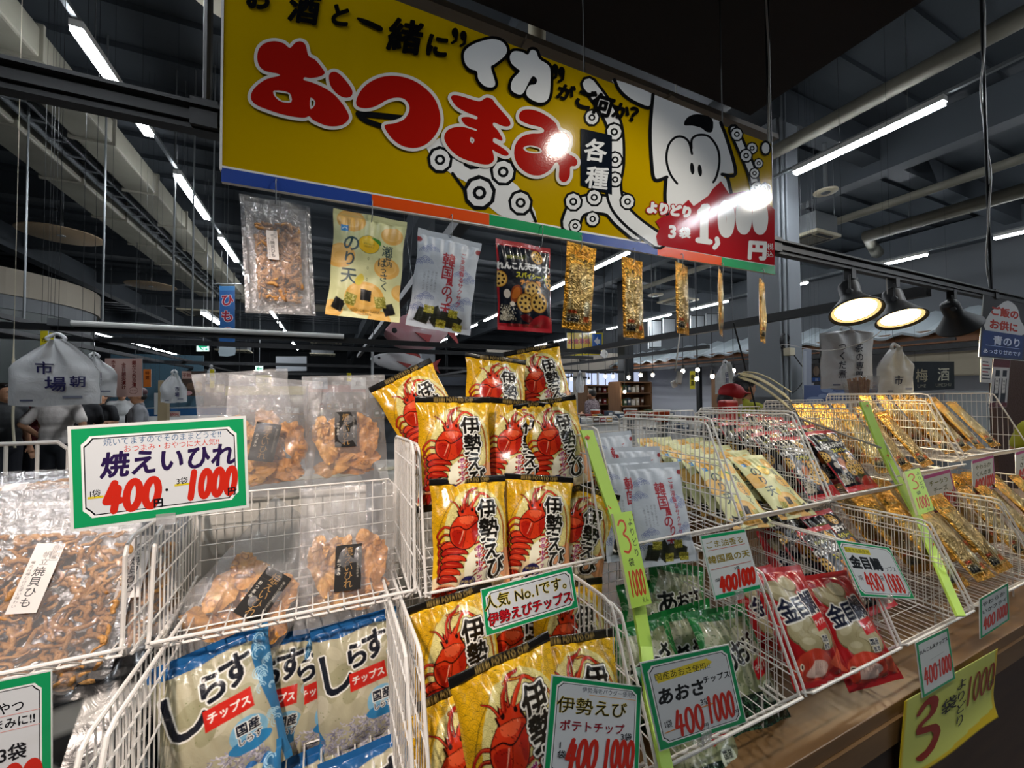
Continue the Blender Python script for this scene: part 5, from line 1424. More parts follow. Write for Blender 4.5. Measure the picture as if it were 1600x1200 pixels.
def spot(px, py, aim, label, lit=True):
    c = onV(px, py, 1.1); u = c[0]
    root = empty('spotlight', (u, 1.1, 2.09), label, 'spotlight', 'spotlights on the bar')
    MB().box((0, 0, -.022), (.034, .034, .05)).build('track_adapter', M_black, root)
    a = Vector(aim).normalized(); Rm = a.to_track_quat('-Z', 'Y').to_matrix()
    piv = Vector((0, 0, -.115)); R4 = Rm.to_4x4()
    prof = [(0.0, .062), (.026, .062), (.038, .055), (.042, .040), (.042, -.022), (.046, -.030), (.066, -.062), (.098, -.108), (.104, -.113), (.104, -.118), (.099, -.118), (.092, -.108), (.064, -.066), (.05, -.05)]
    b = MB().lathe(prof, piv, 36, M=Rm).build('lamp_head', M_dark, root, smooth=True)
    mb = MB()
    mb.lathe([(.093, -.107), (.086, -.110), (.080, -.106)], piv, 36, M=Rm); mb.build('inner_ring', M_inner if lit else M_steel, root, smooth=True)
    mb = MB().lathe([(.0, -.098), (.04, -.100), (.078, -.104), (.079, -.099), (.0, -.092)], piv, 36, M=Rm); mb.build('lamp_glass', M_glow, root, smooth=True)
    mb = MB()
    side = Vector((math.cos(.4), math.sin(.4), 0))
    for s in (-1, 1):
        w = side * (.052 * s); mb.tube([piv + w * .2 + Vector((0, 0, .085)), piv + w + Vector((0, 0, .078)), piv + w + Vector((0, 0, -.008))], .0045, 6)
        mb.lathe([(0, -.008), (.012, -.008), (.012, .008), (0, .008)], piv + w * 1.1, 12, M=Matrix.Rotation(math.pi / 2, 3, 'Y'))
    mb.build('yoke', M_black, root)
    MB().tube(smooth_poly([(0, .0, -.03), (.05, .0, -.05), (.085, .01, -.03), (.08, .01, -.06), (.03, .0, -.07)], 5, False), .003, 6).build('cable', M_black, root, smooth=True)
    l = lamp('spot_beam', 'SPOT', (0, 0, 0), 26, (1.0, .82, .55), spot_size=math.radians(85), spot_blend=.5, shadow_soft_size=.05)
    l.parent = root; l.location = piv + a * .125; l.rotation_euler = a.to_track_quat('-Z', 'Y').to_euler()
    return root
spot(1329, 468, (-.40, -.40, -1), 'left lit black spotlight on the bar, glowing warm')
spot(1398, 484, (-.26, -.34, -1), 'middle lit black spotlight on the bar, glowing warm')
spot(1488, 495, (.9, -.05, -1), 'right black spotlight on the bar, turned away to the right')

# ------------------------------------------------------------------ price cards
GR = '#17945a'
def board(name, tl, tr, bl, vt, vb, W, H, f, label, cat='price card', group=None, m=None, vtr=None, thick=.0014, film=2.5, clip=True):
    A, B, C = onV(*tl, vt), onV(*tr, vtr or vt), onV(*bl, vb)
    ex = (B - A) / W; ey = (A - C) / H; nrm = np.cross(ex, ey); nrm /= np.linalg.norm(nrm)
    root = MB()
    q = [C - ex * film - ey * film, C + ex * (W + film) - ey * film, B + ex * film + ey * film, A - ex * film + ey * film]
    vs = [tuple(p) for p in q] + [tuple(p - nrm * thick) for p in q]
    root.add(vs, [(0, 1, 2, 3), (7, 6, 5, 4), (0, 4, 5, 1), (1, 5, 6, 2), (2, 6, 7, 3), (3, 7, 4, 0)])
    c0 = Vector([float(x) for x in C]); o = root.build(name, M_laminate)
    tag(o, label, cat, group)
    f.build('lettering', m or M_lam, C, ex, ey, nrm, o, lift=.0003)
    if clip:
        mid = C + ex * W * .5 - ey * film
        mb = MB().box((0, 0, 0), (.022, .012, .016)).box((0, .006, -.012), (.008, .006, .02)); k = mb.build('clear_clip', M_clip, o); k.location = [float(x) for x in (mid - nrm * .004)]
    return o
M_laminate = mat('laminate_edge', '#d5dad8', 0.25, coat=.3)
M_clip = film_mat('clear_clip_plastic', haze=.3, gloss_rough=.1)
def frame(f, W, H, col=GR, b=6, n=5):
    f.rect(0, 0, W, H, col)
    def notch(i):
        return [(i + n, i), (W - i - n, i), (W - i - n * .55, i + n * .55), (W - i, i + n), (W - i, H - i - n), (W - i - n * .55, H - i - n * .55), (W - i - n, H - i), (i + n, H - i), (i + n * .55, H - i - n * .55), (i, H - i - n), (i, i + n), (i + n * .55, i + n * .55)]
    f.poly(notch(b - 1.4), '#e6eaea'); f.poly(notch(b), '#16181c'); f.poly(notch(b + .7), '#cfd4d8')
RED = '#c22a1c'; INK = '#17161c'; PUR = '#2a1c48'
# dried ray fin
f = Flat(); W, H = 108, 62; frame(f, W, H, b=6.5)
f.text('焼いてますのでそのままどうぞ!!', 55, 52.4, 5.4, '#2a5a86', sx=.95); f.text('おつまみ・おやつに大人気!!', 60, 47.2, 4.9, '#c43a28')
f.text('焼えいひれ', 58, 37.6, 17.2, PUR, bold=1.1, shear=.12)
f.rect(8, 17.2, 17, 18.6, '#cdbb2c'); f.rect(60, 19.2, 70, 20.6, '#cdbb2c')
f.text('1袋', 12, 20.4, 5.2, INK); f.text('3袋', 65, 22.4, 5.2, INK)
f.num('400', 17, 8, 11.4, 17.5, RED, 4.6, .14); f.num('1000', 67, 10, 8.6, 17.5, RED, 4.2, .14)
f.text('・', 55, 17.5, 9, INK); f.text('円', 49.5, 9.6, 6.4, INK, bold=.5); f.text('円', 98, 11.4, 6.0, INK, bold=.4)
board('price_card', (111, 671), (380, 654), (116, 826), .735, .735, W, H, f, 'large green framed price card with purple lettering in front of the ray fin packs', film=2.0)
# cut-off card at lower left
f = Flat(); W, H = 100, 110; frame(f, W, H, b=8)
f.text('おやつ', 66, 88, 10, INK, bold=.3); f.text('おつまみに!!', 64, 76, 9, INK, bold=.3); f.stroke([(10, 82), (92, 82)], .4, '#d88a80'); f.stroke([(10, 70), (92, 70)], .4, '#d88a80')
f.text('3袋', 72, 52, 14, INK, bold=.5); f.num('1000', 36, 8, 14, 32, RED, 8, .1); f.text('貝ひも', 30, 60, 16, '#3a2a20')
board('price_card', (-150, 1095), (79, 1049), (-150, 1330), .725, .725, W, H, f, 'green framed price card cut off at the lower left corner', film=1, clip=False)
# No.1 card
f = Flat(); W, H = 100, 40; frame(f, W, H, b=4.5, n=4)
f.text('人気 No.1です。', 50, 27, 13.5, '#d8c23a', bold=1.0); f.text('人気 No.1です。', 50, 27, 13.5, '#23241a', bold=.25)
f.text('伊勢えびチップス', 49, 12.5, 11.6, '#1a1210', bold=.9); f.text('伊勢えびチップス', 49.6, 12.2, 11.6, '#b21a24', bold=.45)
board('price_card', (752, 922), (893, 885), (760, 993), .655, .640, W, H, f, 'green and white card saying No.1 across the middle of the lobster packets', film=.8, clip=False)
# lobster price card
f = Flat(); W, H = 100, 108; frame(f, W, H, b=6)
f.text('伊勢海老パウダー使用!!', 62, 97, 6.8, '#1c2a40', sx=.85); f.stroke([(40, 91.5), (94, 91.5)], .7, '#d89a3a')
f.text('伊勢えび', 45, 78, 19.5, '#c9b23a', bold=.9); f.text('伊勢えび', 45, 78, 19.5, '#23210f', bold=.1)
f.text('ポテトチップ', 46, 56, 12.5, '#8a1424', bold=.4, sx=.95); f.text('3袋', 84, 48, 9, INK, bold=.2); f.text('1袋', 15, 30, 9, INK, bold=.2, vertical=True, pitch=10)
f.num('400', 19, 10, 11, 31, RED, 4.4, .1); f.num('1000', 58, 12, 9.0, 31, RED, 4.0, .06); f.text('円', 55, 9, 6, INK)
board('price_card', (864, 1056), (1001, 1074), (850, 1216), .492, .470, W, H, f, 'green framed lobster crisp price card at the bottom of the picture', film=1.2)
# sea lettuce price card
f = Flat(); W, H = 100, 88; frame(f, W, H, b=5.5)
f.poly([(10, 74), (70, 79), (76, 74), (66, 69), (12, 65)], '#ddc93a'); f.text('国産あおさ使用!!', 41, 71.5, 8.4, '#2a2812')
f.text('あおさ', 34, 51, 18, '#12151a', bold=1.3, shear=.12); f.text('チップス', 77, 57, 8.4, '#1c2026', bold=.25)
f.text('3袋', 58, 35, 8.5, INK); f.stroke([(50, 29.5), (68, 30.5)], 1.0, '#d88a2a'); f.text('1袋', 13, 23, 8.5, INK, sx=.8); f.stroke([(8, 15), (22, 16)], 1.0, '#d88a2a')
f.num('400', 20, 8, 11, 25, RED, 3.2, .06); f.num('1000', 57, 11, 8.4, 27, RED, 3.0, .06); f.text('円', 53, 10, 6, INK); f.text('円', 91, 14, 6.5, INK)
board('price_card', (1002, 1037), (1138, 1008), (1032, 1172), .486, .476, W, H, f, 'green framed sea lettuce price card clipped at the front of the lower basket', film=1.2)
# sesame oil seaweed price card
f = Flat(); W, H = 70, 100; f.rect(0, 0, W, H, '#ccd2d2'); f.rect(0, 95, W, 100, GR); f.rect(0, 0, W, 6, GR); f.rect(0, 0, 1.2, H, '#9ab8a8')
f.text('ごま油香る', 34, 84, 12.2, '#8a7a20', bold=.3); f.stroke([(6, 75), (64, 76)], .8, '#c45a40')
f.text('韓国風の天', 35, 60, 13.2, '#8a7a20', bold=.5, sx=1.0); f.stroke([(4, 45), (66, 46)], .8, '#c45a40')
f.text('3袋', 42, 40, 6, INK); f.text('1袋', 9, 28, 6, INK); f.num('400', 10, 9, 9, 22, RED, 4.2, .15); f.num('1000', 37, 11, 7.2, 25, RED, 3.8, .15)
board('price_card', (1094, 838), (1163, 827), (1118, 937), .575, .545, W, H, f, 'narrow white card with green ends hanging below the pale blue pouches', film=1)
# sea bream price card
f = Flat(); W, H = 100, 76; frame(f, W, H, b=4)
f.rect(8, 60, 54, 68, '#d8cc3a'); f.text('国産金目鯛使用', 30, 64, 6.4, '#3a3812'); f.text('金目鯛', 36, 47, 19, '#14161a', bold=1.9); f.text('チップス', 76, 42, 8.5, '#1a1c22', sx=.9)
f.text('1袋', 13, 25, 8, INK, sx=.8); f.text('3袋', 52, 27, 8, INK, sx=.8); f.num('400', 20, 9, 10, 23, RED, 3.2, .05); f.num('1000', 56, 8, 8.6, 25, RED, 3.0, .05)
board('price_card', (1306, 844), (1389, 856), (1346, 931), .585, .535, W, H, f, 'green framed sea bream price card leaning over the red packets', film=1.2)
# lotus card
f = Flat(); W, H = 60, 100; f.rect(0, 0, W, H, GR); f.rect(3.4, 4, W - 3.4, H - 5, '#cfd4d4'); f.text('れんこん天チップス', 30, 80, 8.2, INK, bold=.5, sx=.72, rot=.04)
f.stroke([(20, 58), (46, 60)], .5, '#777777'); f.num('400', 6, 18, 8, 30, RED, 3.0, .05); f.num('1000', 32, 20, 6.2, 30, RED, 2.8, .05); f.text('3袋', 31, 42, 5, INK)
board('price_card', (1431, 1005), (1481, 981), (1442, 1090), .488, .475, W, H, f, 'tall green framed lotus chips card hanging over the counter edge', film=.8, clip=False)
f = Flat(); W, H = 60, 88; f.rect(0, 0, W, H, GR); f.rect(3.4, 4, W - 3.4, H - 5, '#c4caca'); f.text('やわらか', 28, 70, 12, INK, bold=.5); f.text('いかフライ', 30, 54, 10.5, INK, bold=.4)
f.num('400', 6, 14, 8, 26, RED, 3.2, .05); f.num('1000', 32, 16, 6.2, 26, RED, 3.0, .05)
board('price_card', (1531, 936), (1575, 911), (1532, 998), .498, .49, W, H, f, 'small green framed squid fry card at the right end of the counter', film=.8, clip=False)
# pink cards
for k, (tl, tr, bl_, lab, t1, t2) in enumerate((((1443, 744), (1484, 733), (1457, 803), 'pink edged price card beside the far green strip', 'チータラ', 'チーズ'), ((1519, 720), (1552, 711), (1521, 774), 'second pink edged price card from the far green strip', 'やわらか', 'くんさき'), ((1587, 707), (1625, 697), (1588, 757), 'pink edged price card cut by the right picture edge', '北海道', 'さけとば'))):
    f = Flat(); W, H = 70, 90; f.rect(0, 0, W, H, '#b8567e'); f.rect(0, 4, W - 3, H - 8, '#c9c3b4'); f.text(t1, 34, 68, 14, '#6a6420', bold=.4, sx=.9); f.text(t2, 34, 50, 14, '#5a5a2c', bold=.4, sx=.9)
    f.num('400', 6, 8, 10, 28, '#c24438', 4.5, .05); f.num('1000', 36, 10, 7.4, 28, '#c24438', 4, .05)
    board('price_card', tl, tr, bl_, .742, .715, W, H, f, lab, group='pink price cards', film=.8, clip=False)
# hanging yellow paper at the counter edge
f = Flat(); W, H = 120, 100
f.poly(N([(12, -74), (20, -86), (32, -88), (38, -78), (34, -64), (22, -58), (20, -54), (36, -48), (42, -34), (34, -18), (20, -12), (14, -20), (24, -22), (33, -32), (30, -42), (14, -48), (15, -60), (26, -66), (29, -76), (24, -80), (16, -72)]), '#8f2214', smooth=2)
f.text('袋', 52, 62, 21, INK, bold=.6); f.text('よりどり', 68, 55, 16, INK, vertical=True, pitch=17, bold=.2)
f.num('1000', 75, 42, 11, 40, '#8f2214', 2.4, .04); f.text('円', 114, 52, 10, INK)
A, B, C = onV(1416, 1096, .478), onV(1558, 1015, .478), onV(1405, 1222, .478)
ex, ey = (B - A) / W, (A - C) / H
nx, ny = 60, 50; Pp = np.zeros((ny, nx, 3)); n = np.cross(ex, ey); n /= np.linalg.norm(n)
def curl(W_, V): 
    h = V[:, 1] / H; x = V[:, 0] / W
    return W_ + n * (0.012 * np.clip(.35 - h, 0, 1) ** 2 * 6 * (0.3 + x) + .004 * np.sin(x * 5) * (1 - h))[:, None]
gx, gy = np.meshgrid(np.linspace(-1.5, W + 1.5, nx), np.linspace(-2, H + 1, ny))
Pp = C + gx[..., None] * ex + gy[..., None] * ey - n * .0006
Pp = curl(Pp.reshape(-1, 3), np.stack([gx.ravel(), gy.ravel()], 1)).reshape(ny, nx, 3)
o = grid_mesh('price_paper', Pp, np.where(((gx > 1) & (gx < W - 1) & (gy > 2 + 10 * np.clip(gx / W, 0, 1) ** 2))[..., None], np.array(lin('#c9d06a')), np.array(lin('#d0b41e'))), M_print); tag(o, 'large yellow paper with red 3 for 1000 hanging from the counter edge', 'price notice')
sm = o.modifiers.new('thick', 'SOLIDIFY'); sm.thickness = .0004
f.build('lettering', M_print, C, ex, ey, n, o, lift=.0012, bend=curl)

# ------------------------------------------------------------------ yellow-green strips with the 3-for-1000 pads
LG = '#b5dc5a'
M_foam = mat('foam_board', '#d4d8b8', 0.6)
def strip(path, wpx, label, pad, arrows):
    root = empty('price_strip', onV(path[0][0], path[0][1], path[0][2]), label, 'price strip')
    base = Vector(root.location); mb = MB(); fl = []
    L = [onV(x - wpx / 2, y, v) for x, y, v in path]; Rr = [onV(x + wpx / 2, y, v) for x, y, v in path]
    vs = []; fs = []
    for i in range(len(path)):
        t = (L[min(i + 1, len(path) - 1)] - L[max(i - 1, 0)]); nn = np.cross(Rr[i] - L[i], -t); nn /= np.linalg.norm(nn)
        if nn[1] > 0: nn = -nn
        fl.append(nn); vs += [L[i], Rr[i], Rr[i] - nn * .006, L[i] - nn * .006]
    for i in range(len(path) - 1):
        a, b = 4 * i, 4 * i + 4
        fs += [(a, b, b + 1, a + 1), (a + 1, b + 1, b + 2, a + 2), (a + 2, b + 2, b + 3, a + 3), (a + 3, b + 3, b, a)]
    fs += [(0, 1, 2, 3), (4 * (len(path) - 1) + 3, 4 * (len(path) - 1) + 2, 4 * (len(path) - 1) + 1, 4 * (len(path) - 1))]
    mb.add([tuple(np.array(p) - np.array(base)) for p in vs], fs); mb.build('strip_board', mat('lime_card', LG, .5), root)
    for (x, y, v) in arrows:
        f = Flat(); f.poly([(-8, 3), (0, 3), (0, 9), (10, 0), (0, -9), (0, -3), (-8, -3)], '#c23018')
        c = onV(x, y, v); nn = fl[0]; e1 = (Rr[0] - L[0]); e1 /= np.linalg.norm(e1); e2 = np.cross(nn, e1)
        o = f.build('arrow_mark', M_print, c - np.array(base), e1 * .00085, e2 * .00085, nn, root, lift=.0022); o['label'] = 'red arrow on the strip'
    tl, tr, bl2, v0, v1 = pad
    A, B, C = onV(*tl, v0), onV(*tr, v0), onV(*bl2, v1); W, H = 44, 130
    ex, ey = (B - A) / W, (A - C) / H; nn = np.cross(ex, ey); nn /= np.linalg.norm(nn)
    if nn[1] > 0: nn = -nn
    mb = MB(); q = [C, C + ex * W, B, A]; vs = [tuple(p - np.array(base) + nn * .004) for p in q] + [tuple(p - np.array(base) - nn * .004) for p in q]
    mb.add(vs, [(0, 1, 2, 3), (7, 6, 5, 4), (0, 4, 5, 1), (1, 5, 6, 2), (2, 6, 7, 3), (3, 7, 4, 0)]); mb.build('pad_board', M_foam, root)
    f = Flat(); f.rect(0, 0, W, H, LG); f.text('よりどり', 35, 92, 12.5, INK, vertical=True, pitch=15, bold=.25)
    f.stroke([(6, 112), (12, 118), (20, 116), (22, 106), (14, 98), (22, 92), (25, 80), (18, 72), (9, 74)], 3.4, '#c23a1c', smooth=4)
    f.text('袋', 19, 58, 12, INK, bold=.3); f.num('1000', 5, 14, 8.6, 32, '#c23a1c', 2.8, .02); f.text('えん', 32, 7, 7.5, INK)
    f.build('lettering', M_print, C - np.array(base), ex, ey, nn, root, lift=.0046)
    return root
strip([(917, 672, .835), (940, 740, .795), (963, 805, .757), (985, 880, .722), (1000, 950, .675), (1010, 1010, .64), (1018, 1090, .572), (1032, 1150, .52), (1043, 1200, .487), (1052, 1240, .47)], 19,
      'long lime green 3 for 1000 strip between lobster packets and pale blue pouches', ((956, 803), (985, 799), (985, 951), .745, .665), ((917, 684, .828), (950, 795, .765)))
strip([(1351, 628, .845), (1376, 690, .805), (1402, 745, .775), (1432, 800, .70), (1462, 868, .60), (1484, 920, .52), (1503, 962, .468)], 13,
      'far lime green strip with a 3 for 1000 pad beside the gold packs', ((1411, 738), (1434, 732), (1433, 806), .742, .665), ((1354, 634, .838), (1386, 712, .79), (1456, 850, .618)))

# poster at the right end of the bar with two small cards under it
f = Flat(); W, H = 100, 100; f.rect(0, 0, W, H, '#3a3836'); f.poly([(6, 40), (10, 66), (20, 78), (36, 92), (52, 84), (58, 66), (66, 54), (62, 40)], '#d6d4d2', smooth=3)
f.text('ご飯の', 33, 72, 15, '#b8301c', bold=1.4); f.text('お供に', 33, 51, 15, '#b8301c', bold=1.4); f.rect(2, 2, 66, 40, '#1f3c7c'); f.text('青のり', 40, 27, 15, '#e4e8ee', bold=.7)
f.stroke([(8, 18), (60, 18)], .6, '#c8d0de'); f.text('あっさり甘めです', 34, 9.5, 7.4, '#dfe4ec', bold=.3); f.ell(84, 60, 14, 32, '#c8c8c4', rot=-.3); f.ell(86, 40, 8, 12, '#2a2a28'); f.ell(92, 20, 10, 16, '#8a8878')
board('poster', (1538, 453), (1632, 476), (1530, 557), 1.08, 1.08, W, H, f, 'dark poster with red and blue lettering hanging at the right end of the bar', 'poster', film=1, clip=False)
f = Flat(); f.rect(0, 0, 30, 60, '#d2d0ce')
for k in range(6): f.rect(4, 8 + 8 * k, 26 - (k % 3) * 3, 11 + 8 * k, '#a8444c' if k in (2, 4) else '#4a4c58')
board('notice', (1533, 558), (1550, 560), (1532, 597), 1.08, 1.08, 30, 60, f, 'small white notice under the dark poster', 'notice', film=.5, clip=False)
f = Flat(); f.rect(0, 0, 40, 110, '#6b2026'); f.rect(0, 10, 40, 86, '#d0ccc8')
for x in (12, 29): f.rect(x - 6, 10, x + 6, 62, '#1c1c22'); f.rect(x - 4, 30, x + 4, 78, '#dcd8d0'); f.text('味つけ', x, 48, 6, INK, vertical=True, pitch=8); f.rect(x - 5, 66, x + 5, 80, '#1c1c22')
f.text('三七', 20, 5, 9, '#e0d8d0')
board('notice', (1553, 556), (1579, 558), (1546, 637), 1.085, 1.085, 40, 110, f, 'narrow dark red notice with two white bottles under the dark poster', 'notice', film=.5, clip=False)
# ------------------------------------------------------------------ rails over the other counters
def rail(a, b, w, label, m=None, cat='rail'):
    a, b = Vector([float(q) for q in a]), Vector([float(q) for q in b]); d = b - a
    R = d.to_track_quat('Y', 'Z').to_matrix()
    o = MB().box((0, 0, 0), (w, d.length, w), rot=R).build('ceiling_rail', m or M_black, loc=(a + b) / 2); return tag(o, label, cat)
for v, z, x0, x1, w, lab in ((4.05, 2.00, -4.5, 3.0, .045, 'black cross rail nearest behind the sign at left'), (6.3, 2.16, -4, 4.5, .06, 'black cross rail below the seaweed pouch'), (9.5, 2.12, -3.6, 8, .06, 'second black cross rail behind the hanging packs'), (13.0, 2.1, -2.6, 9, .07, 'third black cross rail far behind the ray fin packs'), (18.0, 2.1, -3.0, 12, .08, 'farthest black cross rail over the stalls')):
    rail((x0, v, z), (x1, v, z), w, lab)
    for x in (x0 + .4, (x0 + x1) / 2 + .35, x1 - .4):
        tag(MB().tube([(x, v, z), (x, v, CEIL)], .006, 5).build('threaded_rod', M_rod), 'thin rod holding the ' + lab, 'rod', 'rods of the cross rails')
p = onZ(205, 556, 2.12); q = onZ(20, 514, 2.12)
rail((p[0], q[1] - 1, 2.12), (p[0], p[1] + 9, 2.12), .05, 'black rail running away at left over the hanging white bag')
rail((p[0] + .35, q[1] - 1, 2.16), (p[0] + .35, p[1] + 9, 2.16), .04, 'second black rail running away at left, beside the first')
rail((.68, 1.3, 2.47), (.68, 11, 2.47), .07, 'black and silver rail running away behind the pale blue hanging pouch')
rail((.73, 1.3, 2.49), (.73, 11, 2.49), .02, 'silver edge strip of the rail behind the pale blue hanging pouch', M_steel)
rail((3.2, 1.15, 2.09), (3.2, 13, 2.09), .06, 'thick black rail running away behind the gold packs and the lamps')
rail((5.4, 4.5, 2.22), (5.4, 16, 2.22), .06, 'black rail running away left of the dark column')
rail((9.2, 3, 2.35), (9.2, 16, 2.35), .05, 'black lamp rail in front of the tiled stall')
a, b = at(238, 511, 4.3), at(538, 529, 3.6)
o = MB().tube([(a[0], 4.0, 2.03), (b[0], 4.0, 2.03)], .022, 10).build('unlit_tube_lamp', M_white); tag(o, 'long unlit white tube lamp on the left cross rail', 'tube lamp')
MB().box((a[0] - .06, 4.0, 2.03), (.12, .05, .05)).build('end_cap', M_steel, o)

# ------------------------------------------------------------------ printed boards and signs farther back
def panel(name, x0, y0, x1, y1, d, f, W, H, label, cat='sign', m=None, thick=.01, frame_col=None, yawless=True):
    """flat board whose plane runs along the counters (facing the buyer)"""
    A = at(x0, y0, d); v = A[1]
    o = board(name, (x0, y0), (x1, y0), (x0, y1), v, v, W, H, f, label, cat, m=m, thick=thick, film=.1, clip=False)
    B = at(x1, y0, d); B = onV(x1, y0, v); A = onV(x0, y0, v)
    for q in (.12, .88):
        p = A + (B - A) * q; MB().tube([(p[0], v + thick * .5, p[2] - .004), (p[0], v + thick * .5, CEIL)], .0012, 4).build('hanging_line', M_black, o)
    return o
f = Flat(); W, H = 100, 100; f.rect(0, 0, W, H, '#c7a49a')
for i, t in enumerate(('ホタルイカ沖漬け', '金目鯛姿漬け', '銀だら西京漬け')): f.text(t, 22 + 28 * i, 50 + (4 if i else 0), 12, '#6e2a26', vertical=True, pitch=11.5, bold=.8)
f.ell(76, 16, 13, 9, '#5a2622', 20); f.ell(76, 16, 12, 8, '#c7a49a', 20); f.text('おすすめ', 76, 16, 5, '#5a2622')
panel('poster', 164, 560, 222, 621, 3.3, f, W, H, 'pink poster with three columns of brown writing above the shoppers')
f = Flat(); f.rect(0, 0, 40, 100, '#c06a2a'); f.text('特選', 20, 66, 22, '#5a2410', vertical=True, pitch=26, bold=1); panel('poster', 224, 577, 236, 605, 4.6, f, 40, 100, 'small orange poster right of the pink poster')
f = Flat(); f.rect(0, 0, 100, 100, '#4a3a30'); f.rect(0, 70, 40, 100, '#b8988c'); f.ell(70, 36, 18, 22, '#8a6a2c'); f.ell(26, 12, 18, 9, '#d0a0a0'); f.ell(40, 40, 20, 14, '#6d5340'); f.text('干物', 20, 84, 18, '#6a2420', bold=.6)
panel('poster', 284, 580, 321, 619, 4.4, f, 100, 100, 'brown food poster behind a white carrier bag at left')
for x0, y0, x1, y1, d, lab, t in ((63, 517, 75, 545, 3.2, 'yellow hanging strip sign above the big white carrier bag', '市'), (77, 520, 85, 532, 3.25, 'small yellow tag beside the yellow strip sign at left', '場'), (328, 577, 335, 606, 4.2, 'thin lime tag left of the ray fin packs', '特'), (542, 583, 549, 596, 7, 'small yellow tag above the ray fin packs', '安'), (1078, 580, 1086, 608, 6, 'yellow strip sign with black writing over the far counter', '産直')):
    f = Flat(); f.rect(0, 0, 40, 100, '#d2c22a'); f.text(t, 20, 50, 30, '#3a3410', vertical=True, pitch=34, bold=2); panel('strip_sign', x0, y0, x1, y1, d, f, 40, 100, lab)
# emergency exit signs
M_exit = mat('exit_light_panel', attr=True, rough=.4, emit=None)
nt = M_exit.node_tree; bb = nt.nodes['Principled BSDF']; nt.links.new(nt.nodes['Color Attribute'].outputs['Color'], bb.inputs['Emission Color']); bb.inputs['Emission Strength'].default_value = 1.0
def exit_sign(x0, y0, x1, y1, d, lab):
    f = Flat(); f.rect(0, 0, 60, 46, '#d6efe6'); f.poly([(8, 23), (26, 40), (33, 40), (21, 27), (52, 27), (52, 19), (21, 19), (33, 6), (26, 6)], '#14a070'); f.rect(44, 5, 54, 13, '#2ab088')
    o = panel('exit_sign', x0, y0, x1, y1, d, f, 60, 46, lab, 'exit sign', M_exit, .08)
    c = at((x0 + x1) / 2, y0, d); MB().tube([(c[0], c[1] + .05, c[2]), (c[0], c[1] + .05, CEIL)], .012, 6).build('stem', M_steel, o)
exit_sign(307, 533, 326, 549, 11, 'lit green and white exit sign with a left arrow, left of the blue flag')
exit_sign(399, 572, 411, 580, 16, 'smaller looking exit sign under the white tube lamp far behind')
# yellow guide sign, clock
f = Flat(); f.rect(0, 0, 110, 70, '#d8c420'); f.rect(0, 20, 74, 66, '#dcb81e'); f.text('お食事処', 36, 44, 17, '#c23c14', bold=1.6); f.rect(76, 22, 106, 66, '#1e62b8'); f.poly([(82, 44), (94, 58), (94, 49), (101, 49), (101, 36), (94, 36), (94, 30)], '#e6ecf2'); f.text('あちら', 55, 10, 13, '#2a5a20', bold=.8)
panel('guide_sign', 886, 520, 942, 556, 12, f, 110, 70, 'yellow and blue hanging guide sign with an arrow behind the gold packs')
def dial(x, y, r, d, face, label, nm='wall_clock'):
    c = at(x, y, d); R = r / F_PX * d
    o = MB().lathe([(0, 0), (R * .92, 0), (R, .015), (R, .05), (0, .05)], n=28, M=Matrix.Rotation(math.pi / 2, 3, 'X') @ Matrix.Scale(-1, 3, Vector((0, 0, 1)))).build(nm, mat('clock_face_' + face[1:], face, .4), loc=c, smooth=False)
    MB().box((0, -.012, R * .25), (R * .08, .008, R * .6)).box((R * .2, -.012, 0), (R * .5, .008, R * .08)).build('clock_hands', M_black if face != '#1c1e20' else M_white, o)
    MB().tube([(0, .03, R), (0, .03, CEIL - c[2])], .01, 5).build('hanger', M_black, o)
    return tag(o, label, 'clock')
dial(945, 553, 6.5, 11, '#e2e2de', 'round white clock under the yellow guide sign')
dial(911, 561, 5.5, 10, '#1c1e20', 'round black faced clock left of the white clock')
f = Flat(); f.rect(0, 0, 90, 40, '#a9adb2'); panel('white_board', 431, 557, 479, 580, 9, f, 90, 40, 'blank pale board hanging above the ray fin packs')
f = Flat(); f.rect(0, 0, 10, 100, '#b8bbbd'); panel('white_post', 580, 545, 584, 592, 6.2, f, 10, 100, 'thin white post left of the fish balloon', 'post')
# blue banner flag
f = Flat(); W, H = 40, 190; f.rect(0, 0, W, H, '#2c5f9c'); f.poly([(0, 0), (40, 0), (40, 26), (30, 34), (20, 22), (10, 32), (0, 24)], '#c9d8e0', smooth=2)
f.text('ひもの', 20, 108, 34, '#a8283a', outline='#e2dce4', ow=2.6, bold=2.4, vertical=True, pitch=44); f.rect(0, 178, 40, 190, '#3c7cb4')
o = panel('banner_flag', 343, 447, 367, 556, 7.0, f, W, H, 'tall blue banner flag with red and white lettering at left', 'flag', thick=.004)
c = at(355, 447, 7.0); MB().tube([(c[0] - .18, c[1], c[2] + .02), (c[0] + .2, c[1], c[2] + .06)], .008, 6).tube([(c[0], c[1], c[2] + .03), (c[0], c[1], CEIL)], .004, 5).build('flag_rod', M_steel, o)

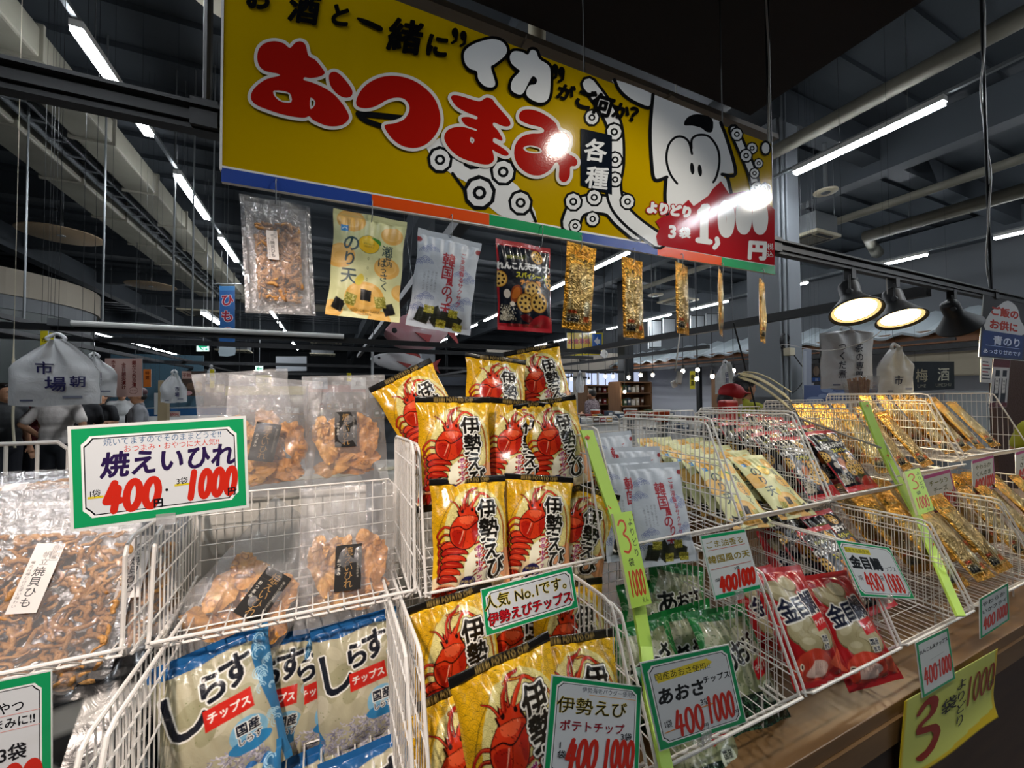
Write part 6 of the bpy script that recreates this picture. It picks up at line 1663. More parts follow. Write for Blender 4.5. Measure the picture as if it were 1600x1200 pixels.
# fish balloons
def fish(px, py, d, L, hgt, colA, finc, rotz, tiltd, label):
    c = at(px, py, d); root = empty('fish_balloon', c, label, 'balloon', rot=(0, math.radians(tiltd), math.radians(rotz)))
    n = 20; vs = []; fs = []; prof = [(-.5, .05), (-.46, .16), (-.38, .30), (-.2, .46), (0, .5), (.2, .42), (.36, .22), (.44, .10)]
    for x, r in prof:
        for k in range(n): a = 2 * math.pi * k / n; vs.append((x * L, r * hgt * .42 * math.sin(a), r * hgt * math.cos(a)))
    fs = [(i * n + k, i * n + (k + 1) % n, (i + 1) * n + (k + 1) % n, (i + 1) * n + k) for i in range(len(prof) - 1) for k in range(n)]
    fs += [tuple(range(n - 1, -1, -1)), tuple((len(prof) - 1) * n + k for k in range(n))]
    b = MB().add(vs, fs).build('body', mat('fish_skin_' + colA[1:], colA, .3, coat=.3, noise=(3, '#c8c4c4', .5)), root, smooth=True)
    fm = mat('fish_fin_' + finc[1:], finc, .4)
    MB().prism([(.42 * L, 0), (.62 * L, hgt * .42), (.56 * L, 0), (.62 * L, -hgt * .42)], (1, 0, 0), (0, 0, 1), (0, -.01, 0), (0, .02, 0)).build('tail', fm, root)
    MB().prism([(-.2 * L, hgt * .42), (0, hgt * .66), (.25 * L, hgt * .50), (.28 * L, hgt * .30)], (1, 0, 0), (0, 0, 1), (0, -.01, 0), (0, .02, 0)).build('back_fin', fm, root)
    MB().prism([(-.12 * L, 0), (.06 * L, -hgt * .30), (.12 * L, -hgt * .1)], (1, 0, 0), (0, 0, 1), (0, -hgt * .24, 0), (0, .02, 0)).build('side_fin', fm, root)
    MB().ball((-.38 * L, -hgt * .12, hgt * .08), (hgt * .07, hgt * .03, hgt * .07), 12).build('eye', M_black, root)
    MB().tube([(0, 0, hgt * .48), (0, 0, CEIL - c[2])], .004, 5).build('string', M_steel, root)
fish(655, 520, 6.5, 1.15, .62, '#c98a90', '#b0262a', 14, -8, 'big pink and red fish balloon behind the pale blue hanging pouch')
fish(630, 566, 7.4, 1.15, .34, '#c9cbcd', '#a8342e', 6, 4, 'white fish balloon with red fins below the pink one')

# carrier bags hung as samples
M_poly = mat('white_carrier_film', '#d9dadb', .38, bump=(14, .5, 1.0))
def carrier(px, py, d, w, h, label, text=None, col='#2c2a5c', seed=1, yaw=0, spread=.55, cut=0):
    c = at(px, py, d); ny, nx = 40, 30
    s = np.linspace(-1, 1, nx)[None, :].repeat(ny, 0); t = np.linspace(1, 0, ny)[:, None].repeat(nx, 1)   # t: 1 top
    half = w / 2 * (1 - (1 - .10) * np.clip((t - spread) / (1 - spread), 0, 1) ** 1.3 * 1.0)
    th = .03 + .02 * np.sin(3 * t)
    n = wnoise(s, t * 2, seed, 3.2, 3); folds = np.sin(s * 9 + 3 * t + seed) * .012 * np.clip((t - spread * .5), 0, 1) * 2
    F = np.stack([s * half + .012 * n * t, -th * (1 - s ** 4) - .010 * n - folds, (t - .5) * h + .01 * n], -1)
    Bk = F.copy(); Bk[..., 1] = th * (1 - s ** 4) + .008 * n
    i1 = np.arange(ny * nx).reshape(ny, nx); i2 = i1 + ny * nx
    q1 = np.stack([i1[:-1, :-1], i1[1:, :-1], i1[1:, 1:], i1[:-1, 1:]], -1).reshape(-1, 4); q2 = np.stack([i2[:-1, :-1], i2[:-1, 1:], i2[1:, 1:], i2[1:, :-1]], -1).reshape(-1, 4)
    me = bpy.data.meshes.new('carrier_bag'); _fill(me, np.concatenate([F.reshape(-1, 3), Bk.reshape(-1, 3)]), np.concatenate([q1, q2]), None); me.materials.append(M_poly)
    o = link(bpy.data.objects.new('carrier_bag', me)); o.location = [float(q) for q in c]; o.rotation_euler = (0, 0, math.radians(yaw)); tag(o, label, 'carrier bag')
    mb = MB()
    for sx in (-1, 1):
        mb.tube(smooth_poly([(sx * w * .05, 0, h * .47), (sx * w * .10, -.01, h * .52), (sx * w * .04, 0, h * .58), (0, 0, h * .6)], 4, False), .010, 6)
    mb.build('handles', M_poly, o, smooth=True)
    MB().tube([(0, 0, h * .57), (.004, 0, h * .72), (0, .01, h * .80), (0, .01, CEIL - c[2])], .0013, 4).build('hook', M_black, o)
    if text:
        f = Flat()
        for (tx, x, y, sz, vert) in text: f.text(tx, x, y, sz, col, vertical=vert, pitch=sz * 1.02, bold=sz * .03)
        f.rect(-34, -44, -20, -41.5, '#6a708a'); f.rect(12, -40, 34, -36, '#8a8ea0')
        def drape(Wd, V):
            out = Wd.copy()
            for i in range(len(out)):
                tt = min(max(out[i, 2] / h + .5, 0), 1); k = int((1 - tt) * (ny - 1)); hw = half[k, 0]; ss = min(max(out[i, 0] / hw, -.98), .98); j = int((ss + 1) / 2 * (nx - 1))
                out[i, 1] = F[max(k - 1, 0):k + 2, max(j - 1, 0):j + 2, 1].min() - .004 - V[i, 2]
            return out
        f.build('lettering', M_print, (0, 0, 0), (w / 100, 0, 0), (0, 0, h / 100), (0, -1, 0), o, bend=drape)
    return o
carrier(88, 582, 2.25, .37, .36, 'large white carrier bag with dark blue writing hanging at left', (('市', -6, 6, 20, 0), ('場', 6, -18, 24, 0), ('朝', 30, -14, 18, 0)), seed=2)
carrier(146, 588, 3.1, .26, .30, 'white carrier bag with vertical writing, second from the left', (('朝市場', 6, -14, 16, 1),), seed=4, yaw=30)
carrier(127, 600, 3.3, .24, .32, 'white carrier bag with a red and blue mark half behind the second one', (('市', 0, -10, 22, 0),), '#8a2440', seed=6, yaw=30)
carrier(272, 606, 4.0, .20, .29, 'small white carrier bag hanging left of the brown poster', (('市場', 10, -14, 18, 1),), seed=8, yaw=20)
carrier(1322, 562, 2.9, .37, .42, 'white carrier bag with two columns of brush writing under the left lamp', (('つくだ煮', -18, -2, 15, 1), ('茶の専門', 14, -4, 15, 1)), '#3a3c48', seed=9, spread=.95, yaw=-25)
carrier(1398, 580, 3.0, .26, .34, 'crumpled white carrier bag hanging between the lamps and the black curtain', (('市', -6, -20, 22, 0),), '#22264c', seed=12, yaw=-25)
carrier(1133, 592, 4.2, .22, .32, 'white carrier bag with red and blue writing above the red cap', (('函館', -6, 4, 18, 1),), '#2a2c5a', seed=14, yaw=-20)
carrier(906, 598, 7.0, .16, .34, 'thin white carrier bag far behind the lobster packets', None, seed=16)
carrier(330, 585, 5.2, .10, .2, 'small white bag hanging in front of the brown poster', None, seed=18)

# tag on a cord, antenna, curled strip, junction box
a, b = at(1060, 540, 2.4), at(1056, 575, 2.4)
o = MB().tube([(at(1062, 523, 2.4)[0], at(1062, 523, 2.4)[1], CEIL), at(1062, 523, 2.4), at(1055, 580, 2.4)], .004, 6).build('plug_cable', M_white); tag(o, 'white cable with a socket block hanging below the seventh gold pack', 'cable')
c = at(1061, 590, 2.4); k = MB().box((0, 0, 0), (.035, .02, .075)).build('socket_block', M_white, o, bevel=.004); k.location = c; k.rotation_euler = (0, .25, 0)
c = at(1053, 600, 2.4); k = MB().box((0, 0, 0), (.03, .02, .04)).build('plug', M_white, o, bevel=.004); k.location = c; k.rotation_euler = (0, -.5, 0)
a, b = at(1146, 504, 2.35), at(1183, 645, 2.4); b = a + (b - a) * (a[2] / (a[2] - b[2]))
tag(MB().tube([a, b], .005, 6).build('thin_rod', M_black), 'thin black rod leaning behind the baskets by the column', 'rod')
P5 = [at(1160, 586, 1.75), at(1180, 590, 1.74), at(1205, 603, 1.73), at(1236, 626, 1.72)]
mb = MB()
for k in range(7): mb.tube(smooth_poly([np.array(p) + np.array((0, .01 * (k % 3), .005 * k - .018 + .008 * i * (k - 3) / 3)) for i, p in enumerate(P5)], 6, False), .0035, 5)
o = mb.build('fly_whisk', mat('straw', '#cfc6a0', .6)); tag(o, 'curved cream whisk of thin strips in front of the column', 'whisk')
c = at(1236, 628, 1.72); MB().tube([c, (c[0] + .005, c[1], 1.40), (c[0] + .01, c[1] - .3, 1.30)], .004, 6).build('holder', M_steel, o)
c = at(1197, 551, 4.95); o = MB().box((5.03, 3.06, c[2]), (.10, .08, .09)).build('socket_box', M_cream, bevel=.006); tag(o, 'cream socket box on the grey column', 'socket')
pts = [(5.03 + .07 * math.cos(k), 3.105, c[2] + .13 + .09 * math.sin(k)) for k in np.linspace(0, 5.5, 8)]
tag(MB().tube(smooth_poly(pts, 6, True), .02, 6).build('cable_coil', M_black), 'black cable coil above the socket box on the column', 'cable')
tag(MB().tube(smooth_poly([(5.05, 3.03, c[2] - .02), (5.20, 2.98, c[2] - .22), (5.30, 3.0, c[2] - .16), (5.34, 3.05, c[2] - .30), (5.12, 3.105, c[2] - .5), (5.05, 3.105, c[2] - .3)], 6, False), .007, 5).build('cable', M_black), 'thin black cable sagging from the socket box', 'cable')
tag(MB().tube(smooth_poly([(4.97, 3.112, 2.05), at(1225, 538, 3.0), at(1300, 547, 2.4), at(1378, 515, 2.2), (2.62, 1.1, 2.092)], 8, False), .0025, 5).build('cable', M_white), 'thin white cable sagging below the lit spotlights', 'cable')

# white wire rack behind the leftmost basket
p0, p1 = onV(-40, 692, 1.33), onV(108, 690, 1.33); mb = MB()
z0, z1 = 1.10, p1[2]
mb.tube([(p0[0], 1.33, z1), (p1[0] - .02, 1.33, z1), (p1[0], 1.33, z1 - .02), (p1[0], 1.33, z0), (p0[0], 1.33, z0), (p0[0], 1.33, z1)], .005, 7)
x = p0[0] + .05
while x < p1[0] - .02: mb.tube([(x, 1.33, z0), (x, 1.33, z1)], .0035, 6); x += .052
mb.tube([(p0[0] + .01, 1.33, z0), (p0[0] + .01, 1.33, .80)], .005, 6).tube([(p1[0], 1.33, z0), (p1[0], 1.33, .80)], .005, 6)
tag(mb.build('wire_rack', M_wire), 'white barred wire rack standing behind the leftmost basket', 'wire rack')

# ------------------------------------------------------------------ people
SKIN = mat('skin', '#b98968', .55, noise=(20, '#a87456', .4))
def person(px, d, height, yaw, shirt, trouser, label, hair='#15110f', cap=None, pose='stand', mask=False, hairlong=False, strap=None, pattern=None, py=640, vis=True, lean=0.0, base=None):
    c = at(px, py, d); k = height / 1.70
    root = empty('person', (c[0], c[1], 0 if base is None else base), label, 'person', rot=(0, 0, math.radians(yaw))); root.scale = (k, k, k)
    # figure faces local -Y
    sh = 1.385; hipz = .90; L = lean
    def bend(p): 
        x, y, z = p
        if z > hipz: q = z - hipz; return (x, y - q * math.sin(L), hipz + q * math.cos(L))
        return p
    arms = {'stand': (((.22, .02, 1.12), (.235, -.03, .88)), ((-.22, .02, 1.12), (-.235, -.03, .88))),
            'hands': (((.235, -.01, 1.13), (.07, -.27, 1.14)), ((-.235, -.01, 1.13), (-.05, -.28, 1.12))),
            'reach': (((.25, -.08, 1.14), (.24, -.34, 1.10)), ((-.24, -.08, 1.14), (-.20, -.36, 1.06))),
            'hip': (((.30, .06, 1.16), (.20, -.06, 1.00)), ((-.28, .05, 1.15), (-.20, -.07, .98)))}[pose]
    def seg(mb, a, b, ra, rb, n=10):
        a, b = bend(a), bend(b); mb.tube([a, b], [ra, rb], n); mb.ball(a, ra, 10); mb.ball(b, rb, 10)
    def remesh(mb, name, m, vox, par):
        o = mb.build(name, m, par); r = o.modifiers.new('skin', 'REMESH'); r.mode = 'VOXEL'; r.voxel_size = vox; r.use_smooth_shade = True
        s_ = o.modifiers.new('soft', 'SMOOTH'); s_.iterations = 4; s_.factor = .5; return o
    b = MB()
    b.ball(bend((0, -.005, 1.565)), (.074, .092, .112), 18); b.ball(bend((0, -.03, 1.50)), (.055, .062, .06), 12)
    b.ball(bend((0, -.102, 1.545)), (.013, .02, .022), 8)                                     # nose
    for s in (-1, 1): b.ball(bend((s * .076, .01, 1.555)), (.012, .022, .032), 8)              # ears
    seg(b, (0, .005, 1.50), (0, .012, 1.40), .052, .058)
    b.ball(bend((0, 0, 1.25)), (.165, .105, .17), 16); b.ball(bend((0, 0, 1.05)), (.15, .10, .16), 14); b.ball((0, 0, .92), (.165, .11, .12), 14)
    seg(b, (-.15, 0, sh - .02), (.15, 0, sh - .02), .065, .065)
    for i, (el, ha) in enumerate(arms):
        s = 1 if i == 0 else -1
        seg(b, (s * .175, 0, sh - .03), el, .050, .039); seg(b, el, ha, .038, .026)
        e, h = Vector(bend(el)), Vector(bend(ha)); dr = (h - e).normalized(); sd = dr.cross(Vector((0, 1, .3))).normalized(); 
        pm = h + dr * .045; b.tube([h, pm + dr * .03], [.026, .034], 10); b.ball(pm, (.033, .03, .036), 10)
        for j, (off, ln) in enumerate(((-.026, .062), (-.009, .072), (.009, .068), (.026, .052))):
            s0 = pm + dr * .03 + sd * off; m1 = s0 + dr * ln * .5 + Vector((0, -.008, -.006)); b.tube([s0, m1, m1 + dr * ln * .4 + Vector((0, -.01, -.016))], [.009, .0085, .0075], 7)
        s0 = h + dr * .02 - sd * .03; b.tube([s0, s0 - sd * .022 + dr * .03, s0 - sd * .024 + dr * .055], [.011, .010, .008], 7)
        lx = s * .085
        seg(b, (lx, 0, .88), (lx * 1.05, -.01, .48), .085, .056); seg(b, (lx * 1.05, -.01, .48), (lx * 1.05, .015, .09), .052, .036)
        seg(b, (lx * 1.05, .02, .05), (lx * 1.15, -.14, .035), .036, .03)
    remesh(b, 'body', SKIN, .009, root)
    # face
    for s in (-1, 1): MB().ball(bend((s * .030, -.088, 1.572)), (.011, .008, .007), 8).build('eye', M_black, root)
    if not mask: MB().ball(bend((0, -.088, 1.502)), (.022, .010, .006), 8).build('mouth', mat('lip', '#8a4a42', .5), root)
    else: MB().ball(bend((0, -.052, 1.513)), (.066, .062, .05), 14).build('face_mask', mat('mask_white', '#d6d8d8', .7), root, smooth=True)
    hm = mat('hair_' + hair[1:], hair, .5, bump=(90, .4))
    hb = MB(); hb.ball(bend((0, .016, 1.592)), (.083, .094, .098), 16); hb.ball(bend((0, -.04, 1.648)), (.06, .05, .035), 10)
    if hairlong: seg(hb, (0, .08, 1.58), (.02, .12, 1.40), .05, .03); hb.ball(bend((0, .05, 1.55)), (.085, .075, .09), 12)
    if not cap: remesh(hb, 'hair', hm, .012, root)
    else:
        if hairlong: remesh(hb, 'hair', hm, .012, root)
        else: h2 = MB(); h2.ball(bend((0, .03, 1.565)), (.080, .075, .075), 14); remesh(h2, 'hair', hm, .012, root)
        cm = mat('cap_' + cap[1:], cap, .6); cb = MB(); cb.ball(bend((0, .006, 1.630)), (.092, .104, .078), 18)
        n = 12; pr = [(math.cos(a) * .08, -.085 - math.sin(a) * .095) for a in np.linspace(0, math.pi, n)]
        cb.prism(pr, (1, 0, 0), (0, 1, 0), bend((0, .01, 1.618)), (0, -.0, .012)); remesh(cb, 'cap', cm, .010, root)
    sm = mat('shirt_' + shirt[1:], shirt, .8, bump=(30, .25), **({'noise': pattern} if pattern else {}))
    t = MB(); t.ball(bend((0, 0, 1.25)), (.182, .125, .19), 16); t.ball(bend((0, 0, 1.05)), (.172, .120, .17), 14); t.ball(bend((0, 0, .95)), (.178, .124, .11), 14)
    seg(t, (-.155, 0, sh - .02), (.155, 0, sh - .02), .075, .075); seg(t, (0, .012, 1.40), (0, .012, 1.435), .066, .064)
    for i, (el, ha) in enumerate(arms):
        s = 1 if i == 0 else -1; m_ = tuple(np.array((s * .175, 0, sh - .03)) * .25 + np.array(el) * .75); seg(t, (s * .175, 0, sh - .03), m_, .064, .062)
    remesh(t, 'shirt', sm, .013, root)
    tm = mat('trousers_' + trouser[1:], trouser, .8); tr = MB(); tr.ball((0, 0, .90), (.172, .118, .12), 14)
    for s in (-1, 1): lx = s * .085; seg(tr, (lx, 0, .88), (lx * 1.05, -.01, .48), .095, .070); seg(tr, (lx * 1.05, -.01, .48), (lx * 1.05, .015, .12), .068, .058)
    remesh(tr, 'trousers', tm, .015, root)
    shb = MB()
    for s in (-1, 1): seg(shb, (s * .09, .03, .046), (s * .10, -.15, .042), .045, .040)
    remesh(shb, 'shoes', M_dark, .014, root)
    if strap: MB().tube([bend(q) for q in ((-.16, .02, sh + .05), (-.08, -.13, 1.28), (.08, -.135, 1.08), (.16, -.06, .95))], .012, 6).build('bag_strap', mat('strap', strap, .6), root)
    return root
person(6, 4.9, 1.68, 60, '#1e2022', '#1c1e26', 'person in dark clothes cut by the left picture edge', hair='#1a120e', pose='stand')
person(44, 5.4, 1.66, 150, '#6e1c24', '#22242c', 'person in a dark red shirt behind the white cord at left', pose='hip')
person(90, 5.0, 1.70, 172, '#d2cac4', '#26282e', 'person in a white T-shirt seen from behind under the big carrier bag', pose='hip')
person(122, 5.6, 1.66, 20, '#1b1c20', '#2a2c34', 'person in black half hidden behind the white T-shirt', pose='stand')
person(157, 6.6, 1.60, -12, '#15171b', '#2a2c34', 'person in a black polo shirt looking down at their hands', pose='hands')
person(190, 7.9, 1.66, 20, '#b9bab8', '#3a3c40', 'person in a pale shirt under the pink poster', pose='stand')
person(216, 5.9, 1.62, -70, '#85868a', '#33353a', 'person in a grey T-shirt with a black shoulder strap', cap='#4a2c30', pose='hands', strap='#17181a')
person(1103, 3.1, 1.60, 72, '#1b2030', '#22252c', 'person in a red cap and white mask bending over the counter behind the baskets', cap='#b3161e', pose='reach', mask=True, lean=.32)
person(1152, 3.6, 1.68, 78, '#a3a32c', '#2a2c30', 'person in an olive yellow shirt and black visor behind the red cap', cap='#16171a', hairlong=True, pose='reach', lean=.12)
person(886, 8.5, 1.60, 30, '#8e8074', '#3a3c40', 'far person in a beige top behind the lobster packets', pose='hands')
person(925, 8.6, 1.60, 200, '#4a3a44', '#2a2c34', 'far person in a checked shirt seen from behind', pose='stand', pattern=(40, '#b9aeb4', .6))
person(1648, 3.3, 1.50, 100, '#a3a32c', '#2a2c30', 'person in an olive yellow shirt at the right picture edge', pose='reach', lean=.25, hair='#1a1512')

# ------------------------------------------------------------------ stalls in the background
M_panel = mat('lit_window_panel', '#aab4cc', .6, emit=('#b9c4e0', .9))
M_stallwood = mat('stall_wood', '#6a4a2e', .6, noise=((2, 14, 2), '#54381f', .6))
def box_thing(name, c, d, label, cat, m, rz=0, bevel=.004, parts=()):
    o = MB().box((0, 0, 0), d).build(name, m, loc=c, bevel=bevel); o.rotation_euler = (0, 0, rz); tag(o, label, cat)
    for (pn, pc, pd, pm) in parts: MB().box(pc, pd).build(pn, pm, o)
    return o
# middle stall: back wall of lit windows, wooden hutch, counter, goods, bulbs
mb = MB(); 
struct(MB().box((8.6, 13.2, 1.55), (7.2, .12, 3.1)), 'wall_stall', mat('stall_wall_paint', '#8b8378', .8))
for i, (px0, px1, y0, y1) in enumerate(((935, 953, 578, 612), (990, 1010, 576, 598), (1022, 1046, 576, 600), (1050, 1090, 572, 604), (1092, 1120, 572, 602), (1180, 1204, 565, 600))):
    A, B = at(px0, y0, 13.3), at(px1, y1, 13.3); w, h = abs(B[0] - A[0]) + .1, A[2] - B[2]
    o = MB().box((0, 0, 0), (w, .04, h)).build('window_%d' % (i + 1), M_panel, loc=((A[0] + B[0]) / 2, 13.1, (A[2] + B[2]) / 2)); o['kind'] = 'structure'
    MB().box((0, -.03, 0), (.03, .02, h)).box((0, -.03, h / 2), (w, .03, .04)).build('window_frame', M_black, o)
def hutch(px, d, w, h, label, y=690):
    c = at(px, 640, d); o = empty('wooden_hutch', (c[0], c[1], 0), label, 'stall cabinet')
    mb = MB().box((0, .2, h / 2), (w, .03, h)).box((-w / 2, 0, h / 2), (.04, .42, h)).box((w / 2, 0, h / 2), (.04, .42, h)); mb.build('carcass', M_stallwood, o)
    for z in (.85, 1.2, 1.5, h): MB().box((0, 0, z), (w, .42, .03)).build('shelf', M_stallwood, o)
    return c
cols = ('#8a2c2a', '#c9c2b4', '#3a4a5c', '#b8862c', '#5a3a2a', '#d2d0c8', '#35523a')
CN = dict(zip(cols, ('red', 'cream', 'blue', 'yellow', 'brown', 'white', 'green')))
ORN = ('first', 'second', 'third', 'fourth', 'fifth', 'sixth', 'seventh', 'eighth', 'ninth')
def goods(cx, cy, z, n, dx, where, dims=(.10, .10, .16), kind='food_box', jitter=.01):
    for k in range(n):
        cc = cols[(k * 3 + int(cx * 7)) % len(cols)]; hh = dims[2] * rnd.uniform(.8, 1.15)
        o = MB().box((0, 0, hh / 2), (dims[0] * rnd.uniform(.8, 1), dims[1], hh)).build(kind, mat('box_' + cc[1:], cc, .6), loc=(cx + dx * (k - (n - 1) / 2), cy + rnd.uniform(-jitter, jitter), z), bevel=.004)
        MB().box((0, -dims[1] / 2 - .001, hh * .55), (dims[0] * .6, .002, hh * .35)).build('paper_label', M_white, o)
        tag(o, '%s box, %s from left, %s' % (CN[cc], ORN[k], where), 'food box', 'packages on the ' + where)
for px, d, w, h, nm in ((985, 9.5, .9, 1.75, 'hutch by the far dark column'), (1150, 8.0, .8, 1.85, 'tan hutch behind the red cap'), (940, 11, 1.2, 1.7, 'hutch far behind the clocks')):
    c = hutch(px, d, w, h, 'wooden ' + nm)
    for z in (.865, 1.215, 1.515): goods(c[0], c[1], z, 6, w / 7, '%s shelf, %s' % ({865: 'low', 1215: 'middle', 1515: 'high'}[round(z * 1000)], nm))
for px, d, w, nm in ((1000, 7.6, 1.6, 'white counter in the middle distance'), (1095, 5.2, 1.3, 'counter beyond the red cap'), (905, 6.2, 1.1, 'grey counter behind the lobster pile')):
    c = at(px, 640, d); o = box_thing('stall_counter', (c[0], c[1], .52), (w, .6, 1.04), 'low ' + nm, 'counter', M_white, parts=(('counter_top', (0, 0, .53), (w + .04, .66, .03), M_steel),))
    goods(c[0], c[1] + .12, 1.066, 9, w / 10, 'back of the ' + nm, (.13, .12, .10)); goods(c[0], c[1] - .14, 1.066, 8, w / 9.5, 'front of the ' + nm, (.14, .12, .07))
for i, (px, py, d) in enumerate(((985, 647, 5.4), (1034, 650, 4.4), (930, 646, 7.3))):
    c = at(px, py, d); o = MB().lathe([(0, -.06), (.07, -.06), (.085, .04), (.088, .05), (0, .055)], n=20).build('orange_tub', mat('orange_tub', '#c8481c', .4), loc=c, smooth=True); tag(o, ('orange tub on the far counter left of the black handle', 'orange tub on the far counter right of the black handle', 'small orange tub behind the lobster packets')[i], 'tub')
    MB().lathe([(0, .055), (.09, .055), (.09, .068), (0, .07)], n=20).build('lid', M_white, o)
    MB().tube([(0, 0, -.06), (0, 0, .005 - c[2])], .05, 8).build('stand', M_steel, o)
# hanging bulbs
M_bulb = mat('bulb_glow', '#ffffff', .4, emit=('#fff2dc', 40.0))
for i, (px, py, d) in enumerate(((893, 592, 9), (920, 596, 9), (946, 588, 9), (958, 588, 9), (982, 590, 8), (1001, 586, 8), (1020, 586, 8), (1067, 580, 7), (1090, 578, 7), (1089, 592, 6.5), (1113, 588, 6.5), (976, 612, 9), (1146, 579, 7))):
    c = at(px, py, d); o = MB().ball((0, 0, 0), (.032, .032, .038), 12).build('hanging_bulb', M_bulb, loc=c, smooth=True)
    tag(o, 'glowing bulb hanging over the far middle stall', 'bulb', 'bulbs over the far stall')
    MB().lathe([(0, .11), (.02, .10), (.024, .032), (.015, .03)], n=12).build('socket', M_black, o); MB().tube([(0, 0, .1), (0, 0, CEIL - c[2])], .006, 5).build('flex', M_black, o)
# tiled stall along the right wall
mb = MB(); n = 90; vs = []; fs = []
for i in range(n + 1):
    y = 2.2 + i * .125; zz = .045 * math.sin(i * 1.35)
    vs += [(10.2, y, 2.62 + zz), (11.6, y, 3.15 + zz), (11.6, y, 3.12 + zz), (10.2, y, 2.57 + zz)]
for i in range(n):
    a, b = 4 * i, 4 * i + 4; fs += [(a, a + 1, b + 1, b), (a + 1, a + 2, b + 2, b + 1), (a + 2, a + 3, b + 3, b + 2), (a + 3, a, b, b + 3)]
o = mb.add(vs, fs).build('tiled_canopy', mat('grey_tile', '#7f878a', .5)); tag(o, 'wavy grey tiled canopy of the stall along the right wall', 'canopy')
MB().box((10.45, 7.8, 2.50), (.10, 11.2, .20)).build('wood_fascia', mat('cedar_fascia', '#8a5a38', .6), o); MB().box((10.5, 7.8, 2.34), (.12, 11.2, .10)).build('dark_beam', M_black, o)
MB().box((10.9, 7.8, 2.62), (1.2, 11.2, .06)).build('soffit_board', M_stallwood, o)
for y in (2.4, 5.8, 9.2, 13.2): MB().box((10.6, y, 1.15), (.12, .12, 2.3)).build('post', M_black, o)
o = MB().box((10.75, 3.4, 2.02), (.06, 2.3, .46)).build('sign_band', mat('cream_band', '#b3a892', .7)); tag(o, 'long cream signboard under the tiled canopy at right', 'signboard')
struct(MB().box((12.2, 8, 1.3), (.1, 12, 2.6)), 'wall_stall', mat('stall_back', '#b6b7bd', .7))
# black curtain with two big characters
f = Flat(); W, H = 140, 80; f.rect(0, 0, W, H, '#14191a'); f.rect(69, 0, 71, H, '#2a3032'); f.text('梅', 36, 42, 38, '#a69a7c', bold=.6); f.text('酒', 104, 44, 40, '#c9c2a8', bold=.6); f.text('UME', 36, 14, 13, '#8a8674'); f.text('UMESHU', 104, 14, 13, '#8a8674')
panel('shop_curtain', 1421, 565, 1491, 612, 5.6, f, W, H, 'black shop curtain with two large characters at right', 'curtain', thick=.004)
f = Flat(); f.rect(0, 0, 100, 30, '#5c6c94')
for k in range(14): f.ell(rnd.uniform(4, 96), rnd.uniform(4, 26), rnd.uniform(3, 9), rnd.uniform(1.5, 4), '#8a9abc')
panel('poster', 1256, 602, 1402, 640, 4.6, f, 100, 30, 'blue cloud patterned poster behind the right baskets')
f = Flat(); f.rect(0, 0, 40, 100, '#9fa6b4'); f.rect(4, 6, 16, 94, '#b8bec8'); panel('shutter_panel', 1255, 545, 1268, 608, 4.8, f, 40, 100, 'pale panel beside the grey column', 'panel')
f = Flat(); f.rect(0, 0, 100, 100, '#2c2a2a'); f.ell(46, 60, 30, 26, '#6a5a4c'); f.rect(6, 6, 94, 26, '#2a4a80'); f.text('東京', 50, 16, 14, '#dfe2e8'); panel('poster', 1268, 568, 1284, 598, 4.9, f, 100, 100, 'small dark poster behind the brush lettered carrier bag')
c = at(1530, 600, 5.8)
o = box_thing('drawer_cabinet', (c[0] - .2, c[1], .75), (.5, .4, 1.5), 'pale drawer cabinet right of the black curtain', 'cabinet', mat('cabinet_grey', '#9aa0a2', .5))
for z in np.linspace(-.6, .65, 8): d_ = MB().box((0, -.205, z), (.44, .02, .14)).build('drawer', M_white, o); MB().box((0, -.222, z), (.12, .012, .02)).build('handle', M_steel, d_)
c = at(1575, 610, 4.4); o = box_thing('rattan_screen', (c[0] + .2, c[1], 1.0), (1.2, .05, 2.0), 'brown woven screen behind the right end posters', 'screen', mat('rattan', '#4e3326', .6, bump=(60, .8)))
# bundle of sticks in clear wrap standing behind the gold baskets
c = onV(1344, 612, 1.55); root = empty('stick_bundle', (c[0], 1.55, .98), 'bundle of tan dried sticks in clear wrap standing behind the green strip', 'food bundle')
mb = MB()
for k in range(46):
    a, q = rnd.uniform(0, 6.28), math.sqrt(rnd.uniform(0, 1)); x, y = math.cos(a) * q, math.sin(a) * q
    mb.tube([(x * .045, y * .04, 0), (x * .05, y * .045, .40), (x * .085, y * .07, .60 + rnd.uniform(-.02, .02))], .006, 5)
mb.build('sticks', mat('dried_stick', '#b98a52', .6, noise=(40, '#8a4a26', .6)), root)
MB().lathe([(.05, 0), (.056, .36), (.064, .42), (.10, .60), (.105, .63)], n=24).build('clear_wrap', M_film, root, smooth=True)
MB().lathe([(.052, .34), (.06, .36), (.058, .39), (.05, .39)], n=20).build('red_band', mat('red_tape', '#a8242a', .5), root)
o = box_thing('red_packet', (1.86, 1.44, 1.312), (.10, .05, .30), 'small red packet standing behind the lotus pouch basket', 'packet', mat('red_packet', '#a8201e', .4), bevel=.012)
# white framed screens high on the right
for i, (x0, y0, x1, y1, d) in enumerate(((1014, 500, 1034, 544, 14), (1037, 497, 1055, 522, 14), (1080, 493, 1101, 515, 13), (1104, 490, 1122, 512, 13))):
    f = Flat(); f.rect(0, 0, 50, 50, '#1a1c1e'); f.rect(2, 2, 48, 48, '#b4b8ba'); panel('paper_screen', x0, y0, x1, y1, d, f, 50, 50, 'white screen in a black frame high behind the gold packs, %s from the left' % ('first', 'second', 'third', 'fourth')[i], 'screen', thick=.05)
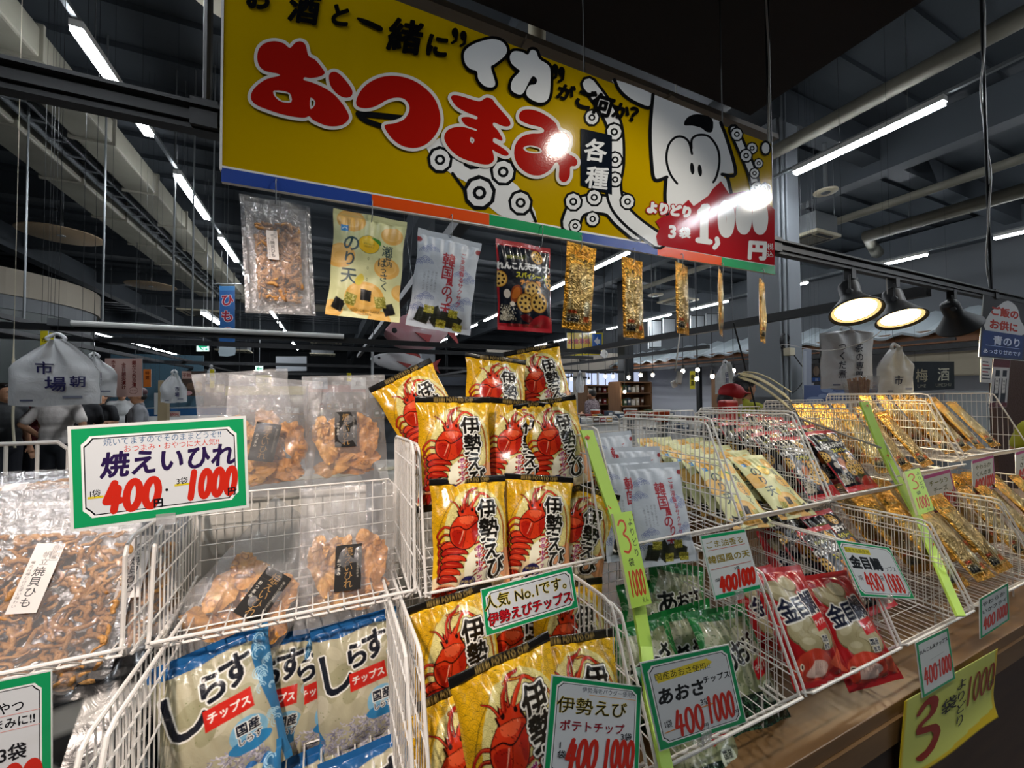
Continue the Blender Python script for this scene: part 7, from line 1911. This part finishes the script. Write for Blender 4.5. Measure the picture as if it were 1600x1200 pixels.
# left stalls: blue lit freezer, tan post, teal panels
c = at(300, 640, 8.4); o = box_thing('display_freezer', (c[0], c[1], .62), (1.5, .7, 1.24), 'blue lit display freezer behind the green price card', 'freezer', mat('freezer_blue', '#24507c', .35), parts=(('glass_top', (0, 0, .63), (1.46, .66, .02), M_steel), ('front_stripe', (0, -.355, .4), (1.5, .01, .16), M_white)))
f = Flat(); f.rect(0, 0, 60, 30, '#c8b4ae'); f.text('500円', 30, 15, 18, '#a8202c', bold=1); panel('price_tag', 264, 643, 281, 652, 5.6, f, 60, 30, 'small red price tag on the blue freezer', 'price tag')
c = at(256, 632, 5.4); box_thing('tan_post', (c[0], c[1], 1.2), (.10, .10, 1.0), 'tan wooden post right of the shoppers', 'post', mat('tan_wood', '#a89674', .6), parts=(('post_base', (0, 0, -.85), (.12, .12, .72), M_stallwood),))
c = at(246, 630, 5.5); f = Flat(); f.rect(0, 0, 20, 60, '#cfd2d2'); panel('notice', 241, 614, 250, 648, 5.5, f, 20, 60, 'white vertical notice beside the tan post', 'notice')
c = at(248, 610, 8.9); box_thing('corrugated_panel', (c[0], c[1], 1.2), (1.6, .06, 2.4), 'teal corrugated panel behind the grey T-shirt', 'panel', mat('teal_panel', '#3c5866', .5, bump=(30, .5)))
# far left and centre: bodies of stalls so the hall is not empty
for i, (px, d, w, h, colr, lab) in enumerate(((420, 14, 2.4, 1.9, '#3b3a3c', 'dark far stall behind the ray fin packs'), (520, 17, 2.6, 2.0, '#4a3c30', 'brown far stall left of the fish balloons'), (620, 13, 1.8, 1.8, '#474a4e', 'grey far stall under the fish balloons'), (730, 15, 3.2, 2.2, '#24282e', 'dark blue grey stall wall above the lobster pile'), (820, 18, 2.5, 2.2, '#55585c', 'grey stall behind the pole over the lobster pile'), (150, 12, 3.0, 1.7, '#2c3436', 'dark far stall behind the shoppers'), (345, 15, 2.0, 2.0, '#39424a', 'slate stall under the blue flag'))):
    c = at(px, 615, d); o = box_thing('far_stall', (c[0], c[1], h / 2), (w, .8, h), lab, 'stall', mat('stall_' + colr[1:], colr, .7))
    MB().box((0, -.45, h / 2 - .25), (w * .96, .1, .3)).build('name_board', mat('board_%d' % i, ('#b8a44a', '#8a3a2c', '#b9bcc0', '#343a44', '#a0a4a8', '#6a6e70', '#8c7c4a')[i], .6), o)
    MB().box((0, -.5, -.1), (w * .9, .2, .06)).build('shelf', M_stallwood, o)
    goods(c[0], c[1] - .52, h / 2 - .07, 8, w / 9.5, lab, (.16, .12, .2))
for i, (px, py, d, t) in enumerate(((500, 600, 12, '干'), (560, 600, 11, '魚'), (605, 603, 12, '貝'), (412, 596, 12, '昆布'))):
    f = Flat(); f.rect(0, 0, 60, 60, ('#c9ccd0', '#d2d0c8', '#b8bcc2', '#d0c46a')[i]); f.text(t, 30, 30, 28, '#2a2c30', bold=1); panel('stall_sign', px - 12, py - 10, px + 12, py + 8, d, f, 60, 60, 'far stall sign with dark writing behind the ray fin packs, %s' % ('left of centre', 'under the white post', 'nearest the lobster pile', 'leftmost')[i])
tag(MB().tube(smooth_poly([(at(22, 520, 2.4)[0], at(22, 520, 2.4)[1], CEIL), at(22, 520, 2.4), at(21, 560, 2.4), at(24, 600, 2.4), at(20, 650, 2.4), at(23, 700, 2.4)], 6, False), [.0012] * 7 + [.006] * 24, 6).build('cord', M_cream, smooth=True), 'cream cord hanging down at the left edge', 'cord')
